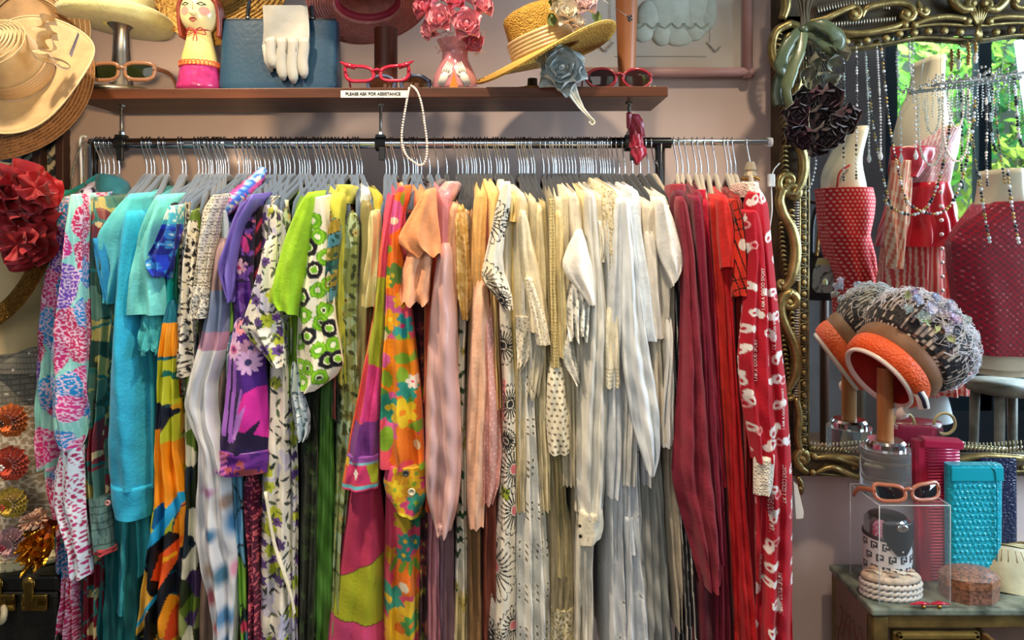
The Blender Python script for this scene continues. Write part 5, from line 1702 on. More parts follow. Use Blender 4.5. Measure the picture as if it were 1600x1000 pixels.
def on_head(dx, dz, out=1.02):
    x, z = dx / 29.0, dz / 34.0
    y = -math.sqrt(max(0.0, 1 - x * x - z * z))
    return hd + Vector((29 * k * x * out, 28 * k * y * out, 34 * k * z * out))
for dx in (-13, 16):
    ch = MB()
    ch.add([on_head(dx + 7 * math.cos(a), -2 + 6.5 * math.sin(a), 1.01) for a in [2 * PI * j / 16 for j in range(16)]] + [on_head(dx, -2, 1.015)], [(j, (j + 1) % 16, 16) for j in range(16)])
    ch.build('cheek', mat('pink_paint', '#e59a8c', 0.3), vz)
lp = MB().tube([on_head(-6, -15), on_head(-2.5, -13, 1.03), on_head(0, -14), on_head(2.5, -13, 1.03), on_head(6, -15)], [0.0006, 0.0022, 0.0018, 0.0022, 0.0006], 6)
lp.tube([on_head(-5, -15.5), on_head(0, -17.5), on_head(5, -15.5)], [0.0005, 0.002, 0.0005], 6)
lp.build('lips', mat('lip_paint', '#a8283c', 0.3), vz)
MB().tube(smooth_path([on_head(0, 12), on_head(-1, 0, 1.08), on_head(0, -5, 1.14), on_head(2, -6)], 4), [0.001 + 0.0006 * j for j in range(13)], 6).build('nose', MATS['pale_glaze'], vz)
ey = MB()
for dx in (-12, 12):
    ey.tube([on_head(dx - 6, 8), on_head(dx, 11), on_head(dx + 6, 8)], 0.0009, 5)
    ey.tube([on_head(dx - 5, 8), on_head(dx, 6), on_head(dx + 5, 8)], 0.0007, 5)
ey.build('eyes', mat('dark_paint', '#2c1c1c', 0.4), vz)
hr = MB()
for s in (-1, 1):
    for q in range(4):
        hr.tube(smooth_path([hd + Vector((s * 6 * k, 0.004 - 0.006 * q, 34 * k)), hd + Vector((s * 27 * k, -0.012 + 0.008 * q, 18 * k)), hd + Vector((s * 31 * k, -0.006 + 0.01 * q, -8 * k)), hd + Vector((s * 29 * k, 0.0 + 0.008 * q, -36 * k))], 6), 0.0045, 7)
hr.ball(hd + Vector((0, 0.008, 6 * k)), 1.0, 20, 14, (30 * k, 29 * k, 33 * k))
hr.build('hair', mat('auburn_glaze', '#8c3a2c', 0.3, coat=0.3), vz)
bw = MB()
nb_ = c1 + Vector((0.002, -19.5 * k, 92 * k))
bw.tube(smooth_path([c1 + Vector((-19 * k, -0.006, 96 * k)), c1 + Vector((-11 * k, -18 * k, 93 * k)), nb_, c1 + Vector((12 * k, -18 * k, 93 * k)), c1 + Vector((19 * k, -0.006, 96 * k))], 6), 0.0014, 6)
for s in (-1, 1):
    bw.tube(smooth_path([nb_, nb_ + Vector((s * 9 * k, -0.001, 4 * k)), nb_ + Vector((s * 15 * k, 0.004, -5 * k)), nb_ + Vector((s * 6 * k, -0.001, -5 * k)), nb_], 5), 0.0011, 5)
    bw.tube([nb_, nb_ + Vector((s * 3 * k, -0.001, -14 * k)), nb_ + Vector((s * 1 * k - 2 * k, -0.001, -28 * k))], 0.0012, 5)
bw.build('neck_ribbon', mat('ribbon_red_paint', '#a01c2c', 0.3), vz)

# straw hats behind
c2 = P(345, -28, 1.775)
h2 = thing('straw_hat', 'natural raffia straw hat leaning on the wall behind the ceramic lady', 'hat', c2)
b, cr, M = hat_mesh(c2, (-0.05, -1, 0.30), 0.165, 0.075, 0.085, wav=0.012, wn=5)
b.build('brim', straw, h2, solid=0.003)
cr.build('crown', straw, h2)
braid_rings(c2, M, 0.08, 0.165, 9, lambda r: 0.0035, mat('raffia', '#b98f48', 0.8), h2, wav=0.012, wn=5, brim=0.165, crown_r=0.075, rad=0.0018)
fr_ = MB()
rs = random.Random(8)
for i in range(150):
    t = rs.uniform(0, 2 * PI); r = 0.09 + rs.random() * 0.07
    a = c2 + M @ Vector((r * math.cos(t), r * math.sin(t), 0.005)); t2 = t + rs.uniform(-0.25, 0.25); r2 = r + rs.uniform(0.0, 0.03)
    fr_.tube([a, c2 + M @ Vector((r2 * math.cos(t2), r2 * math.sin(t2), 0.012 + rs.random() * 0.006))], 0.0011, 4, cap=False)
fr_.build('raffia_strands', mat('raffia_light', '#c9a45a', 0.8), h2)
props(MB().add([P(203, 26, 1.80), P(252, 24, 1.80), P(257, 44, 1.80), P(203, 56, 1.80), P(203, 26, 1.803), P(252, 24, 1.803), P(257, 44, 1.803), P(203, 56, 1.803)],
               [(0, 3, 2, 1), (4, 5, 6, 7), (0, 1, 5, 4), (1, 2, 6, 5), (2, 3, 7, 6), (3, 0, 4, 7)]).build('paper_card', mat('green_card', '#2f8a3c', 0.7), smooth=False), 'green card poking out behind the lime hat', 'card')

# blue handbag with white glove
c3 = P(440, 0, 1.69); c3.z = SZ(440)
bg = thing('handbag', 'navy blue leather frame handbag standing on the shelf', 'handbag', c3)
leather_b = mat('navy_leather', '#23445c', 0.36, spec=0.5, bump=(90, 0.12), var=(14, 0.25, '#1b3850'))
kk = 1.66 / F
def bag_pt(u, v):
    # v up, u round
    a = 2 * PI * u
    hwid = (93 - 3 * v) * kk
    hd_ = 0.042 * (1 - 0.45 * v)
    e = 0.28
    x = hwid * math.copysign(abs(math.cos(a)) ** e, math.cos(a)); y = hd_ * math.copysign(abs(math.sin(a)) ** e, math.sin(a))
    rb = 1 - 0.05 * max(0, 1 - v * 14)
    return c3 + Vector((x * rb, y * rb, 0.0005 + v * 112 * kk))
mb = MB().grid(bag_pt, 72, 24, True)
mb.f.append(tuple(range(72))); mb.f.append(tuple(24 * 72 + i for i in range(72)))
mb.build('body', leather_b, bg, sharp=1.0)
ft = MB()
for s in (-1, 1):
    ft.box(c3 + Vector((0, s * 0.012, 112 * kk + 0.003)), (178 * kk, 0.009, 0.009))
ft.build('frame', mat('dark_leather', '#1b2229', 0.4), bg, smooth=False, bevel=0.002)
for s in (-1, 1):
    MB().lathe([(0.003, 0), (0.007, 0.002), (0.007, 0.006), (0.003, 0.008)], c3 + Vector((s * 50 * kk, -0.012, 115 * kk)), 12).build('handle_mount', steel, bg)
hp = [c3 + Vector((-51 * kk, -0.012, 117 * kk)), c3 + Vector((-49 * kk, -0.012, 140 * kk)), c3 + Vector((-38 * kk, -0.012, 175 * kk)), c3 + Vector((0, -0.012, 190 * kk)), c3 + Vector((38 * kk, -0.012, 175 * kk)), c3 + Vector((49 * kk, -0.012, 140 * kk)), c3 + Vector((51 * kk, -0.012, 117 * kk))]
MB().tube(smooth_path(hp, 8), 0.0045, 8).build('handle', MATS['dark_leather'], bg)

gl_m = mat('white_kid_leather', '#b9b6ac', 0.38, spec=0.4, bump=(35, 0.35), var=(20, 0.1))
Yg = 1.642
cg = P(445, 138, Yg)
gv = thing('leather_glove', 'white leather glove draped over the front of the blue handbag', 'glove', cg)
def flat_cap(mb, pts, rad, thick):
    mb.tube(smooth_path(pts, 5), rad, 12, flat=(1.0, thick, Vector((1, 0, 0))))
gm = MB()
gm.grid(lambda u, v: P(410 + 70 * u + 2 * math.sin(v * 3) + 3 * v * (u - 0.2), 8 + 66 * v, Yg + 0.004 + 0.006 * abs(2 * u - 1) ** 3 - 0.004 * math.sin(u * 5 + v * 4)), 24, 16)
gm.grid(lambda u, v: P(410 + 70 * u, 8 + 2 * math.sin(PI * v), Yg + 0.01 + 0.035 * v), 24, 6)
fing = [(421, 60, 428, 112, 8.5), (439, 60, 442, 131, 8.5), (457, 60, 458, 136, 8.5), (474, 60, 474, 128, 8.0)]
for xa_, ya_, xb_, yb_, r in fing:
    n = 9
    pts = [P(xa_ + (xb_ - xa_) * i / n + 1.2 * math.sin(i * 0.9), ya_ + (yb_ - r * 0.6 - ya_) * i / n, Yg - 0.001) for i in range(n + 1)]
    rr = [r * kk * (1.05 if i < n - 1 else (0.85 if i == n - 1 else 0.35)) for i in range(n + 1)]
    gm.tube(pts, rr, 12, flat=(1.0, 0.62, Vector((1, 0, 0))))
gm.tube([P(416, 70, Yg + 0.004), P(420, 95, Yg + 0.003), P(424, 113, Yg + 0.004)], [7 * kk, 7.5 * kk, 3 * kk], 10, flat=(1.0, 0.6, Vector((1, 0, 0))))
gm.build('glove_hand', gl_m, gv)
sm = MB()
for xx, y0, y1 in ((432, 52, 74), (447, 60, 82), (462, 57, 80)):
    sm.tube([P(xx, y0, Yg - 0.006), P(xx + 0.5, y1, Yg - 0.007)], 0.0009, 6)
sm.build('seam', mat('glove_seam', '#a8a49a', 0.5), gv)

# pink hat on a dark wooden post
cp_ = P(603, 0, 1.755); cp_.z = SZ(603)
post = thing('hat_post', 'dark wooden hat post behind the red cat-eye glasses', 'hat stand', cp_)
wood_post = mat('dark_wood_post', '#6a3420', 0.4, var=(30, 0.5, '#43200f'), stretch=(1, 1, 0.15))
MB().lathe([(0, 0), (0.05, 0.0), (0.05, 0.012), (0.03, 0.016), (0, 0.0165)], cp_, 32).build('foot', wood_post, post, sharp=0.8)
MB().lathe([(0.0275, 0.014), (0.0275, 0.165), (0.0, 0.166)], cp_, 28).build('column', wood_post, post, sharp=0.8)
ch_ = P(575, 6, 1.70)
h3 = thing('wide_brim_hat', 'pink straw hat with dark pink trim on the wooden post', 'hat', ch_)
pink_straw = mat('pink_straw', '#cf8c82', 0.75, bump=(170, 0.5, 'voronoi'), var=(40, 0.22))
b, cr, M = hat_mesh(ch_, (-0.12, 0.32, 1), 0.138, 0.075, 0.09, wav=0.010, wn=2, ph=1.0, dip=0.012)
b.build('brim', pink_straw, h3, solid=0.002)
cr.build('crown', pink_straw, h3)
braid_rings(ch_, M, 0.08, 0.137, 11, lambda r: -0.001 - 0.012 * ((r - .075) / .063) ** 2, mat('pink_straw_edge', '#b86f6a', 0.8), h3, wav=0.010, wn=2, ph=1.0, brim=0.138, crown_r=0.075, rad=0.0011)
braid_rings(ch_, M, 0.0765, 0.0765, 1, lambda r: 0.014, mat('rose_ribbon', '#a8344c', 0.5), h3, 'ribbon_band', rad=0.012, brim=0.138, crown_r=0.075)

cgx = P(589, 0, 1.645); cgx.z = SZ(589) + 0.017
glasses('red cat-eye spectacles with jewelled brow and clear lenses', cgx, 0.146, 0.0165, 'cat', red_ac, None, yaw=0.08, roll=-0.03, rim=0.0027, temple=0.11, droop=-0.04, wing=1)
jw = MB()
cgx2 = P(622, 0, 1.715); cgx2.z = SZ(622) + 0.001
glasses('navy framed round sunglasses with mirrored brown lenses behind the red spectacles', cgx2, 0.150, 0.021, 'oval', mat('navy_acetate', '#4a5878', 0.3, coat=0.4), mat('mirror_brown_lens', '#5a3a26', 0.08, 0.6), yaw=-0.05, rim=0.003, temple=0.085, droop=-0.015)

# rose vase
c4 = P(711, 0, 1.68); c4.z = SZ(711)
k = 1.68 / F
vs_ = thing('glass_vase', 'pink glass bust vase painted with white hands, full of pink roses', 'vase', c4)
pglass = mat('pink_glass', '#d9909a', 0.06, trans=0.35, coat=0.6, ior=1.3, var=(20, 0.3, '#efc0b4'))
MB().lathe([(0.0, 0.0), (34 * k, 0.0), (35 * k, 6 * k), (34 * k, 22 * k), (27 * k, 38 * k), (21 * k, 50 * k), (20 * k, 62 * k), (25 * k, 72 * k), (29 * k, 80 * k)], c4, 40).build('bust', pglass, vs_)
hnd = MB()
white_enamel = mat('white_enamel', '#e2dcd2', 0.3)
for s in (-1, 1):
    base_ = P(711 + s * 15, 124, 1.66); base_.y = c4.y - 33.5 * k
    hnd.tube([base_ + Vector((s * 6 * k, 0.003, -13 * k)), base_, base_ + Vector((-s * 3 * k, 0.002, 6 * k))], [6 * k, 6.5 * k, 5.5 * k], 10, flat=(1.0, 0.35, Vector((1, 0, 0))))
    for j in range(4):
        a = base_ + Vector((s * (4 - 4 * j) * k, 0.002, 5 * k)); e = a + Vector((-s * (9 - 1.5 * j) * k, 0.009, (20 - 1.5 * j) * k))
        hnd.tube([a, (a + e) / 2 + Vector((0, -0.003, 0)), e], [2.0 * k, 1.9 * k, 0.9 * k], 6)
    th = base_ + Vector((-s * 5 * k, 0.001, 0))
    hnd.tube([th, th + Vector((-s * 5 * k, -0.001, 5 * k)), th + Vector((-s * 7 * k, 0, 11 * k))], [2.0 * k, 1.8 * k, 0.9 * k], 6)
hnd.build('painted_hands', white_enamel, vs_)
MB().add([P(709, 112, 1.629), P(702, 137, 1.628), P(716, 137, 1.628), P(709, 112, 1.633), P(702, 137, 1.633), P(716, 137, 1.633)], [(0, 1, 2), (3, 5, 4), (0, 3, 4, 1), (1, 4, 5, 2), (2, 5, 3, 0)]).build('orange_panel', mat('orange_enamel', '#e07a1c', 0.3), vs_, smooth=False)
rosep = mat('pink_rose_petal', '#fba9b4', 0.6, sheen=0.2, var=(50, 0.25))
rosep2 = mat('deep_pink_rose_petal', '#f48598', 0.6, sheen=0.2, var=(50, 0.25))
for i, (px_, py_, Yv, R, ax) in enumerate([(668, 12, 1.66, 26, (-0.5, -0.8, 0.3)), (690, 32, 1.64, 28, (-0.2, -1, 0.2)), (728, 40, 1.63, 30, (0.1, -1, 0.1)), (712, 6, 1.65, 24, (0, -0.9, 0.6)), (748, 12, 1.66, 26, (0.5, -0.8, 0.4)),
                                           (675, 46, 1.66, 20, (-0.6, -0.8, -0.2)), (738, 64, 1.66, 20, (0.4, -0.8, -0.4)), (690, -14, 1.68, 26, (-0.2, -0.6, 0.8)), (735, -14, 1.68, 26, (0.2, -0.5, 0.8))]):
    rose_mb(P(px_, py_, Yv), pxl(R, Yv), ax, i).build('rose', rosep if i % 3 else rosep2, vs_)
vl = MB()
rs = random.Random(3)
for i in range(60):
    a = P(rs.uniform(682, 752), rs.uniform(50, 84), 1.65 + rs.random() * 0.01)
    vl.tube([a, a + Vector((rs.uniform(-.012, .012), 0, rs.uniform(-.012, .012))), a + Vector((rs.uniform(-.018, .018), 0, rs.uniform(-.018, .018)))], 0.0005, 4, cap=False)
vl.build('netting', mat('rose_netting', '#d98f84', 0.7), vs_)

# straw hat with flowers
ch4 = P(852, 84, 1.69)
h4 = thing('straw_sun_hat', 'golden straw sun hat with cream pleated ribbon and silk roses, tilted on the shelf', 'hat', ch4)
ax4 = Vector((-0.36, -0.10, 0.93))
b, cr, M = hat_mesh(ch4, ax4, 0.170, 0.074, 0.115, wav=0.014, wn=2, ph=0.4, dip=0.008, dome=0.35)
b.build('brim', straw_gold, h4, solid=0.004)
cr.build('crown', straw_gold, h4)
braid_rings(ch4, M, 0.09, 0.17, 9, lambda r: 0.003 - 0.008 * ((r - .074) / .096) ** 2, mat('straw_braid', '#e2b860', 0.7), h4, wav=0.014, wn=2, ph=0.4, brim=0.170, crown_r=0.074, rad=0.0016)
rb_ = MB()
for j in range(5):
    hh = 0.006 + j * 0.0085
    rb_.lathe([(0.0762 - hh * 0.06, hh), (0.0795 - hh * 0.06, hh + 0.003), (0.079 - hh * 0.06, hh + 0.007), (0.0758 - hh * 0.06, hh + 0.0095)], ch4, 56, M)
rb_.build('pleated_ribbon', fabric('#e3c58e', 'satin'), h4)
for i, (px_, py_, R, col) in enumerate([(884, 22, 28, '#efe6d0'), (914, 8, 24, '#f0d8d4'), (872, -2, 20, '#f2e9c8'), (900, 38, 18, '#efe8dc')]):
    rose_mb(P(px_, py_, 1.60), pxl(R, 1.60), (0.1, -1, 0.3), 40 + i).build('silk_rose', mat('silk_petal_%d' % i, col, 0.6, var=(40, 0.15, '#e8b9b0')), h4)
for i, (px_, py_) in enumerate([(862, 40), (898, -4), (930, 22), (860, 8)]):
    lf = MB()
    petal(lf, P(px_, py_, 1.605), axis_matrix((0, -1, 0.2)), 0.03, 0.5, 0.35, i * 1.7, 0.1, 90 + i)
    lf.build('silk_leaf', mat('silk_leaf', '#6a7a44', 0.7), h4)
cs = P(832, 0, 1.70); cs.z = SZ(832)
sd_ = thing('hat_rest', 'small dark turned stand under the golden straw hat', 'hat stand', cs)
MB().lathe([(0, 0), (0.05, 0), (0.052, 0.006), (0.03, 0.012), (0.012, 0.018), (0.011, 0.034), (0.0, 0.036)], cs, 28).build('turned_foot', mat('ebony_wood', '#33221a', 0.4), sd_)
MB().lathe([(0.0535, 0.001), (0.0545, 0.004), (0.0535, 0.007)], cs, 28).build('brass_ring', mat('brass', '#a8823c', 0.3, 1.0), sd_)

# organza rose hanging over the shelf edge
Yf = 1.612
cf_ = P(877, 112, Yf)
fl = thing('organza_rose', 'pale blue-white organza rose with a trailing ribbon over the shelf edge', 'fabric flower', cf_)
org = mat('white_organza', '#c3d0d4', 0.55, sheen=0.3, bump=(60, 0.2), var=(30, 0.12))
rose_mb(cf_, pxl(44, Yf), (0, -1, 0.12), 7, ((6, 1.0, 0.15), (6, 0.9, 0.45), (5, 0.7, 0.8), (4, 0.5, 1.05), (3, 0.34, 1.3))).build('petals', org, fl)
tl = MB()
tp_ = [P(890, 132, 1.606), P(897, 150, 1.60), P(908, 168, 1.60), P(922, 184, 1.602), P(927, 192, 1.604)]
wd = [20, 16, 9, 5, 7]
tl.grid(lambda u, v: (lambda i, f: tp_[i].lerp(tp_[min(4, i + 1)], f) + Vector(((u - 0.5) * (wd[i] + (wd[min(4, i + 1)] - wd[i]) * f) / F * 1.6, 0.004 * math.sin(u * PI), 0)))(min(3, int(v * 4)), v * 4 - min(3, int(v * 4))), 6, 20)
tl.build('ribbon_tail', fabric('#dfe2da', 'silk'), fl, solid=0.0015)
MB().tube(smooth_path([P(889, 138, 1.598), P(903, 160, 1.594), P(918, 178, 1.598), P(929, 190, 1.602), P(925, 195, 1.602), P(920, 190, 1.602)], 6), 0.0016, 6).build('ribbon_edge', mat('cream_piping', '#e8dfc6', 0.5), fl)

cg4 = P(968, 0, 1.655); cg4.z = SZ(968) + 0.001
glasses('burgundy framed oval sunglasses at the right end of the shelf', cg4, 0.152, 0.0215, 'oval', mat('burgundy_acetate', '#8a1f2a', 0.25, coat=0.4), brown_lens, yaw=0.05, rim=0.0024, temple=0.09, droop=-0.02)
cw = P(979, 0, 1.755); cw.z = SZ(979)
ps = thing('turned_post', 'tall tapered orange-brown hat post at the right end of the shelf', 'hat stand', cw)
MB().lathe([(0.0, 0), (0.034, 0.0), (0.034, 0.01), (0.02, 0.016), (0.0, 0.0165)], cw, 24).build('foot', wood_post, ps)
MB().lathe([(0.018, 0.014), (0.022, 0.10), (0.026, 0.22), (0.028, 0.34)], cw, 28, cap1=True).build('column', mat('orange_wood', '#8c5430', 0.4, var=(20, 0.5, '#a8704a'), stretch=(1, 1, 0.2)), ps)
tk = P(1012, 0, 1.70); tk.z = SZ(1012)
bd = thing('bead_bracelet', 'heap of pearl and shell beads beside the burgundy sunglasses', 'bracelet', tk)
mb = MB()
rs = random.Random(12)
for i in range(46):
    a = rs.uniform(0, 6.28); r = 0.022 * math.sqrt(rs.random())
    mb.ball(tk + Vector((r * math.cos(a), r * math.sin(a) * 0.7, 0.004 + rs.random() * 0.03 * (1 - r / 0.024))), rs.uniform(0.003, 0.0048), 8, 6)
props(mb.build('beads', mat('shell_bead', '#d8d0b8', 0.25, coat=0.4, var=(60, 0.3, '#b8a87c')), bd), kind='stuff')
hp_ = thing('hat_pin', 'long steel hat pin with a jewelled head through the straw sun hat', 'hat pin', P(943, 2, 1.60))
MB().tube([P(930, -8, 1.605), P(981, 26, 1.60)], 0.0007, 5).build('pin_shaft', steel, hp_)
mb = MB()
for dx, dz in ((0, 0), (2.5, 2), (-2, 2.5), (2, -3), (-2.5, -2), (0, 4)):
    mb.ball(P(984 + dx, 28 + dz, 1.60), 0.003, 8, 6)
mb.build('pin_head', mat('jet_bead', '#2c2a2c', 0.15, coat=0.6), hp_)

# notice on the shelf edge
cn = P(585, 147, 1.617)
nt_ = thing('shelf_sign', 'white strip sign on the shelf edge asking for assistance', 'sign', cn)
MB().box(cn, (pxl(105, 1.617), 0.0016, pxl(11, 1.617))).build('plate', mat('white_card', '#e6e3da', 0.5), nt_, smooth=False)
tm = text_mesh('PLEASE ASK FOR ASSISTANCE', 0.0094)
tm.materials.append(mat('black_ink', '#26262a', 0.6))
inst('lettering', tm, nt_, cn + Vector((-0.003, -0.0013, 0)), (PI / 2, 0, 0), (0.97, 1, 1))

# pearl string
pts = smooth_path([P(640, 135, 1.622), P(637, 150, 1.606), P(633, 172, 1.604), P(628, 205, 1.604), P(629, 228, 1.604), P(636, 244, 1.604), P(648, 254, 1.604), P(659, 258, 1.604), P(666, 246, 1.604), P(667, 222, 1.604), P(663, 190, 1.604), P(659, 164, 1.604), P(653, 145, 1.606), P(646, 136, 1.622), P(641, 134, 1.63)], 24)
pn = MB()
acc = 0
last = pts[0]
for p in pts:
    acc += (p - last).length
    last = p
    if acc > 0.0048:
        acc = 0
        pn.ball(p, 0.0027, 8, 6)
props(pn.build('pearl_necklace', mat('pearl', '#ece2d2', 0.2, coat=0.5)), 'white pearl string looped over the shelf edge, hanging past the rail', 'necklace')

# dark red ribbon flag tied beside the clamp
rd = thing('ribbon_bundle', 'dark red ribbon bundle tied to the rail by the right clamp', 'ribbon', P(995, 255, 1.69))
rmat = fabric('#8f1830', 'satin')
cloth('ribbon_loop', [(178, 980, 1000), (190, 982, 1006), (212, 986, 1008)], 1.675, 0.02, rd, rmat, folds=2, amp=0.004)
cloth('ribbon_tail', [(228, 986, 1008), (240, 984, 1013), (250, 990, 1002), (257, 994, 997)], 1.675, 0.015, rd, rmat, folds=2, amp=0.004)
cloth('ribbon_knot', [(208, 984, 1006), (230, 984, 1006)], 1.672, 0.03, rd, rmat, folds=3, amp=0.004)
cloth('ribbon_end', [(176, 979, 988), (200, 980, 984)], 1.67, 0.008, rd, rmat, folds=2, amp=0.002)

# framed picture on the wall
fp = thing('framed_picture', 'pink-mauve framed relief picture of a pale ruffled gown on the wall', 'picture', P(1040, 122, 1.925))
Yp = 1.93
kp = Yp / F
fm = mat('mauve_frame', '#b48a84', 0.4, spec=0.4, bump=(20, 0.1))
def fbar(x0, y0, x1, y1, nm):
    n = 10
    a, b = P(x0, y0, Yp - 0.012), P(x1, y1, Yp - 0.012)
    MB().tube([a, b], 0.013, 12, flat=(1.0, 1.0, Vector((0, 1, 0)))).build(nm, fm, fp)
fbar(1168, -260, 1168, 122, 'frame_side'); fbar(905, -260, 905, 122, 'frame_side')
fbar(897, 113, 1176, 113, 'frame_rail'); fbar(897, -252, 1176, -252, 'frame_rail')
MB().box((P(1036, 0, Yp).x, Yp, P(0, -70, Yp).z), (pxl(262, Yp), 0.006, pxl(366, Yp))).build('mount', mat('picture_mount', '#c0b4a6', 0.7, var=(8, 0.2, '#b3a394')), fp, smooth=False)
gown = MB()
gr = [(1052, 20, 42, 44), (1015, 28, 20, 28), (1090, 18, 26, 40), (1005, 50, 17, 16), (1035, 52, 17, 20), (1060, 58, 24, 14), (1085, 48, 16, 16), (1104, 28, 14, 18), (1108, 20, 12, 26), (1052, -40, 46, 60), (1052, -110, 26, 50)]
for cx, cy, rx, ry in gr:
    gown.ball(P(cx, cy, Yp - 0.004), 1.0, 20, 12, (rx * kp, 0.008, ry * kp))
gown.build('gown_relief', mat('plaster_relief', '#b9bdae', 0.7, var=(30, 0.15)), fp)
tr = MB()
for x0 in (1000, 1022, 1040, 1062, 1080, 1098):
    tr.tube(smooth_path([P(x0 - 12, 36, Yp - 0.013), P(x0, 44, Yp - 0.014), P(x0 + 10, 36, Yp - 0.013)], 4), 0.0012, 5)
tr.build('ruffle_line', mat('relief_line_grey', '#98a08e', 0.7), fp)  # ruffle lines in a darker grey-green than the gown
co_ = MB()
for (sx, x0, y0) in ((1, 945, 80), (-1, 1118, 80)):
    co_.tube(smooth_path([P(x0 - sx * 8, y0 - 8, Yp - 0.005), P(x0, y0, Yp - 0.006), P(x0 + sx * 6, y0 - 6, Yp - 0.006), P(x0 + sx * 14, y0 - 14, Yp - 0.005)], 4), [0.001 + 0.0014 * math.sin(i * 0.9) ** 2 for i in range(13)], 5)
    co_.tube([P(x0 + sx * 9, -150, Yp - 0.005), P(x0 + sx * 9, 66, Yp - 0.005)], 0.0006, 4)
co_.tube([P(960, 88, Yp - 0.005), P(1104, 88, Yp - 0.005)], 0.0006, 4)
co_.build('corner_ornament', mat('relief_grey', '#8c8a80', 0.7), fp)

# white cord with switch on the wall beside the mirror
wc = thing('cord_switch', 'white electric cord with inline switch hanging between pajamas and mirror', 'cord', P(1204, 372, 1.80))
MB().tube(smooth_path([P(1218, 255, 1.82), P(1210, 264, 1.815), P(1206, 274, 1.81)], 5), 0.0016, 6).build('cord', mat('white_plastic', '#dcdcd6', 0.4), wc)
MB().tube(smooth_path([P(1205, 292, 1.81), P(1206, 330, 1.815), P(1202, 370, 1.82), P(1204, 460, 1.82)], 6), 0.0018, 6).build('cord', MATS['white_plastic'], wc)
MB().box(P(1205, 282, 1.808), (0.017, 0.012, 0.032)).build('switch_body', MATS['white_plastic'], wc, smooth=False, bevel=0.003)
# a price tag hanging by the pajamas
pt_ = thing('price_tag', 'white swing tag hanging beside the lower pajamas', 'tag', P(1248, 812, 1.46))
MB().add([P(1240, 752, 1.455), P(1246, 758, 1.455), P(1256, 800, 1.455), P(1255, 810, 1.455), P(1244, 811, 1.455), P(1240, 752, 1.458), P(1246, 758, 1.458), P(1256, 800, 1.458), P(1255, 810, 1.458), P(1244, 811, 1.458)],
         [(0, 4, 3, 2, 1), (5, 6, 7, 8, 9), (0, 1, 6, 5), (1, 2, 7, 6), (2, 3, 8, 7), (3, 4, 9, 8), (4, 0, 5, 9)]).build('card', MATS['white_card'], pt_, smooth=False)
# jewelled hanger neck
jn = thing('crystal_finial', 'small gilt and crystal ornament on the last hanger of the rail', 'ornament', P(1173, 283, 1.69))
mb = MB().lathe([(0.0, 0), (0.014, 0.002), (0.017, 0.012), (0.012, 0.022), (0.015, 0.026), (0.011, 0.038), (0.009, 0.044), (0.0, 0.045)], P(1173, 283, 1.69), 8)
mb.build('crystal', mat('smoky_crystal', '#b3a48c', 0.1, 0.4, coat=0.5), jn, smooth=False)
mb = MB()
for i in range(16):
    a = i / 16 * 2 * PI
    mb.ball(P(1173, 279, 1.69) + Vector((0.019 * math.cos(a), 0.019 * math.sin(a), 0.002 * math.sin(3 * a))), 0.0032, 7, 5)
mb.build('gilt_beads', MATS['brass'], jn)
# ------------------------------------------------------------------ left side: hats, dress form, trunk
ch5 = P(36, 118, 1.50)
hO = thing('organza_hat', 'cream organza hat with layered wavy brim and bow, hung at the far left', 'hat', ch5)
organza = mat('cream_organza', '#b09468', 0.55, sheen=0.3, bump=(90, 0.25), var=(26, 0.18))
axO = Vector((-0.04, -0.87, 0.49))
b, cr, M = hat_mesh(ch5, axO, 0.146, 0.064, 0.11, wav=0.013, wn=3, ph=2.2, dip=-0.01)
b.build('brim', organza, hO, solid=0.0015)
cr.build('crown', organza, hO)
braid_rings(ch5, M, 0.146, 0.146, 1, lambda r: 0.01, mat('organza_edge', '#cbb488', 0.6), hO, 'brim_edge', rad=0.0022, wav=0.013, wn=3, ph=2.2, brim=0.146, crown_r=0.064)
rb_ = MB()
for i in range(9):
    r = 0.060 - 0.006 * i
    rb_.tube([ch5 + M @ Vector((r * math.cos(2 * PI * j / 40), r * math.sin(2 * PI * j / 40), 0.084 + 0.027 * math.sqrt(max(0, 1 - (r / 0.064) ** 2)))) for j in range(40)], 0.0011, 5, closed=True)
rb_.build('crown_rings', MATS['organza_edge'], hO)
rb_ = MB()
for i in range(5):
    rb_.lathe([(0.0645, 0.004 + 0.006 * i), (0.068, 0.007 + 0.006 * i), (0.0645, 0.0105 + 0.006 * i)], ch5, 40, M)
rb_.build('sash', mat('organza_sash', '#a4845a', 0.5, sheen=0.3), hO)
bo = MB()
for s, (px_, py_, w, h, rot) in enumerate([(80, 70, 22, 18, 0.6), (92, 98, 24, 15, -0.5), (78, 42, 16, 22, 1.0)]):
    cc_ = P(px_, py_, 1.43)
    def fn(u, v, cc_=cc_, w=w, h=h, rot=rot, s=s):
        a = 2 * PI * u
        r = 0.5 + 0.5 * v
        x = w * math.cos(a) * r; z = h * math.sin(a) * r * (0.6 + 0.4 * math.sin(a * 2 + s))
        x, z = x * math.cos(rot) - z * math.sin(rot), x * math.sin(rot) + z * math.cos(rot)
        return cc_ + Vector((x / F * 1.43, 0.012 * math.sin(3 * a + s) - 0.02 * v, z / F * 1.43))
    bo.grid(fn, 30, 4, True)
bo.build('bow', organza, hO)
MB().add([P(108, 84, 1.41), P(122, 50, 1.405), P(124, 54, 1.41), P(112, 90, 1.412)], [(0, 1, 2, 3)]).build('swing_tag', mat('grey_tag', '#6a6470', 0.5), hO, smooth=False, solid=0.001)

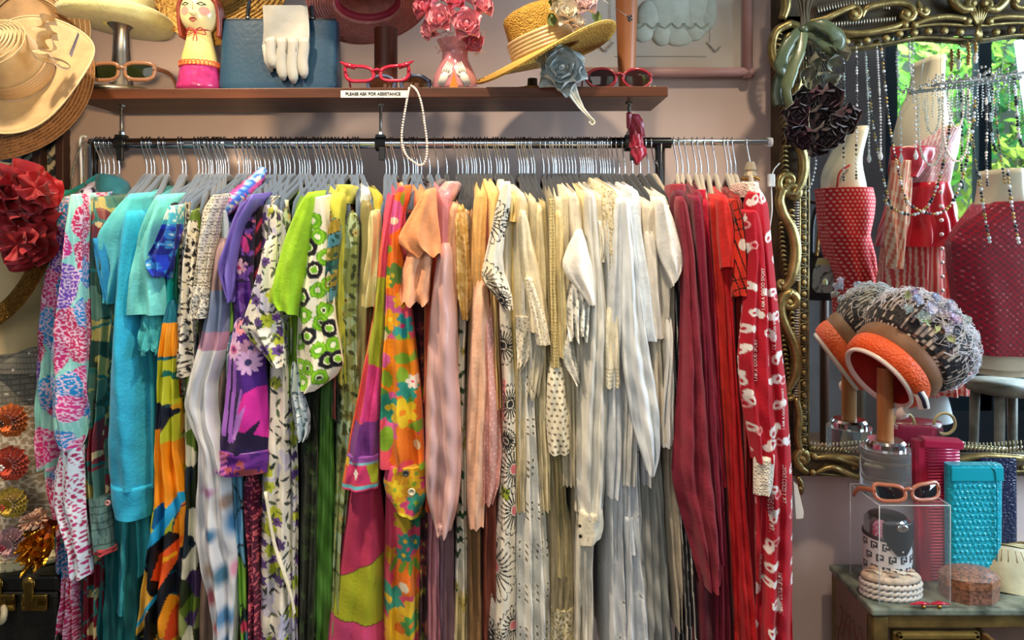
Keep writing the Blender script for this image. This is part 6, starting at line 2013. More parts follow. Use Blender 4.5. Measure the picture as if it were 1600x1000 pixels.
ch6 = P(-4, 124, 1.60)
hB = thing('brown_straw_hat', 'dark brown straw hat beneath the organza hat, only its lower brim showing', 'hat', ch6)
b, cr, M = hat_mesh(ch6, (0.12, -0.92, 0.36), 0.197, 0.085, 0.05, wav=0.006, wn=2, dip=0.0)
b.build('brim', straw_brown, hB, solid=0.003)
cr.build('crown', straw_brown, hB)
braid_rings(ch6, M, 0.10, 0.197, 14, lambda r: 0.0025, mat('brown_braid', '#8c6238', 0.8), hB, rad=0.0016, wav=0.006, wn=2, brim=0.197, crown_r=0.085)
ch7 = P(50, 42, 1.665)
hC = thing('tan_cartwheel_hat', 'tan cartwheel hat with ringed brim behind the organza hat', 'hat', ch7)
b, cr, M = hat_mesh(ch7, (0.2, -0.95, 0.1), 0.122, 0.06, 0.05, wav=0.008, wn=3)
tan_m = mat('tan_fabric_hat', '#a8845a', 0.75, var=(30, 0.2))
b.build('brim', tan_m, hC, solid=0.002)
cr.build('crown', tan_m, hC)
braid_rings(ch7, M, 0.068, 0.121, 6, lambda r: 0.003, mat('cream_stitch', '#d6bf92', 0.7), hC, rad=0.0014, wav=0.008, wn=3, brim=0.122, crown_r=0.06)

# dark wood panel with printed cloth behind the hats
pn_ = thing('framed_textile', 'dark wooden frame holding black and white printed cloth behind the hats', 'picture', P(50, 420, 1.90))
Yq = 1.88
dkw = mat('dark_frame_wood', '#4a2c1e', 0.5, var=(20, 0.4, '#2c1810'), stretch=(1, 1, 0.15))
for xq in (66, 102):
    MB().box((P(xq, 0, Yq).x, Yq - 0.01, P(0, 260, Yq).z), (pxl(13, Yq), 0.03, pxl(330, Yq))).build('stile', dkw, pn_, smooth=False, bevel=0.003)
MB().box((P(-70, 0, Yq).x, Yq - 0.01, P(0, 260, Yq).z), (pxl(13, Yq), 0.03, pxl(330, Yq))).build('stile', dkw, pn_, smooth=False, bevel=0.003)
def p_bwcloth(x, y):
    p = Paint(x, y, '#2a3038')
    return p.put(np.sin(x / 3.4 + y / 4.0 + 3 * vnoise(x / 10, y / 10, 3)) > 0.25, '#c9c4b0').put(fbm(x / 14, y / 14, 5) > 0.6, '#51616c')
cloth('printed_cloth', [(120, -72, 106), (300, -72, 106), (420, -72, 106)], Yq + 0.002, 0.02, pn_, None, p_bwcloth, amp=0.002, quality=0.8)
# chain strap and wire hook by the left post
cn_ = thing('bag_chain', 'beaded silver chain strap hanging in front of the left rail post', 'chain', P(112, 300, 1.60))
mb = MB()
for (a, b_) in (((130, 218), (110, 298)), ((134, 222), (136, 300))):
    for i in range(34):
        q = i / 33
        mb.ball(P(a[0] + (b_[0] - a[0]) * q - 4 * math.sin(PI * q), a[1] + (b_[1] - a[1]) * q, 1.60), 0.0024, 6, 5)
mb.build('chain_beads', mat('pewter', '#8c8878', 0.3, 1.0), cn_)
wk = thing('wire_hook', 'white coated wire hook on the end of the rail', 'hook', P(127, 300, 1.68))
MB().tube(smooth_path([P(135, 214, 1.68), P(128, 213, 1.68), P(125, 222, 1.68), P(127, 260, 1.68), P(128, 312, 1.68)], 6), 0.0028, 7).build('hook_wire', MATS['white_plastic'], wk)

# dress form at the far left
skin_f = mat('mannequin_cream', '#d8bd8c', 0.45, spec=0.4, var=(6, 0.08))
dfm = thing('dress_form', 'cream bust mannequin at the far left, wearing a grey crochet bodice', 'mannequin', P(-30, 900, 1.60))
cloth('torso', [(250, -62, -18), (275, -66, -6), (300, -95, 16), (340, -120, 34), (400, -128, 48), (470, -126, 57), (540, -120, 58), (620, -112, 62), (760, -120, 66), (890, -120, 70)], 1.50, 0.20, dfm, skin_f, folds=0, amp=0.0)
MB().tube([P(-36, 880, 1.6), P(-36, 1180, 1.6)], 0.018, 12).build('stand_pole', dkw, dfm)
MB().lathe([(0, 0), (0.16, 0.0), (0.16, 0.015), (0.03, 0.03), (0, 0.031)], (P(-36, 0, 1.6).x, 1.6, 0.0), 32).build('stand_base', dkw, dfm)
sq = mat('gold_sequins', '#a87a34', 0.25, 0.9, bump=(420, 1.0, 'voronoi'), var=(160, 0.5, '#5c3a14'))
sb_ = MB()
spts = smooth_path([P(72, 390, 1.475), P(48, 436, 1.465), P(20, 474, 1.462), P(-20, 505, 1.462), P(-60, 530, 1.47)], 6)
sb_.tube(spts, 1.0, 10, flat=(0.003, 0.018, Vector((0, 1, 0))))
props(sb_.build('sequin_sash', sq), 'gold sequin sash slung across the dress form under the red flower', 'sash')

dr = thing('crochet_dress', 'grey crochet dress with net skirt and coloured tulle rosettes on the dress form', 'dress', P(0, 892, 1.52))
def p_crgrey(x, y):
    p = Paint(x, y, '#8a8578')
    p.put((y % 9) < 1.8, '#5c584e').put((x % 5) < 1.3, '#6d695e')
    h = hash2(np.floor(x / 13), np.floor(y / 13), 3)
    return p.put((np.hypot((x % 13) - 6, (y % 13) - 6) < 1.6) & (h > 0.55), '#efe9d8')
cloth('bodice', [(556, -126, 58), (590, -124, 62), (650, -124, 66)], 1.486, 0.23, dr, None, p_crgrey, folds=1, amp=0.001, hs=0)
cloth('bodice_edge', [(545, 40, 62), (560, 0, 62), (585, -100, 62)], 1.484, 0.03, dr, None, p_crgrey, folds=1, amp=0.001)
def p_net(x, y):
    p = Paint(x, y, '#b0997c')
    a, b, f1, f2 = voro(x / 10, y / 10, 3)
    return p.put((f2 - f1) < 0.16, '#e6dcc8').put(f1 < 0.12, '#8a7458')
cloth('net_skirt', [(640, -126, 66), (760, -128, 74), (870, -132, 84), (892, -134, 86)], 1.48, 0.25, dr, None, p_net, folds=3, amp=0.006)
for cx, cy, R, col, cc2 in ((20, 656, 26, '#d8702c', '#2a2420'), (20, 723, 27, '#cf4a2c', '#d8d0c8'), (21, 784, 24, '#cfae3a', '#a83a2c'), (21, 846, 24, '#c79aa0', '#8a1c34'), (-40, 690, 25, '#cf9a3a', '#2a2420'), (-42, 800, 24, '#d8602c', '#d8d0c8')):
    pm = MB()
    c_ = P(cx, cy, 1.462)
    for L in range(5):
        def fn(u, v, L=L):
            a = 2 * PI * u
            r = pxl(R, 1.46) * v * (1 - 0.12 * L) * (1 + 0.04 * math.sin(a * 9 + L))
            return c_ + Vector((r * math.cos(a), -0.004 - 0.005 * L * v + 0.0045 * math.sin(a * 17 + L * 1.3) * v, r * math.sin(a)))
        pm.grid(fn, 68, 3, True)
    po = pm.build('tulle_rosette', mat('tulle_' + col, col, 0.8, sheen=0.4, var=(120, 0.3)), dr)
    jb = MB()
    for q in range(4):
        jb.ball(c_ + Vector((0.004 * math.cos(q * 1.6), -0.033, 0.004 * math.sin(q * 1.6))), 0.0028, 7, 5)
    jb.build('jewel', mat('jewel_' + cc2, cc2, 0.15, coat=0.6), po)
cloth('lace_hem', [(880, -134, 74), (890, -134, 72), (903, -130, 50)], 1.472, 0.1, dr, None, lambda x, y: Paint(x, y, '#e0d2a8').put((np.hypot((x % 12) - 6, (y % 12) - 6) < 2.2), '#8a7a58'), folds=2, amp=0.003, hs=10)

# big red organza flower
Yr = 1.43
rf = thing('red_organza_flower', 'huge ruffled red organza flower pinned to the dress form shoulder', 'fabric flower', P(28, 345, Yr))
redo = mat('red_organza', '#9c0b17', 0.6, sheen=0.15, bump=(40, 0.25), var=(16, 0.4, '#64060e'))
def ruffle_disc(c, R, ax, n, amp, lay, seed, sx=1.0, sz=1.0):
    mb = MB()
    M_ = axis_matrix(ax)
    rs_ = random.Random(seed)
    for L in range(lay):
        ph_ = rs_.random() * 6; f_ = 1 - 0.17 * L; ph2 = rs_.random() * 6
        def fn(u, v):
            a = 2 * PI * u
            w = v ** 1.2
            r = R * f_ * v * (1 + 0.07 * math.sin(3 * a + ph_))
            h = amp * w * (math.sin(n * a + ph_) + 0.6 * math.sin((n * 2 - 3) * a + ph2) + 0.35 * math.sin(v * 7 + 3 * a + ph_)) + 0.012 * L + 0.02 * w * L / lay
            return Vector(c) + M_ @ Vector((r * math.cos(a) * sx, r * math.sin(a) * sz, h))
        mb.grid(fn, 90, 12, True)
    return mb
ruffle_disc(P(24, 326, Yr + 0.03), pxl(74, Yr), (0.05, -1, 0.05), 7, 0.014, 4, 5).build('upper_petals', redo, rf)
ruffle_disc(P(42, 378, Yr + 0.015), pxl(46, Yr), (0.15, -1, -0.1), 6, 0.012, 4, 8).build('lower_petals', redo, rf)
ruffle_disc(P(8, 300, Yr), pxl(42, Yr), (-0.1, -1, 0.3), 6, 0.013, 3, 11).build('inner_petals', redo, rf)
ruffle_disc(P(62, 300, Yr + 0.01), pxl(34, Yr), (0.3, -1, 0.3), 5, 0.012, 3, 14).build('side_petals', redo, rf)

# gold foil flower
gf = thing('gold_foil_flower', 'crumpled gold foil flower with pink frill at the trunk', 'fabric flower', P(62, 842, 1.43))
goldf = mat('gold_foil', '#c98a24', 0.22, 0.95, bump=(80, 0.6))
ruffle_disc(P(62, 846, 1.43), pxl(24, 1.43), (0.1, -1, 0), 5, 0.012, 3, 21).build('petals', goldf, gf)
ruffle_disc(P(58, 868, 1.43), pxl(17, 1.43), (0.1, -1, -0.4), 5, 0.011, 2, 24).build('lower_petals', goldf, gf)
ruffle_disc(P(60, 811, 1.44), pxl(16, 1.44), (0, -1, 0.2), 9, 0.006, 3, 27).build('frill', mat('pink_lace', '#c49a80', 0.7, bump=(200, 0.8, 'voronoi')), gf)
ruffle_disc(P(72, 826, 1.45), pxl(18, 1.45), (0.2, -1, 0.2), 4, 0.009, 2, 29).build('rust_petals', mat('rust_satin', '#8a3c14', 0.35), gf)

# black trunk
Yk = 1.46
tz = P(0, 900, Yk).z
tkn = thing('trunk', 'black leather trunk with brass latches at the lower left', 'trunk', (P(-40, 0, Yk).x, Yk + 0.2, 0.0))
blk = mat('black_leather', '#1c1b17', 0.42, bump=(140, 0.35), var=(30, 0.2))
xL, xR = P(-190, 0, Yk).x, P(90, 0, Yk).x
zl = P(0, 927, Yk).z
MB().box(((xL + xR) / 2, Yk + 0.2, (tz + zl) / 2 + 0.001), (xR - xL, 0.4, tz - zl - 0.002)).build('lid', blk, tkn, smooth=False, bevel=0.006)
MB().box(((xL + xR) / 2, Yk + 0.202, zl / 2), (xR - xL - 0.006, 0.398, zl - 0.004)).build('body', blk, tkn, smooth=False, bevel=0.006)
MB().box(((xL + xR) / 2, Yk + 0.001, zl), (xR - xL - 0.002, 0.006, 0.005)).build('edge_strip', mat('steel_edge', '#5c5850', 0.4, 0.8), tkn, smooth=False, bevel=0.001)
br = mat('aged_brass', '#b0924c', 0.3, 1.0, var=(40, 0.3))
for cx in (54, 4, -140):
    la = MB().box(P(cx, 941, Yk - 0.003), (pxl(40, Yk), 0.007, pxl(26, Yk))).build('latch', br, tkn, smooth=False, bevel=0.003)
    MB().box(P(cx - 9, 924, Yk - 0.007), (pxl(15, Yk), 0.006, pxl(32, Yk))).build('hasp', br, la, smooth=False, bevel=0.0025)
    MB().lathe([(0.0, 0), (0.014, 0), (0.014, 0.003), (0.008, 0.006), (0, 0.006)], P(cx - 9, 912, Yk - 0.002), 20, axis_matrix((0, -1, 0))).build('catch_plate', br, la)
    MB().box(P(cx + 11, 941, Yk - 0.008), (pxl(12, Yk), 0.004, pxl(9, Yk))).build('slide_button', mat('brass_dark', '#6a5424', 0.35, 1.0), la, smooth=False, bevel=0.001)
    for sx in (-17, 17):
        for sy in (-9, 9):
            MB().ball(P(cx + sx, 941 + sy, Yk - 0.0065), 0.0016, 6, 4).build('rivet', br, la)
MB().tube(smooth_path([P(-30, 948, Yk - 0.005), P(-28, 968, Yk - 0.02), P(0, 972, Yk - 0.02), P(6, 962, Yk - 0.02), P(6, 948, Yk - 0.005)], 6), 0.006, 8).build('handle', mat('ivory_handle', '#b5a888', 0.5), tkn)
# ------------------------------------------------------------------ gilt mirror
YM = 1.87
YFm = 1.845
gilt = mat('antique_gilt', '#857448', 0.42, 0.7, bump=(45, 0.3), var=(28, 0.7, '#33291a'))
gilt_l = mat('antique_gilt_bright', '#a08c58', 0.34, 0.75, bump=(60, 0.25), var=(40, 0.5, '#4c3e24'))
gilt_d = mat('gilt_dark_wood', '#4a3c28', 0.6, 0.3, var=(20, 0.5))  # dark brown for the boards behind the gilt carving
mr = thing('gilt_mirror', 'large wall mirror in an ornate antique gilt rococo frame', 'mirror', P(1440, 740, YM + 0.03))
XR_ = 1900
# the glass
a, b_ = P(1252, 40, YM), P(XR_, 712, YM)
MB().add([(a.x, YM, b_.z), (b_.x, YM, b_.z), (b_.x, YM, a.z), (a.x, YM, a.z)], [(0, 1, 2, 3)]).build('mirror_glass', mat('mirror_silver', '#e6edea', 0.015, 1.0), mr, smooth=False)
def slab(x0, y0, x1, y1, ya, yb, name, m, bev=0.004):
    p, q = P(x0, y0, YFm), P(x1, y1, YFm)
    return MB().box(((p.x + q.x) / 2, (ya + yb) / 2, (p.z + q.z) / 2), (abs(q.x - p.x), abs(yb - ya), abs(p.z - q.z))).build(name, m, mr, smooth=False, bevel=bev)
slab(1222, 20, 1262, 735, 1.862, 1.93, 'backing_board', gilt_d)
slab(1222, -30, XR_, 52, 1.862, 1.93, 'backing_board', gilt_d)
slab(1222, 712, XR_, 748, 1.862, 1.93, 'backing_board', gilt_d)
# inner mouldings
def mould(pts, r, name='moulding', m=gilt, Yo=0.0, flat=None, seg=10):
    MB().tube(smooth_path([P(x, y, YFm + Yo) for x, y in pts], 6), r, seg, flat=flat).build(name, m, mr)
mould([(1248, 60), (1249, 300), (1248, 500), (1249, 712)], 0.0042, m=gilt_l, Yo=0.004)
mould([(1262, 74), (1263, 300), (1262, 500), (1263, 708)], 0.0036, Yo=0.014)
mould([(1262, 72), (1320, 76), (1395, 66), (1440, 58), (1528, 62), (1600, 54), (1700, 66), (1800, 76), (1900, 72)], 0.0045, Yo=0.010)
mould([(1262, 48), (1320, 56), (1400, 47), (1460, 38), (1528, 40), (1600, 36), (1720, 48), (1900, 50)], 0.0045, m=gilt_l, Yo=0.0)
mould([(1262, 708), (1330, 716), (1440, 722), (1600, 712), (1750, 722), (1900, 708)], 0.0045, Yo=0.010)
mould([(1262, 738), (1330, 744), (1440, 748), (1600, 736), (1750, 748), (1900, 738)], 0.004, Yo=0.004)
# beads of the inner border, each a piece
bead_me = base_mesh(MB().ball((0, 0, 0), 1.0, 12, 8), 'bead', gilt_l)
for i in range(35):
    inst('bead', bead_me, mr, P(1256, 90 + i * 17.6, YFm + 0.006), scale=(0.0066, 0.006, 0.0078))
tops = [(1290, 66), (1322, 65), (1354, 63), (1384, 60), (1405, 53), (1428, 51), (1450, 49), (1475, 48), (1500, 50), (1556, 50), (1580, 47), (1600, 46), (1628, 50), (1655, 55), (1690, 60)]
for i, (x, y) in enumerate(tops):
    inst('bead', bead_me, mr, P(x, y, YFm + 0.002), scale=(0.0105, 0.0085, 0.0095))
for i in range(16):
    inst('bead', bead_me, mr, P(1290 + i * 22, 728 + 3 * math.sin(i), YFm + 0.006), scale=(0.008, 0.007, 0.007))
# egg-and-dart links between the border beads
lk = MB()
for i in range(35):
    y = 90 + i * 17.6
    lk.tube(smooth_path([P(1262, y - 8, YFm + 0.008), P(1252, y - 6, YFm + 0.003), P(1249.5, y, YFm + 0.003), P(1252, y + 6, YFm + 0.003), P(1262, y + 8, YFm + 0.008)], 3), 0.0017, 5)
lk.build('egg_border', gilt, mr)
def curl(cx, cy, r0, a0, turns, sgn=1, n=26):
    """points of a spiral that winds in to its eye"""
    out = []
    for i in range(n):
        q = i / (n - 1)
        a = a0 + sgn * turns * 2 * PI * q
        r = r0 * (1 - 0.82 * q)
        out.append((cx + r * math.cos(a), cy + r * math.sin(a)))
    return out
def scroll(pts, r0, r1, m=gilt_l, Yo=-0.008, name='scroll', eye=None, eye_r=0.009):
    pp = smooth_path([P(x, y, YFm + Yo) for x, y in pts], 4)
    n = len(pp)
    rr = [1.45 * (r0 + (r1 - r0) * i / (n - 1)) for i in range(n)]
    rr = [r * (0.45 + 0.55 * min(1, (i + 1) / 6)) for i, r in enumerate(rr)]
    mb = MB().tube(pp, rr, 9)
    o = mb.build(name, m, mr)
    # side ridge
    if eye:
        inst('scroll_eye', bead_me, mr, P(eye[0], eye[1], YFm + Yo - 0.003), scale=(eye_r, eye_r * 0.9, eye_r))
    return o
# left side scrolls, top to bottom
scroll([(1258, 100), (1246, 130), (1236, 170), (1240, 205), (1252, 235), (1256, 262), (1250, 288), (1238, 306)] + curl(1232, 284, 20, 1.2, 1.0, 1, 14), 0.010, 0.0045, eye=(1231, 283))
scroll([(1222, 452), (1234, 438), (1241, 414), (1243, 386), (1237, 358), (1224, 334), (1218, 312), (1224, 295)] + curl(1238, 303, 15, -2.6, 0.95, 1, 14), 0.0105, 0.0045, eye=(1238, 303))
scroll(curl(1222, 443, 10, 0.2, 1.0, 1, 12)[::-1], 0.003, 0.005, eye=(1222, 443), eye_r=0.007)
scroll([(1229, 612), (1241, 588), (1244, 560), (1239, 535), (1228, 512), (1220, 490), (1221, 468), (1232, 458)] + curl(1233, 472, 14, -1.4, 0.95, 1, 14), 0.0105, 0.0045, eye=(1233, 472))
scroll(curl(1232, 615, 10, 0.2, 1.0, 1, 12)[::-1], 0.003, 0.005, eye=(1232, 615), eye_r=0.007)
scroll([(1243, 622), (1249, 650), (1246, 680), (1250, 705)], 0.008, 0.006)
# acanthus leaf sprays and ribbed outer edge
def leaf_spray(x0, y0, dx, dy, n, L, m=gilt, Yo=-0.004):
    mb = MB()
    for i in range(n):
        q = i / max(1, n - 1)
        bx, by = x0 + dx * q, y0 + dy * q
        e = (bx - L * (0.7 + 0.3 * math.sin(q * PI)), by + 7)
        mb.tube(smooth_path([P(bx, by, YFm + Yo), P((bx + e[0]) / 2, by - 2, YFm + Yo - 0.006), P(e[0], e[1], YFm + Yo + 0.004)], 4), [0.0028, 0.0034, 0.0036, 0.0036, 0.0034, 0.003, 0.0025, 0.002, 0.0012], 6)
    mb.build('acanthus_leaf', m, mr)
leaf_spray(1228, 120, 8, 110, 14, 14)
leaf_spray(1230, 230, 4, 60, 9, 14)
leaf_spray(1224, 350, 8, 80, 12, 13)
leaf_spray(1226, 512, 10, 80, 12, 12)
leaf_spray(1240, 330, 6, 60, 8, 12, gilt_l, -0.01)
leaf_spray(1240, 490, 6, 50, 7, 11, gilt_l, -0.01)
# upper left corner shell
scroll([(1232, 120), (1214, 105), (1206, 78), (1212, 50), (1232, 38)] + curl(1238, 60, 22, -1.6, 1.1, 1, 16), 0.008, 0.004, eye=(1239, 60))
scroll([(1222, 30), (1228, 10), (1226, -20)], 0.012, 0.008)
leaf_spray(1222, 45, -2, 80, 10, 16)
# top scrolls
scroll([(1262, 34), (1290, 28), (1318, 16), (1334, 10)] + curl(1334, 22, 12, -1.5, 0.9, 1, 12), 0.006, 0.0045, eye=(1334, 22), eye_r=0.011)
scroll([(1346, 28), (1352, 14), (1370, 8), (1398, 4), (1420, 8), (1428, 20)] + curl(1416, 22, 12, 0.0, 0.9, 1, 12), 0.007, 0.0045, eye=(1416, 22), eye_r=0.011)
scroll([(1290, 46), (1340, 52), (1390, 44), (1412, 36)] , 0.006, 0.005, eye=(1414, 39), eye_r=0.009)
scroll([(1430, 38), (1450, 30), (1480, 26), (1508, 30)], 0.006, 0.005, eye=(1429, 39), eye_r=0.009)
scroll([(1434, 2), (1438, 14)] + curl(1444, 16, 9, 3.1, 0.9, -1, 10), 0.006, 0.004, eye=(1445, 16), eye_r=0.009)
for s in (1, -1):
    c_ = 1529
    scroll([(c_ - s * 46, -18), (c_ - s * 42, 0), (c_ - s * 28, 14), (c_ - s * 12, 14)] + [(c_ - s * (x - c_), y) for x, y in curl(c_ + 10, 6, 9, 1.4, 0.9, -1, 10)], 0.0085, 0.004, eye=(c_ - s * 9, 5), eye_r=0.010)
    inst('scroll_eye', bead_me, mr, P(c_ - s * 17, 33, YFm - 0.008), scale=(0.010, 0.009, 0.010))
scroll([(1546, 30), (1570, 26), (1610, 28), (1640, 40)], 0.006, 0.005)
scroll([(1590, -6), (1584, 4), (1592, 12), (1640, 10)], 0.006, 0.005, eye=(1587, 1), eye_r=0.010)
ss = MB()
for i in range(92):
    y = 312 + i * 4.2
    if not 440 < y < 462:
        ss.tube([P(1240, y, YFm + 0.002), P(1249, y, YFm + 0.002)], 0.0024, 5)
ss.build('ribbed_strip', mat('worn_silver_strip', '#a89e94', 0.4, 0.5), mr)
fan = MB()
for i in range(7):
    a = -0.9 + 1.8 * i / 6
    fan.tube([P(1529, 44, YFm - 0.006), P(1529 + 13 * math.sin(a), 28 - 8 * math.cos(a), YFm - 0.012), P(1529 + 22 * math.sin(a), 18 - 14 * math.cos(a), YFm - 0.006)], [0.003, 0.0035, 0.0015], 6)
for i in range(5):
    a = -0.7 + 1.4 * i / 4
    fan.tube([P(1529, 38, YFm - 0.008), P(1529 + 6 * math.sin(a), 50 + 4 * math.cos(a), YFm - 0.012), P(1529 + 8 * math.sin(a), 58 + 8 * math.cos(a), YFm - 0.004)], [0.0035, 0.004, 0.0015], 6)
fan.build('palmette', gilt_l, mr)
rib = MB()
for i in range(26):
    x = 1278 + i * 4.4
    y = 14 - 10 * math.sin(i / 26 * PI * 0.9) if i < 13 else 10 - 8 * math.sin(i / 26 * PI)
    rib.tube([P(x, y - 4, YFm), P(x + 1, y + 6, YFm - 0.004)], 0.0024, 5)
    rib.tube([P(x + 10, 44 - 0.4 * i, YFm), P(x + 11, 36 - 0.4 * i, YFm - 0.004)], 0.0024, 5)
rib.build('ribbed_edge', mat('worn_silver_gilt', '#b0aa9a', 0.35, 0.8), mr)
# bottom frame scrolls
scroll([(1292, 712), (1330, 716), (1345, 722)], 0.006, 0.006)
scroll([(1262, 738), (1250, 730), (1243, 716), (1250, 704)] + curl(1253, 716, 10, -1.7, 1.0, 1, 12), 0.008, 0.004, eye=(1253, 717))
scroll([(1246, 745), (1252, 758), (1250, 772)], 0.007, 0.004, eye=(1250, 764), eye_r=0.007)
scroll([(1272, 716), (1300, 714), (1334, 724), (1350, 730)], 0.006, 0.0045, eye=(1272, 713), eye_r=0.008)
scroll([(1272, 740), (1300, 730), (1330, 742), (1352, 748)], 0.006, 0.0045, eye=(1270, 738), eye_r=0.008)
scroll([(1420, 722), (1440, 716), (1470, 722), (1500, 718), (1540, 712), (1600, 716)], 0.006, 0.0055)
bt = MB()
for i in range(60):
    x = 1270 + i * 6
    bt.tube([P(x, 706 + 2 * math.sin(i * .3), YFm + 0.006), P(x + 3, 698 + 2 * math.sin(i * .3), YFm + 0.002)], 0.0022, 5)
bt.build('beaded_lower_edge', mat('worn_gilt_pale', '#a89c80', 0.4, 0.7), mr)

# ------------------------------------------------------------------ dried roses tied with a ribbon
Yd = 1.79
bq = thing('dried_rose_bunch', 'bunch of dried dark purple roses hung upside down on the mirror corner', 'flowers', P(1275, 232, Yd))
stm = MB()
rs = random.Random(5)
for i in range(16):
    x0 = 1243 + i * 2.4
    stm.tube(smooth_path([P(x0 - 4 + rs.uniform(-6, 6), -30, Yd + rs.uniform(-.01, .01)), P(1252 + i * 0.8, 38, Yd), P(1232 + i * 5.5, 130, Yd - 0.01)], 5), 0.0022, 6)
stm.build('stems', mat('dry_stem', '#4a4230', 0.7), bq)
dk = [mat('dried_rose_%d' % i, c, 0.7, sheen=0.3, var=(50, 0.4)) for i, c in enumerate(('#2e1622', '#42202c', '#4c2438', '#331a1c'))]
RS = [(1252, 158, 17), (1288, 150, 18), (1243, 180, 17), (1272, 185, 20), (1300, 182, 19), (1320, 172, 16), (1258, 205, 17), (1285, 208, 19), (1306, 205, 15), (1238, 200, 14), (1265, 146, 14), (1318, 190, 14), (1272, 222, 14)]
for i, (x, y, R) in enumerate(RS):
    rose_mb(P(x, y, Yd - 0.03 - 0.012 * (i % 3)), pxl(R * 1.75, Yd), (rs.uniform(-.5, .5), -1, rs.uniform(-.9, -.1)), 60 + i, ((5, 1.0, 0.7), (5, 0.9, 0.95), (4, 0.7, 1.15), (3, 0.5, 1.3))).build('rose', dk[i % 4], bq)
dl = mat('dried_leaf', '#6a6c5c', 0.7, var=(40, 0.4, '#a8a898'))
for i, (x, y) in enumerate([(1262, 100), (1280, 112), (1292, 90), (1300, 105), (1272, 125), (1296, 132), (1284, 78), (1306, 82), (1258, 120), (1302, 142)]):
    lm = MB()
    petal(lm, P(x, y, Yd - 0.025), axis_matrix((rs.uniform(-.5, .5), -1, rs.uniform(-.4, .4))), 0.036, 1.3, 0.5, i * 2.3, 0.5, 200 + i)
    lm.build('leaf', dl, bq)
bow = thing('satin_ribbon', 'sage green satin ribbon tied round the dried rose stems', 'ribbon', P(1256, 170, Yd))
sat = fabric('#48543a', 'satin')
def strip(pts, w, m, parent, name, ax=Vector((0, -0.4, 0.2)), tw=0.0):
    pp = smooth_path([P(x, y, Y) for x, y, Y in pts], 8)
    mb = MB()
    vs, fs = [], []
    n = len(pp)
    for i, p in enumerate(pp):
        d = (pp[min(n - 1, i + 1)] - pp[max(0, i - 1)]).normalized()
        s = d.cross(Vector((0, 1, 0)))
        if s.length < 0.2:
            s = Vector((1, 0, 0))
        s.normalize()
        s = Matrix.Rotation(tw * i / n, 3, d) @ s
        ww = w[i * (len(w) - 1) // (n - 1)] / F * 1.79
        for k in range(5):
            q = (k / 4 - 0.5)
            vs.append(p + s * ww * q + Vector((0, -0.002 * math.cos(q * PI), 0)))
    for i in range(n - 1):
        for k in range(4):
            fs.append((i * 5 + k, i * 5 + k + 1, (i + 1) * 5 + k + 1, (i + 1) * 5 + k))
    mb.add(vs, fs)
    mb.build(name, m, parent, solid=0.001)
strip([(1253, 46, 1.755), (1238, 60, 1.74), (1224, 85, 1.735), (1222, 105, 1.74), (1232, 108, 1.75), (1244, 85, 1.755), (1255, 50, 1.755)], [16, 20, 24, 24, 20, 16], sat, bow, 'bow_loop')
strip([(1256, 46, 1.755), (1275, 38, 1.74), (1296, 45, 1.735), (1310, 62, 1.74), (1300, 74, 1.745), (1280, 60, 1.75), (1258, 48, 1.755)], [14, 20, 24, 22, 20, 14], sat, bow, 'bow_loop')
strip([(1256, 50, 1.75), (1250, 80, 1.735), (1238, 110, 1.73), (1229, 140, 1.728), (1236, 172, 1.73)], [14, 16, 18, 12, 5], fabric('#5c6848', 'satin'), bow, 'ribbon_tail', tw=0.7)
strip([(1236, 78, 1.77), (1222, 110, 1.77), (1214, 140, 1.775), (1216, 165, 1.775)], [12, 16, 16, 14], sat, bow, 'ribbon_tail', tw=0.3)
MB().ball(P(1255, 46, 1.752), 0.011, 12, 8, (1.2, 0.8, 0.9)).build('knot', sat, bow)

# ------------------------------------------------------------------ dresser with things on it
ZT = 0.595
xdl, xdr = 0.812, 1.75
ydf, ydb = 1.668, 1.895
ds = thing('painted_dresser', 'antique painted dresser with distressed green top and gilt drawer mouldings', 'dresser', ((xdl + xdr) / 2, 1.78, 0.0))
top_m = mat('distressed_green_paint', '#465046', 0.40, spec=0.5, var=(22, 0.9, '#8c9686'), bump=(40, 0.3))
MB().box(((xdl + xdr) / 2, (ydf + ydb) / 2, ZT - 0.008), (xdr - xdl, ydb - ydf, 0.016)).build('top_board', top_m, ds, smooth=False, bevel=0.004)
gold_p = mat('worn_gold_paint', '#7c6638', 0.45, 0.3, var=(24, 0.6, '#3c3018'), bump=(30, 0.3))
body_m = mat('antique_pink_paint', '#8a6e60', 0.6, var=(10, 0.4, '#6a4c40'))
MB().box((xdl + 0.015, (ydf + ydb) / 2 + 0.008, (ZT - 0.016) / 2 + 0.06), (0.022, ydb - ydf - 0.03, ZT - 0.14)).build('side_panel', body_m, ds, smooth=False, bevel=0.002)
MB().box(((xdl + xdr) / 2, ydb - 0.012, (ZT - 0.016) / 2 + 0.06), (xdr - xdl - 0.03, 0.012, ZT - 0.14)).build('back_panel', body_m, ds, smooth=False)
MB().box(((xdl + xdr) / 2, ydf + 0.016, ZT - 0.031), (xdr - xdl - 0.012, 0.02, 0.03)).build('top_rail', gold_p, ds, smooth=False, bevel=0.003)
MB().box((xdl + 0.022, ydf + 0.02, ZT / 2 - 0.01), (0.036, 0.032, ZT - 0.02)).build('leg', gold_p, ds, smooth=False, bevel=0.004)
MB().box((xdr - 0.022, ydf + 0.02, ZT / 2 - 0.01), (0.036, 0.032, ZT - 0.02)).build('leg', gold_p, ds, smooth=False, bevel=0.004)
for x in (xdl + 0.022, xdr - 0.022):
    MB().box((x, ydb - 0.022, ZT / 2 - 0.01), (0.036, 0.032, ZT - 0.02)).build('leg', gold_p, ds, smooth=False, bevel=0.004)
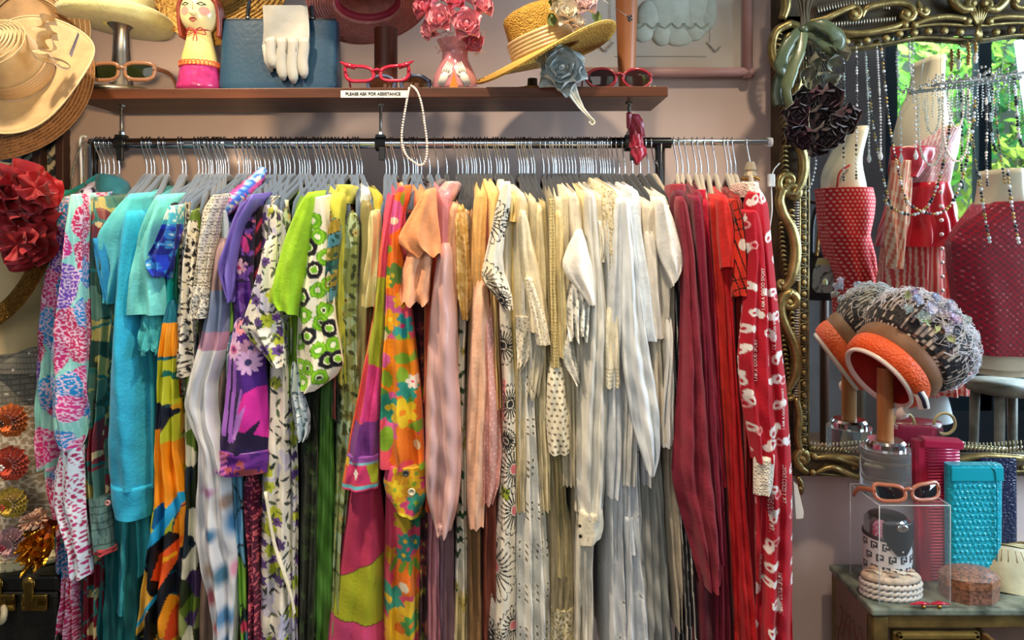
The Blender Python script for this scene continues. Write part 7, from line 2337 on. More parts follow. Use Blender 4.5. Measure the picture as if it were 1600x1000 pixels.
# side painting: stems and leaves in relief paint
pa = MB()
rs = random.Random(9)
for i in range(5):
    y0 = ydf + 0.05 + 0.03 * i
    q = [Vector((xdl + 0.0035, y0 + 0.012 * math.sin(j * 1.2 + i), 0.32 + 0.032 * j)) for j in range(7)]
    pa.tube(smooth_path(q, 4), 0.0015, 5)
    for j in range(1, 7):
        pa.ball(q[j] + Vector((0, 0.008 * (-1) ** j, 0.004)), 1.0, 7, 5, (0.0015, 0.007, 0.004))
pa.build('painted_sprays', mat('rust_paint', '#7c4a34', 0.6), ds)
# closed drawer
dx0, dx1 = P(1398, 0, ydf).x, P(1534, 0, ydf).x
zd = ZT - 0.05
dr1 = MB().box(((dx0 + dx1) / 2, ydf + 0.014, zd - 0.09), (dx1 - dx0, 0.02, 0.17)).build('drawer', gold_p, ds, smooth=False, bevel=0.003)
fmb = MB()
for (x0, x1, z0, z1) in ((dx0 + 0.006, dx1 - 0.006, zd - 0.016, zd - 0.004), (dx0 + 0.006, dx1 - 0.006, zd - 0.172, zd - 0.160), (dx0 + 0.006, dx0 + 0.018, zd - 0.172, zd - 0.004), (dx1 - 0.018, dx1 - 0.006, zd - 0.172, zd - 0.004)):
    fmb.box(((x0 + x1) / 2, ydf + 0.001, (z0 + z1) / 2), (x1 - x0, 0.012, z1 - z0))
fmb.build('drawer_moulding', mat('gold_moulding', '#a08a4c', 0.35, 0.6, var=(30, 0.4, '#5c4a24')), dr1, smooth=False, bevel=0.003)
MB().box(((dx0 + dx1) / 2, ydf + 0.002, zd - 0.09), (dx1 - dx0 - 0.04, 0.004, 0.135)).build('painted_panel', mat('grey_painted_panel', '#a8a698', 0.5, var=(14, 0.4, '#7c7a6c')), dr1, smooth=False)
MB().tube(smooth_path([((dx0 + dx1) / 2 + 0.035 * math.cos(a), ydf - 0.001, zd - 0.075 + 0.03 * math.sin(a)) for a in [PI * j / 10 for j in range(11)]], 2), 0.0018, 5).build('painted_garland', mat('dark_garland', '#3c3a34', 0.6), dr1)
# open drawer at the right
ex0, ex1 = P(1540, 0, ydf).x, xdr - 0.05
dr2 = MB().box((ex0 + 0.006, ydf - 0.06, zd - 0.085), (0.012, 0.20, 0.15)).build('open_drawer', mat('drawer_wood', '#7a5a34', 0.6, var=(20, 0.4)), ds, smooth=False, bevel=0.002)
MB().box((ex1 - 0.006, ydf - 0.06, zd - 0.085), (0.012, 0.20, 0.15)).build('drawer_side', MATS['drawer_wood'], dr2, smooth=False, bevel=0.002)
MB().box(((ex0 + ex1) / 2, ydf - 0.158, zd - 0.085), (ex1 - ex0, 0.014, 0.17)).build('drawer_front', gold_p, dr2, smooth=False, bevel=0.003)
MB().box(((ex0 + ex1) / 2, ydf - 0.06, zd - 0.156), (ex1 - ex0 - 0.02, 0.19, 0.008)).build('drawer_bottom', MATS['drawer_wood'], dr2, smooth=False)
for i, (m, nm, lab) in enumerate(((mat('gold_cord', '#a8884c', 0.4, 0.5), 'cord_necklace', 'coil of gold cord necklaces in the open dresser drawer'), (mat('pale_bead', '#c9c0b0', 0.3), 'bead_necklace', 'pale bangles piled in the open dresser drawer'))):
    cc_ = Vector((ex0 + 0.035 + 0.06 * i, ydf - 0.03 - 0.02 * i, zd - 0.145))
    o = thing(nm, lab, 'necklace' if i == 0 else 'bangles', cc_)
    mb = MB()
    for j in range(7):
        ax = Vector((rs.uniform(-1, 1), rs.uniform(-1, -0.2), rs.uniform(-0.4, 0.4)))
        Mx = axis_matrix(ax)
        mb.tube([cc_ + Vector((0.004 * j - 0.012, 0.003 * j, 0.062)) + Mx @ Vector((0.034 * math.cos(2 * PI * q / 28), 0.052 * math.sin(2 * PI * q / 28), 0)) for q in range(28)], 0.0035, 6, closed=True)
    mb.build('loops', m, o)

# clear acrylic riser
acr = mat('clear_acrylic', '#eef3f4', 0.03, spec=0.6, alpha=0.03)
ra = thing('acrylic_riser', 'clear acrylic display box standing on the dresser', 'display riser', (0.92, 1.76, ZT))
rx0, rx1 = P(1374, 0, 1.69).x, P(1485, 0, 1.69).x
ry0, ry1, rz1 = 1.69, 1.835, 0.821
def pane(x0, x1, y0, y1, z0, z1, nm):
    MB().box(((x0 + x1) / 2, (y0 + y1) / 2, (z0 + z1) / 2), (x1 - x0, y1 - y0, z1 - z0)).build(nm, acr, ra, smooth=False)
pane(rx0, rx1, ry0, ry0 + 0.003, ZT, rz1 - 0.003, 'front_pane')
pane(rx0, rx0 + 0.003, ry0 + 0.003, ry1, ZT, rz1 - 0.003, 'side_pane')
pane(rx1 - 0.003, rx1, ry0 + 0.003, ry1, ZT, rz1 - 0.003, 'side_pane')
pane(rx0, rx1, ry0, ry1, rz1 - 0.003, rz1, 'top_pane')
em = MB()
edge_m = mat('acrylic_edge', '#dfe8ea', 0.1, alpha=0.6)
for (p, q) in (((rx0, ry0, ZT), (rx0, ry0, rz1)), ((rx1, ry0, ZT), (rx1, ry0, rz1)), ((rx0, ry0, rz1), (rx1, ry0, rz1)), ((rx0, ry0, rz1), (rx0, ry1, rz1)), ((rx1, ry0, rz1), (rx1, ry1, rz1)), ((rx0, ry1, rz1), (rx1, ry1, rz1)), ((rx0, ry1, ZT), (rx0, ry1, rz1))):
    em.tube([p, q], 0.0011, 5)
em.build('polished_edges', edge_m, ra)

# acrylic and wood hat stand with flowered hat
hb = Vector((P(1383, 0, 1.775).x, 1.775, rz1))
hs_ = thing('dowel_hat_stand', 'wooden dowel hat stand with clear acrylic base and chrome collar', 'hat stand', hb)
ra_ = pxl(37, 1.775)
MB().lathe([(0.0, 0), (ra_, 0.0), (ra_, 0.108), (0.0, 0.108)], hb, 40).build('acrylic_base', mat('thick_acrylic', '#dfe6ea', 0.03, trans=0.9, ior=1.35), hs_, sharp=0.6)
MB().lathe([(0.0, 0.108), (ra_ * 0.8, 0.108), (ra_ * 0.8, 0.122), (ra_ * 0.7, 0.128), (0, 0.128)], hb, 36).build('chrome_collar', chrome, hs_, sharp=0.6)
MB().lathe([(0.0185, 0.126), (0.0185, 0.30), (0.0, 0.302)], hb, 24).build('dowel', mat('beech_dowel', '#a8703c', 0.5, var=(30, 0.35), stretch=(1, 1, 0.1)), hs_, sharp=0.8)

ho = P(1371, 592, 1.755)
fx = thing('flowered_pillbox_hat', 'black and white woven hat with orange band, white veil and silk blossoms', 'hat', ho)
axd = Vector((0.77, 0.22, 0.58)).normalized()
Mh = axis_matrix(axd)
kh = 1.75 / F
r0 = 66 * kh
def ring_part(prof, name, m, smooth=True, attr=None):
    mb = MB().lathe([(r * kh, h * kh) for r, h in prof], ho, 64, Mh)
    return mb, mb.build(name, m, fx)
ring_part([(52, 4), (56, -3), (59, 0), (59, 6)], 'white_rim', mat('white_vinyl', '#dcd6cc', 0.3, coat=0.3))
ring_part([(58, 3), (63, 6), (67, 16), (68, 28), (66, 33)], 'orange_band', mat('orange_leather', '#d8541c', 0.5, bump=(180, 0.5, 'voronoi'), var=(20, 0.15)))
ring_part([(66, 32), (69, 36), (71, 48), (70, 56)], 'tan_band', mat('tan_leather', '#80593a', 0.55, var=(20, 0.25)))
ring_part([(52, 4), (52, 40), (36, 70), (0.1, 80)], 'lining', mat('red_lining', '#a3261c', 0.6, var=(16, 0.25)))
cmb = MB().lathe([(r * kh, h * kh) for r, h in [(70, 54), (75, 60), (80, 74), (83, 92), (82, 110), (76, 126), (64, 140), (46, 148), (24, 152), (0.1, 153)] for _ in (0,)], ho, 160, Mh)
# denser rows for the woven strands
prof = [(70, 54), (75, 60), (80, 74), (83, 92), (82, 110), (76, 126), (64, 140), (46, 148), (24, 152), (0.1, 153)]
fine = []
for i in range(len(prof) - 1):
    for j in range(8):
        q = j / 8
        fine.append(((prof[i][0] * (1 - q) + prof[i + 1][0] * q) * kh, (prof[i][1] * (1 - q) + prof[i + 1][1] * q) * kh))
fine.append((0.1 * kh, 153 * kh))
cmb = MB().lathe(fine, ho, 200, Mh, wob=lambda t, i: (0.0012 * math.sin(t * 60 + (i // 4 % 2) * PI), 0))
o = cmb.build('woven_crown', mat('woven_black_straw', rough=0.55, attr='print', bump=(150, 0.4)), fx)
n_ = len(cmb.v)
ii = np.arange(n_)
th_, ro_ = (ii % 200) / 200.0, (ii // 200).astype(float)
cr_ = np.tile(L3('#1d1a1c'), (n_, 1))
h_ = hash2(np.floor(th_ * 66), np.floor((ro_ + 5 * hash2(np.floor(th_ * 66), np.zeros(n_), 2)) / 5), 4)
st_ = (((th_ * 66) % 1) < 0.42) & (h_ > 0.45)
cr_[st_] = L3('#cdbfae')
cr_[(h_ > 0.9) & st_] = L3('#8a6a58')
rg = np.ones((n_, 4), np.float32)
rg[:, :3] = cr_
o.data.color_attributes.new('print', 'FLOAT_COLOR', 'POINT').data.foreach_set('color', rg.reshape(-1))
# veil: net of fine white threads over the crown
rs = random.Random(31)
vm = MB()
def on_crown(th, q, lift=3.0):
    i = min(len(prof) - 2, int(q * (len(prof) - 1))); f = q * (len(prof) - 1) - i
    r = prof[i][0] * (1 - f) + prof[i + 1][0] * f; h = prof[i][1] * (1 - f) + prof[i + 1][1] * f
    return ho + Mh @ Vector(((r + lift) * kh * math.cos(th), (r + lift) * kh * math.sin(th), (h + lift * 0.7) * kh))
for i in range(700):
    th = rs.uniform(0, 2 * PI); q = rs.uniform(0.25, 0.98)
    p = [on_crown(th, q, rs.uniform(2, 7))]
    for j in range(4):
        th += rs.uniform(-0.16, 0.16); q = min(0.99, max(0.1, q + rs.uniform(-0.08, 0.08)))
        p.append(on_crown(th, q, rs.uniform(2, 8)))
    vm.tube(smooth_path(p, 2), 0.0007, 4, cap=False)
props(vm.build('veil_netting', mat('white_net', '#dcdce2', 0.6), fx), kind='stuff')
blm = [mat('blossom_%d' % i, c, 0.6, var=(40, 0.12)) for i, c in enumerate(('#c6d0e6', '#dcdcea', '#d2c4dc', '#c8d8d8'))]
BL = [(1432, 470, 12), (1452, 482, 14), (1470, 492, 14), (1442, 496, 13), (1462, 466, 10), (1484, 478, 12), (1490, 500, 13), (1418, 484, 10), (1502, 520, 12), (1478, 514, 11), (1428, 456, 8), (1510, 500, 9)]
for i, (x, y, R) in enumerate(BL):
    rose_mb(P(x, y, 1.67 + 0.012 * (i % 3)), pxl(R, 1.68), (rs.uniform(-.3, .4), -1, rs.uniform(0, .8)), 130 + i, ((5, 1.0, 0.2), (4, 0.6, 0.7))).build('silk_blossom', blm[i % 4], fx)
for i, (x, y) in enumerate([(1415, 466), (1450, 505), (1462, 510), (1480, 528)]):
    lm = MB()
    petal(lm, P(x, y, 1.66), axis_matrix((0.1, -1, 0.2)), 0.019, 0.9, 0.4, i * 1.3, 0.4, 170 + i)
    lm.build('silk_leaf', mat('pale_leaf', '#aebb8c', 0.6), fx)
strip([(1424, 598, 1.70), (1430, 606, 1.68), (1440, 622, 1.675), (1444, 640, 1.68)], [12, 15, 16, 14], mat('striped_ribbon', '#d8d4cc', 0.4), fx, 'ribbon_tail', tw=0.4)
strip([(1427, 598, 1.698), (1434, 610, 1.676), (1442, 624, 1.671), (1446, 638, 1.677)], [4, 5, 5, 4], mat('navy_ribbon', '#1c2238', 0.4), fx, 'ribbon_stripe', tw=0.4)
MB().lathe([(0.006, 0), (0.012, 0.004), (0.014, 0.02), (0.009, 0.028)], P(1403, 650, 1.73), 10, axis_matrix((0.3, -0.7, 0.6))).build('vinyl_tab', MATS['white_vinyl'], fx)

# sunglasses on the riser
cg5 = Vector((P(1424, 0, 1.70).x, 1.712, rz1 + 0.001))
glasses('salmon and black cat-eye sunglasses lying on the acrylic riser', cg5, 0.165, 0.0175, 'cat', mat('salmon_acetate', '#a8664c', 0.25, coat=0.4), smoke_lens, yaw=0.1, pitch=-0.25, rim=0.0034, temple=0.10, droop=-0.012)

# monogram cylinder flask
fc = Vector((P(1386, 0, 1.775).x, 1.775, ZT))
fk = thing('monogram_flask', 'white cylindrical flask with rows of black monogram marks and black cap flap', 'flask', fc)
rf_ = 0.054
MB().lathe([(0, 0), (rf_, 0), (rf_, 0.128), (0, 0.128)], fc, 48).build('cylinder', mat('white_vinyl_wrap', '#d4d6d6', 0.4), fk, sharp=0.6)
MB().lathe([(rf_ + 0.001, 0.126), (rf_ + 0.001, 0.133), (rf_ - 0.002, 0.133)], fc, 48).build('rim_band', blackp, fk)
MB().lathe([(rf_ - 0.002, 0.131), (rf_ - 0.003, 0.162), (rf_ - 0.012, 0.172), (0, 0.174)], fc, 48).build('chrome_cap', chrome, fk, sharp=0.7)
fl2 = MB()
def flap(u, v):
    a = (u - 0.5) * 1.5 * (1 - 0.75 * max(0, v - 0.45) / 0.55 * (0.5 + 0.5 * v))
    return fc + Vector((( rf_ + 0.003) * math.sin(a + 0.12), -(rf_ + 0.003) * math.cos(a + 0.12), 0.172 - 0.075 * v))
fl2.grid(flap, 16, 14)
fl2.build('leather_flap', mat('black_flap', '#14181f', 0.4), fk, solid=0.002)
MB().ball(flap(0.5, 0.12) + Vector((0, -0.002, 0)), 1.0, 16, 10, (0.014, 0.004, 0.009)).build('snap_plate', chrome, fk)
MB().ball(flap(0.5, 0.86) + Vector((0, -0.002, 0)), 0.003, 8, 6).build('snap_stud', chrome, fk)
mg = MB()
def mark_pt(a0, z0, dx, dz):
    dx, dz = dx * 1.3, dz * 1.3
    a = a0 + dx / rf_
    return fc + Vector(((rf_ + 0.0006) * math.sin(a), -(rf_ + 0.0006) * math.cos(a), z0 + dz))
def mark_rect(a0, z0, x0, x1, q0, q1):
    mg.add([mark_pt(a0, z0, x0, q0), mark_pt(a0, z0, x1, q0), mark_pt(a0, z0, x1, q1), mark_pt(a0, z0, x0, q1)], [(0, 1, 2, 3)])
for r_ in range(4):
    for c_ in range(10):
        a0 = -1.5 + c_ * 0.5 + (0.25 if r_ % 2 else 0); z0 = 0.112 - r_ * 0.027
        u = 0.0013
        # a square P-shaped curl with a foot
        mark_rect(a0, z0, -0.0065, -0.0035, -0.0065, 0.0065)
        mark_rect(a0, z0, -0.0065, 0.0065, 0.004, 0.0065)
        mark_rect(a0, z0, 0.0038, 0.0065, -0.002, 0.0065)
        mark_rect(a0, z0, -0.002, 0.0065, -0.0035, -0.0002)
        mark_rect(a0, z0, -0.0012, 0.0008, -0.003, 0.002)
        mark_rect(a0, z0, -0.0065, 0.0005, -0.0065, -0.0045)
mg.build('monogram_marks', mat('navy_print', '#161a2c', 0.5), fk, smooth=False)

# rope and shell box
sc_ = Vector((P(1394, 0, 1.72).x + 0.004, 1.735, ZT))
sx_ = thing('shell_box', 'oval trinket box of white rope coils with a shell-covered lid', 'trinket box', sc_)
rx_, ry_ = 0.066, 0.038
for j in range(3):
    rp = MB()
    nseg = 96
    for w in (0, PI):
        rp.tube([sc_ + Vector(((rx_ + 0.0028 * math.cos(q * 0.9 + w)) * math.cos(2 * PI * q / nseg), (ry_ + 0.0028 * math.cos(q * 0.9 + w)) * math.sin(2 * PI * q / nseg), 0.007 + 0.0125 * j + 0.0028 * math.sin(q * 0.9 + w))) for q in range(nseg)], 0.0042, 6, closed=True)
    rp.build('rope_coil', mat('white_rope', '#d3cdc2', 0.7), sx_)
MB().lathe([(0.001, 0.002), (0.93, 0.002), (0.93, 0.036), (0.001, 0.036)], sc_, 40, Matrix.Diagonal((rx_, ry_, 1))).build('box_wall', mat('box_lining', '#5a4a40', 0.7), sx_)
MB().lathe([(1.0, 0.040), (1.05, 0.044), (0.98, 0.050), (0.6, 0.058), (0.001, 0.060)], sc_, 40, Matrix.Diagonal((rx_, ry_, 1))).build('lid', mat('lid_cream', '#cbb9a0', 0.6, var=(60, 0.3)), sx_)
rs = random.Random(77)
shm = [mat('shell_%d' % i, c, 0.35, var=(90, 0.3)) for i, c in enumerate(('#d8c9b0', '#b99c84', '#e3dccb', '#a8927c'))]
for i in range(20):
    a = i * 2.4; r = 0.85 * math.sqrt((i + 0.5) / 20)
    c_ = sc_ + Vector((rx_ * r * math.cos(a), ry_ * r * math.sin(a), 0.060 - 0.008 * r * r))
    s_ = MB()
    Ms = axis_matrix((rs.uniform(-.6, .6), rs.uniform(-1, .2), rs.uniform(.2, 1)))
    R_ = rs.uniform(0.008, 0.013)
    s_.grid(lambda u, v: c_ + Ms @ Vector((R_ * v * math.sin((u - 0.5) * 2.6), R_ * (v - 0.4) * math.cos((u - 0.5) * 2.6), R_ * 0.5 * math.sin(PI * v) + 0.0006 * math.sin(u * 40) * v)), 18, 6)
    s_.build('shell', shm[i % 4], sx_)

# clutches
def clutch(name, label, cat, x0, x1, yt, Yc, depth, m, lean=0.0, taper=0.0, flapm=None):
    p0, p1 = P(x0, 0, Yc).x, P(x1, 0, Yc).x
    zt_ = P(0, yt, Yc).z
    t = thing(name, label, cat, ((p0 + p1) / 2, Yc + depth / 2, ZT))
    def pt(u, v, off=0.0):
        a = 2 * PI * u
        e = 0.22
        hw_ = (p1 - p0) / 2 * (1 - taper * (1 - v))
        x = (p0 + p1) / 2 + (hw_ + off) * math.copysign(abs(math.cos(a)) ** e, math.cos(a)) + lean * v
        y = Yc + depth / 2 + (depth / 2 + off) * math.copysign(abs(math.sin(a)) ** 0.5, math.sin(a)) * (1 - 0.15 * v)
        return Vector((x, y, ZT + 0.0005 + (zt_ - ZT) * v))
    mb = MB().grid(lambda u, v: pt(u, v), 64, 30, True)
    mb.f.append(tuple(range(64))); mb.f.append(tuple(30 * 64 + i for i in range(64)))
    mb.build('body', m, t, sharp=0.9)
    return t, p0, p1, zt_, pt
pk = mat('pink_ribbed_leather', '#b82a52', 0.28, coat=0.4, bump=(0, 0), var=(20, 0.12))
nt2 = pk.node_tree
t, p0, p1, zt_, pt = clutch('ribbed_clutch', 'tall pink ribbed patent clutch standing on the dresser', 'clutch bag', 1438, 1508, 690, 1.80, 0.034, mat('pink_patent', '#bd2848', 0.25, coat=0.5), -0.010)
rbm = MB()
for i in range(44):
    z = ZT + 0.008 + (zt_ - ZT - 0.02) * i / 43
    v = (z - ZT) / (zt_ - ZT)
    rbm.tube([(p0 + 0.026 - 0.010 * v, 1.7985 + 0.0025 * v, z), (p1 - 0.004 - 0.010 * v, 1.7985 + 0.0025 * v, z)], 0.0024, 5)
rbm.build('ribs', mat('pink_rib', '#c2335c', 0.22, coat=0.6), t)
MB().box(((p0 + p1) / 2 + 0.012 - 0.010, 1.812, zt_ - 0.006), (p1 - p0 - 0.01, 0.030, 0.022), (0.12, 0.06, 0)).build('top_flap', MATS['pink_patent'], t, smooth=False, bevel=0.004)
croc = lambda nm, c: mat(nm, c, 0.28, coat=0.4, bump=(120, 0.45, 'voronoi'), var=(60, 0.15), stretch=(1.0, 1.0, 1.7))
t, p0, p1, zt_, pt = clutch('crocodile_clutch', 'turquoise crocodile-embossed clutch standing on the dresser', 'clutch bag', 1484, 1570, 728, 1.755, 0.034, croc('turquoise_croc', '#0fa3b8'), 0.0, 0.05)
sc2 = MB()
rs = random.Random(15)
for j in range(17):
    z = ZT + 0.02 + (zt_ - ZT - 0.07) * j / 16
    n = 9
    for i in range(n):
        x = p0 + 0.012 + (p1 - p0 - 0.024) * (i + (0.5 if j % 2 else 0)) / n
        sc2.ball((x + rs.uniform(-.001, .001), 1.7555 + 0.0022 * (z - ZT) / 0.3, z), 1.0, 8, 5, (0.0050, 0.0017, 0.0054))
sc2.build('embossed_scales', croc('turquoise_scale', '#12aac0'), t)
MB().box((p0 + (p1 - p0) * 0.5, 1.7555, zt_ - 0.02), (p1 - p0 - 0.006, 0.004, 0.034)).build('plain_flap', mat('turquoise_plain', '#10a0b4', 0.3, coat=0.4), t, smooth=False, bevel=0.002)
MB().tube(smooth_path([(p1 - 0.032, 1.753, zt_ - 0.004), (p1 - 0.022, 1.752, zt_ - 0.03), (p1 - 0.020, 1.752, ZT + 0.1), (p1 - 0.022, 1.753, ZT + 0.02)], 5), 0.0012, 5).build('flap_edge', mat('turquoise_edge', '#0c8496', 0.4), t)
clutch('navy_clutch', 'navy crocodile clutch half hidden behind the turquoise one', 'clutch bag', 1530, 1592, 716, 1.825, 0.03, croc('navy_croc', '#1a2140'))

# octagonal floral box
oc = Vector((P(1513, 0, 1.73).x, 1.728, ZT))
ob = thing('octagonal_box', 'small octagonal copper floral trinket box with domed lid', 'trinket box', oc)
flo = mat('copper_floral', '#9a6a54', 0.4, spec=0.5, var=(150, 0.8, '#4a3a34'), bump=(150, 0.4))
Ro = 0.066
D2 = Matrix.Diagonal((1, 0.72, 1))
MB().lathe([(0.001, 0), (Ro, 0), (Ro, 0.034), (0.001, 0.034)], oc, 8, D2 @ Matrix.Rotation(PI / 8, 3, 'Z')).build('box_body', flo, ob, smooth=False, bevel=0.001)
MB().lathe([(Ro * 1.02, 0.033), (Ro * 1.02, 0.050), (Ro * 0.98, 0.054)], oc, 8, D2 @ Matrix.Rotation(PI / 8, 3, 'Z')).build('lid_rim', mat('copper_rim', '#b07a5c', 0.35, 0.3, var=(120, 0.5)), ob, smooth=False)
MB().lathe([(Ro * 0.99, 0.053), (Ro * 0.8, 0.062), (Ro * 0.4, 0.068), (0.001, 0.069)], oc, 24, D2).build('lid_top', mat('dark_floral_lid', '#5c5450', 0.35, var=(170, 0.8, '#b07c64')), ob)
# cream purse
pc = Vector((P(1592, 0, 1.74).x, 1.765, ZT))
pu = thing('cream_coin_purse', 'soft cream leather coin purse at the right edge of the dresser', 'purse', pc)
crm = mat('cream_leather', '#c3b994', 0.5, bump=(45, 0.4), var=(14, 0.2))
def purse(u, v):
    a = 2 * PI * u
    w = 0.075 * math.sin(PI * min(1, 0.25 + 0.62 * v)) ** 0.5 * (1 - 0.25 * v)
    d = 0.030 * (1 - v) ** 0.7 + 0.004
    return pc + Vector((w * math.cos(a) + 0.002 * math.sin(a * 5 + v * 3), d * math.sin(a) - 0.001, 0.104 * v + 0.0005 + 0.004 * math.sin(a * 2)))
mb = MB().grid(purse, 48, 20, True)
mb.f.append(tuple(20 * 48 + i for i in range(48)))
mb.build('pouch', crm, pu)
MB().tube([purse(q / 40, 0.98) + Vector((0, 0, 0.002)) for q in range(40)], 0.0028, 6, closed=True).build('clasp_frame', mat('dull_brass', '#8a7c54', 0.35, 0.8), pu)
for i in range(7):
    MB().tube([purse(0.60 + 0.05 * i, 0.9), purse(0.60 + 0.05 * i, 0.66)], 0.0014, 5).build('gather', mat('cream_dark', '#a89c78', 0.6), pu)  # gathers in a darker cream than the pouch
# red hair clip
rc = P(1453, 940, 1.675); rc.z = ZT
hcp = thing('hair_clip', 'small red hair clip with gold studs at the front of the dresser', 'hair clip', rc)
for s in (-1, 1):
    mb = MB().tube([rc + Vector((s * 0.002, 0, 0.009)), rc + Vector((s * 0.022, -0.002, 0.012)), rc + Vector((s * 0.046, 0, 0.008))], [0.004, 0.0075, 0.002], 8, flat=(1.0, 0.45, Vector((0, 1, 0))))
    mb.build('clip_wing', red_ac, hcp)
    MB().ball(rc + Vector((s * 0.018, -0.006, 0.005)), 0.005, 10, 7).build('gold_stud', MATS['brass'], hcp)
# ------------------------------------------------------------------ the shop behind the camera, seen in the mirror
def V(px, py, Yv):
    """real point whose mirror image is seen at (px, py) at apparent distance Yv"""
    p = P(px, py, Yv)
    return Vector((p.x, 2 * YM - Yv, p.z))
def flip(o):
    org = WORLD_AT[o]
    me = o.data
    n = len(me.vertices)
    c = np.empty(n * 3, np.float32)
    me.vertices.foreach_get('co', c)
    c = c.reshape(-1, 3)
    c[:, 1] = 2 * YM - (c[:, 1] + org.y) - org.y
    me.vertices.foreach_set('co', c.reshape(-1))
    me.flip_normals()
    me.update()
    return o
def rcloth(*a, **k):
    return flip(cloth(*a, **k))

YV = 5.35                     # apparent distance of the shop window
yw = 2 * YM - YV
navy = mat('navy_window_frame', '#1d3242', 0.5)
def wbox(x0, x1, y0, y1, name, m, d=0.08, Yv=YV):
    a, b = V(x0, y0, Yv), V(x1, y1, Yv)
    return MB().box(((a.x + b.x) / 2, a.y, (a.z + b.z) / 2), (abs(b.x - a.x), d, abs(a.z - b.z)))
win = wbox(1378, 1398, -60, 760, 'f', navy)
w_ = props(win.build('window_1', navy, smooth=False), kind='structure')
wbox(1524, 1544, -60, 760, 'mullion', navy).build('mullion', navy, w_, smooth=False)
wbox(1680, 1700, -60, 760, 'mullion', navy).build('mullion', navy, w_, smooth=False)
wbox(1210, 1705, -80, -52, 'head', navy).build('window_head', navy, w_, smooth=False)
wbox(1210, 1705, 612, 640, 'sill', navy).build('window_sill', navy, w_, smooth=False)
gl_ = mat('window_glass', '#f2f8f8', 0.02, alpha=0.04, spec=0.5)
for x0, x1 in ((1398, 1524), (1544, 1680)):
    wbox(x0, x1, -52, 612, 'pane', gl_, 0.006).build('window_pane', gl_, w_, smooth=False)
wl = wbox(1100, 1378, -200, 800, 'wall', wall_m, 0.1).build('wall_front', mat('shop_wall_dark', '#77767a', 0.8, var=(3, 0.2)), smooth=False)
props(wl, kind='structure')
props(wbox(1378, 1800, 640, 800, 'w', wall_m, 0.1).build('wall_front_low', mat('shop_wall_low', '#3a4650', 0.7), smooth=False), kind='structure')

# garden outside
gy = yw - 1.5
leafm = [mat('garden_leaf_%d' % i, c, 0.5, spec=0.3) for i, c in enumerate(('#4f9a3a', '#7fc04a', '#2f7a44', '#a8d45c'))]
rs = random.Random(2)
def shrub(name, label, cx, cz, w, h, m, n, seed, lx=0.16):
    r_ = random.Random(seed)
    t = thing(name, label, 'plant', (cx, gy, cz - h / 2), 'garden plants outside the shop window')
    mb = MB()
    for i in range(n):
        c = Vector((cx + r_.uniform(-w, w) / 2, gy + r_.uniform(-0.25, 0.25), cz + r_.uniform(-h, h) / 2))
        d = Vector((r_.uniform(-1, 1), r_.uniform(-0.3, 0.5), r_.uniform(-0.9, 0.9))).normalized()
        a, b = frame_of(d)
        L = r_.uniform(0.6, 1.3) * lx
        W = L * r_.uniform(0.10, 0.2)
        mb.add([c, c + d * L * 0.5 + b * W, c + d * L, c + d * L * 0.5 - b * W], [(0, 1, 2, 3)])
    props(mb.build('foliage', m, t, smooth=False), kind='stuff')
    MB().tube([(cx, gy, 0), (cx + 0.05, gy, cz)], 0.03, 8).build('stem', mat('garden_stem', '#5a6a4a', 0.7), t)
for i, (px_, py_, w, h, lab) in enumerate(((1425, 130, 1.0, 1.6, 'bright bamboo-like plant outside, left of the mullion'), (1480, 60, 0.9, 1.0, 'sunlit pale green plant high outside the window'), (1585, 110, 1.1, 1.7, 'leafy plant outside the right window pane'), (1560, 300, 0.9, 1.2, 'dark green shrub outside behind the fishnet top'), (1415, 380, 0.7, 1.3, 'low green shrub outside by the first mullion'), (1650, 250, 1.0, 2.2, 'tall garden plant at the far right outside'))):
    q = V(px_, py_, 2 * YM - gy)
    shrub('garden_shrub', lab, q.x, q.z, w, h, leafm[i % 4], 420, i)
props(MB().box((3.4, gy - 0.9, 1.6), (4.5, 0.08, 3.6)).build('garden_backdrop', mat('pale_backdrop', '#b9d8d4', 0.8, var=(2, 0.2)), smooth=False), kind='structure')  # pale backdrop added so the gaps between the leaves look bright

# mannequins
ivory = mat('ivory_mannequin', '#e3d8bd', 0.4, spec=0.4)
def p_polka(x, y):
    p = Paint(x, y, '#c8242c')
    u, v = x / 6.5, y / 6.0
    return p.put(np.hypot(((u + 0.5 * (np.floor(v) % 2)) % 1) - 0.5, (v % 1) - 0.5) < 0.24, '#efb4ac')
Y1 = 3.3
t = thing('mannequin', 'ivory mannequin with long neck in the red polka-dot dress, left in the mirror', 'mannequin', V(1340, 640, Y1))
rcloth('bust', [(196, 1338, 1364), (215, 1332, 1360), (235, 1326, 1352), (252, 1312, 1352), (272, 1302, 1362), (300, 1304, 1370), (340, 1312, 1364), (360, 1316, 1360)], Y1, 0.22, t, ivory, folds=0, amp=0)
MB().tube([V(1345, 420, Y1 + 0.1), V(1345, 800, Y1 + 0.1)], 0.02, 10).build('stand_pole', steel, t)
t = thing('polka_dot_dress', 'fitted strapless red dress with white dots on the left mannequin', 'dress', V(1340, 480, Y1))
rcloth('bodice', [(292, 1300, 1380), (310, 1301, 1383), (340, 1303, 1380), (368, 1310, 1372)], Y1 - 0.03, 0.28, t, None, p_polka, folds=2, amp=0.004, quality=1.5)
rcloth('skirt', [(366, 1308, 1372), (400, 1316, 1380), (440, 1330, 1384), (520, 1336, 1388)], Y1 - 0.03, 0.28, t, None, p_polka, folds=3, amp=0.008, quality=1.5)
MB().tube(smooth_path([V(1308, 292, Y1 - 0.02), V(1312, 270, Y1 - 0.02), V(1328, 258, Y1 - 0.01)], 5), 0.005, 6).build('strap', fabric('#a8281c'), t)

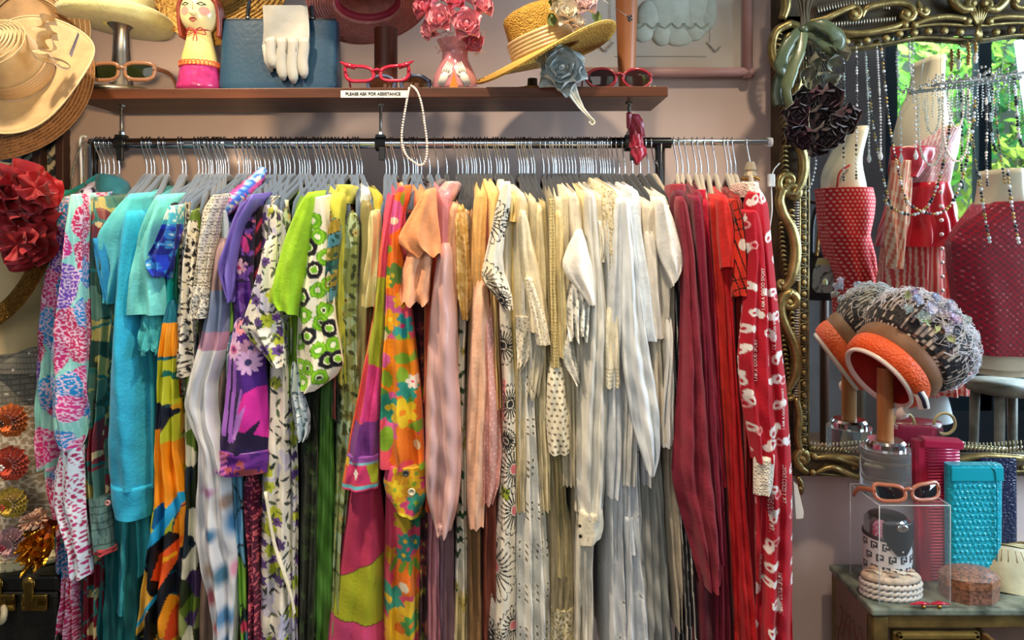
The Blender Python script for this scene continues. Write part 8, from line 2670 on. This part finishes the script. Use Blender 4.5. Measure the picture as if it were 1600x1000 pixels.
Y2 = 3.0
t = thing('mannequin', 'ivory mannequin on a flared white base in the red striped dress', 'mannequin', V(1455, 668, Y2))
rcloth('bust', [(84, 1462, 1484), (105, 1460, 1482), (140, 1450, 1482), (165, 1430, 1500), (200, 1418, 1512), (250, 1416, 1506), (300, 1424, 1496)], Y2, 0.2, t, ivory, folds=0, amp=0)
rcloth('flared_base', [(600, 1450, 1482), (640, 1432, 1500), (664, 1416, 1512)], Y2 + 0.05, 0.3, t, mat('white_base', '#d8dce0', 0.4), folds=0, amp=0)
t = thing('striped_dress', 'red and cream striped dress with scarlet peplum and bow on the middle mannequin', 'dress', V(1460, 600, Y2))
p_ss = lambda x, y: Paint(x, y, '#d24a4a').stripes(7, 0.42, '#eac6b4')
rcloth('bodice', [(196, 1478, 1512), (225, 1430, 1516), (255, 1432, 1510), (288, 1436, 1500)], Y2 - 0.03, 0.26, t, None, lambda x, y: Paint(x, y, '#c88a98').stripes(5, 0.4, '#efe2dc', 0.5), folds=2, quality=0.7)
rcloth('peplum', [(284, 1434, 1500), (320, 1422, 1512), (360, 1408, 1526), (386, 1402, 1530)], Y2 - 0.06, 0.3, t, fabric('#c41428', 'satin'), folds=4, amp=0.02)
rcloth('skirt', [(380, 1416, 1512), (450, 1402, 1528), (540, 1400, 1538), (620, 1402, 1552)], Y2 - 0.04, 0.3, t, None, p_ss, folds=5, amp=0.018, quality=0.8)
rcloth('draped_panel', [(250, 1400, 1430), (290, 1392, 1428), (350, 1390, 1426), (420, 1394, 1416)], Y2 - 0.09, 0.06, t, None, lambda x, y: Paint(x, y, '#d8745c').stripes(6, 0.5, '#efd0b4', 0.15), folds=2, amp=0.012, quality=0.8)
rcloth('bow', [(228, 1400, 1470), (250, 1396, 1462), (276, 1398, 1440)], Y2 - 0.08, 0.08, t, fabric('#b81a30', 'satin'), folds=2, amp=0.014)
bt_ = MB()
for i in range(9):
    bt_.ball(V(1470 + 0.3 * i, 300 + i * 22, Y2 - 0.095), 0.008, 8, 6)
bt_.build('jewel_buttons', mat('crystal_button', '#e8e8e8', 0.1, 0.3, coat=0.5), t)

Y3 = 2.6
t = thing('mannequin', 'ivory mannequin under the crimson fishnet top at the right of the mirror', 'mannequin', V(1570, 600, Y3))
rcloth('bust', [(262, 1576, 1608), (300, 1570, 1612), (330, 1556, 1630), (360, 1536, 1646), (460, 1538, 1642), (580, 1540, 1640)], Y3, 0.2, t, ivory, folds=0, amp=0)
rcloth('foot_block', [(556, 1552, 1620), (590, 1546, 1626)], Y3 + 0.02, 0.2, t, ivory, folds=0, amp=0)
t = thing('fishnet_top', 'crimson sequinned fishnet top on the right-hand mannequin', 'top', V(1570, 560, Y3))
def p_fish(x, y):
    p = Paint(x, y, '#7c2a3a')
    u, v = (x + y) / 10.0, (x - y) / 10.0
    m = ((u % 1) < 0.24) | ((v % 1) < 0.24)
    return p.put(m, '#c01c34').put(((u % 1) < 0.24) & ((v % 1) < 0.24) & (hash2(np.floor(u), np.floor(v), 2) > 0.6), '#e88a94')
rcloth('net_body', [(314, 1574, 1640), (332, 1554, 1650), (352, 1530, 1660), (380, 1514, 1672), (420, 1518, 1664), (480, 1526, 1656), (558, 1530, 1652)], Y3 - 0.03, 0.26, t, PRINT_SILK, p_fish, folds=2, amp=0.006, quality=1.0)

# stool, table with handbag, coat stand
t = thing('wooden_stool', 'worn grey wooden stool below the fishnet top', 'stool', V(1570, 1000, 2.75))
c_ = V(1572, 598, 2.75)
MB().lathe([(0, 0.0), (0.13, 0.0), (0.135, -0.012), (0.13, -0.03), (0, -0.032)], c_, 28).build('seat', mat('grey_wood', '#7a7468', 0.6, var=(20, 0.4)), t)
for i in range(4):
    a = PI / 4 + i * PI / 2
    MB().tube([c_ + Vector((0.10 * math.cos(a), 0.10 * math.sin(a), -0.03)), Vector((c_.x + 0.12 * math.cos(a), c_.y + 0.12 * math.sin(a), 0.0))], [0.018, 0.012], 8).build('leg', MATS['grey_wood'], t)
t = thing('side_table', 'low dark side table holding a burgundy handbag, seen in the mirror', 'table', V(1440, 1000, 2.42))
c_ = V(1445, 742, 2.42)
MB().box((c_.x, c_.y, c_.z - 0.012), (0.42, 0.24, 0.024)).build('table_top', dkw, t, smooth=False, bevel=0.004)
for sx in (-1, 1):
    for sy in (-1, 1):
        MB().box((c_.x + sx * 0.19, c_.y + sy * 0.1, (c_.z - 0.024) / 2), (0.03, 0.03, c_.z - 0.024)).build('leg', dkw, t, smooth=False)
hb2 = thing('burgundy_handbag', 'burgundy leather handbag with pale ring handles, reflected behind the pink clutch', 'handbag', c_)
rcloth('bag_body', [(666, 1404, 1486), (700, 1398, 1492), (741, 1396, 1494)], 2.36, 0.12, hb2, mat('burgundy_leather', '#6c1c2c', 0.35, coat=0.2), folds=1, amp=0.003)
for x in (1412, 1476):
    cc_ = V(x, 662, 2.38)
    MB().tube([cc_ + Vector((0.034 * math.cos(2 * PI * i / 28), 0, 0.034 * math.sin(2 * PI * i / 28))) for i in range(28)], 0.005, 7, closed=True).build('ring_handle', mat('horn_ring', '#c3a878', 0.3), hb2)
Y4 = 3.7
t = thing('coat_stand', 'dark coat stand hung with bags at the left edge of the mirror', 'coat stand', V(1290, 1000, Y4))
cs_ = V(1288, 300, Y4)
MB().tube([(cs_.x, cs_.y, cs_.z + 0.05), (cs_.x, cs_.y, 0)], 0.022, 10).build('pole', dkw, t)
for i in range(4):
    a = i * PI / 2 + 0.4
    MB().tube(smooth_path([(cs_.x, cs_.y, cs_.z - 0.06), (cs_.x + 0.08 * math.cos(a), cs_.y + 0.08 * math.sin(a), cs_.z - 0.04), (cs_.x + 0.13 * math.cos(a), cs_.y + 0.13 * math.sin(a), cs_.z + 0.03)], 4), 0.01, 7).build('peg', dkw, t)
    MB().tube([(cs_.x, cs_.y, 0.14), (cs_.x + 0.25 * math.cos(a), cs_.y + 0.25 * math.sin(a), 0.01)], 0.014, 7).build('foot', dkw, t)
t = thing('shoulder_bag', 'black leather shoulder bag with gold chain hanging in the mirror', 'handbag', V(1285, 470, Y4 - 0.1))
rcloth('bag_body', [(395, 1264, 1312), (440, 1262, 1322), (470, 1264, 1320)], Y4 - 0.12, 0.1, t, mat('black_bag_leather', '#1b1a1d', 0.4), folds=1, amp=0.006)
MB().tube(smooth_path([V(1268, 400, Y4 - 0.1), V(1270, 345, Y4 - 0.1), V(1282, 322, Y4 - 0.1), V(1300, 350, Y4 - 0.1), V(1308, 400, Y4 - 0.1)], 6), 0.012, 7).build('strap', MATS['black_bag_leather'], t)
MB().tube([V(1276, 400, Y4 - 0.14), V(1282, 330, Y4 - 0.13)], 0.008, 7).build('gold_chain', sq, t)
t = thing('printed_pouch', 'small grey printed pouch bag hanging below the black bag in the mirror', 'handbag', V(1297, 456, Y4 - 0.25))
rcloth('pouch', [(404, 1284, 1310), (425, 1276, 1318), (450, 1274, 1320), (458, 1280, 1314)], Y4 - 0.26, 0.08, t, None, lambda x, y: Paint(x, y, '#a8a8a2').put(np.abs(np.sin(x / 5.0 + 3 * vnoise(x / 9, y / 9, 3) + y / 7.0)) < 0.3, '#2c2e30').put(y < 414, '#c3b078'), folds=1, amp=0.004)

# ------------------------------------------------------------------ bead strands hanging before the mirror
crystal = mat('crystal_bead', '#dfe4e6', 0.08, 0.25, coat=0.6)
jet = mat('jet_and_silver_bead', '#3c3e40', 0.15, 0.4, coat=0.5)
pearlm = MATS['pearl']
amber = mat('gold_bead', '#b89a5c', 0.25, 0.7)
def strand(label, pts, Y, r=0.0032, gap=1.5, ms=(crystal,), drop=None, name='bead_strand'):
    pp = smooth_path([P(x, y, Y) for x, y in pts], 20)
    t = thing(name, label, 'bead strand', pp[0], 'bead strands hung on the mirror')
    mbs = [MB() for _ in ms]
    acc, last, n = 0, pp[0], 0
    for p in pp:
        acc += (p - last).length
        last = p
        if acc > r * 2 * gap * 0.66:
            acc = 0
            k_ = (n * 7 // 3) % len(ms)
            mbs[k_].ball(p, r * (0.75 + 0.5 * ((n * 37) % 10) / 10), 7, 5)
            n += 1
    MB().tube(pp[::4], 0.0004, 4, cap=False).build('thread', mat('clear_thread', '#a8a8a4', 0.5), t)
    for m, mb in zip(ms, mbs):
        if mb.v:
            props(mb.build('beads', m, t), kind='stuff')
    if drop:
        c = pp[-1]
        MB().lathe([(0.0003, 0.004), (0.003, -0.004), (0.006, -0.014), (0.004, -0.021), (0.0004, -0.024)], c, 8).build('pendant', drop, t, smooth=False)
    return t
strand('crystal bead strand beside the dried roses', [(1338, 70), (1339, 150), (1338, 220), (1338, 282)], 1.835, 0.003, ms=(crystal, jet))
strand('dark and gold bead strand slanting from the frame', [(1376, 68), (1382, 120), (1388, 180), (1396, 230), (1408, 285), (1417, 320)], 1.83, 0.0034, ms=(jet, crystal, amber))
strand('icicle crystal strand left of the navy mullion', [(1370, 70), (1374, 140), (1376, 190), (1376, 236)], 1.84, 0.0028, 1.2, drop=crystal)
strand('star-drop crystal strand over the mannequin back', [(1428, 60), (1426, 110), (1430, 175), (1431, 235)], 1.835, 0.0032, 2.6, drop=crystal)
strand('small crystal strand near the top moulding', [(1422, 62), (1421, 90), (1424, 118)], 1.84, 0.0034, 1.6)
strand('looped dark jewelled necklace strand across the striped dress', [(1412, 300), (1420, 318), (1440, 330), (1462, 334), (1482, 324), (1496, 300), (1508, 262), (1520, 200), (1524, 150)], 1.82, 0.0042, 1.5, ms=(jet, crystal, amber))
strand('crystal strand at the lower left of the glass', [(1268, 235), (1275, 250), (1270, 280), (1262, 300)], 1.84, 0.003, 2.2)
strand('white pearl loop strand beneath the branch', [(1474, 140), (1474, 200), (1480, 236), (1494, 252), (1508, 240), (1514, 200), (1514, 140)], 1.815, 0.0034, 1.3, ms=(pearlm,))
strand('short pearl loop strand inside the longer loop', [(1482, 140), (1484, 180), (1494, 200), (1504, 184), (1506, 140)], 1.818, 0.003, 1.3, ms=(pearlm,))
strand('long grey pearl strand right of the loops', [(1540, 130), (1542, 200), (1541, 250), (1543, 292)], 1.82, 0.0034, 1.3, ms=(jet, pearlm))
strand('golden bead cluster strand at the top of the glass', [(1512, 62), (1514, 80), (1513, 100)], 1.835, 0.0055, 1.1, ms=(amber,))
strand('pale gold raffia-coloured strand under the frame centre', [(1524, 62), (1525, 82), (1524, 98)], 1.835, 0.0055, 1.1, ms=(amber, pearlm))
strand('black bead strand right of the second mullion', [(1550, 130), (1556, 180), (1562, 230), (1570, 285)], 1.82, 0.0032, 1.5, ms=(jet, amber))
strand('silver coin strand at the right of the frame', [(1584, 110), (1588, 160), (1592, 210), (1600, 232)], 1.82, 0.0046, 1.3, ms=(jet, crystal))
strand('crystal strand hanging to the fishnet top', [(1574, 262), (1578, 300), (1584, 340), (1592, 380)], 1.815, 0.0042, 1.4, ms=(crystal, amber, jet))
br_ = thing('beaded_branch', 'silvered twig hung with crystals across the upper right of the mirror', 'branch', P(1530, 130, 1.82))
MB().tube(smooth_path([P(1455, 134, 1.82), P(1490, 128, 1.815), P(1530, 124, 1.818), P(1570, 118, 1.82), P(1640, 108, 1.82)], 8), 0.004, 8).build('twig', mat('silver_twig', '#8a8880', 0.5, 0.4, bump=(60, 0.5)), br_)
lm = MB()
rs = random.Random(21)
for i in range(110):
    x = rs.choice((rs.gauss(1475, 16), rs.gauss(1540, 14), rs.gauss(1600, 16)))
    p = P(x, 128 - (x - 1455) * 0.12 + rs.gauss(0, 7), 1.82 - rs.random() * 0.02)
    lm.ball(p, rs.uniform(0.002, 0.005), 6, 4, (1, 1, rs.uniform(0.5, 1.3)))
props(lm.build('crystal_clusters', mat('frosted_crystal', '#b9b9b4', 0.25, 0.3), br_), kind='stuff')
for i in range(18):
    x = 1462 + i * 8.2
    L = 20 + (i * 37 % 60)
    mb = MB()
    for j in range(int(L / 4.5)):
        mb.ball(P(x + math.sin(j + i) * 0.8, 136 - (x - 1455) * 0.11 + j * 4.5, 1.818), 0.0021, 6, 4)
    props(mb.build('crystal_drop', crystal, br_), kind='stuff')
for x in (1470, 1600):
    MB().tube([P(x, 128, 1.82), P(x, 52, 1.84)], 0.0007, 5).build('hanging_wire', steel, br_)
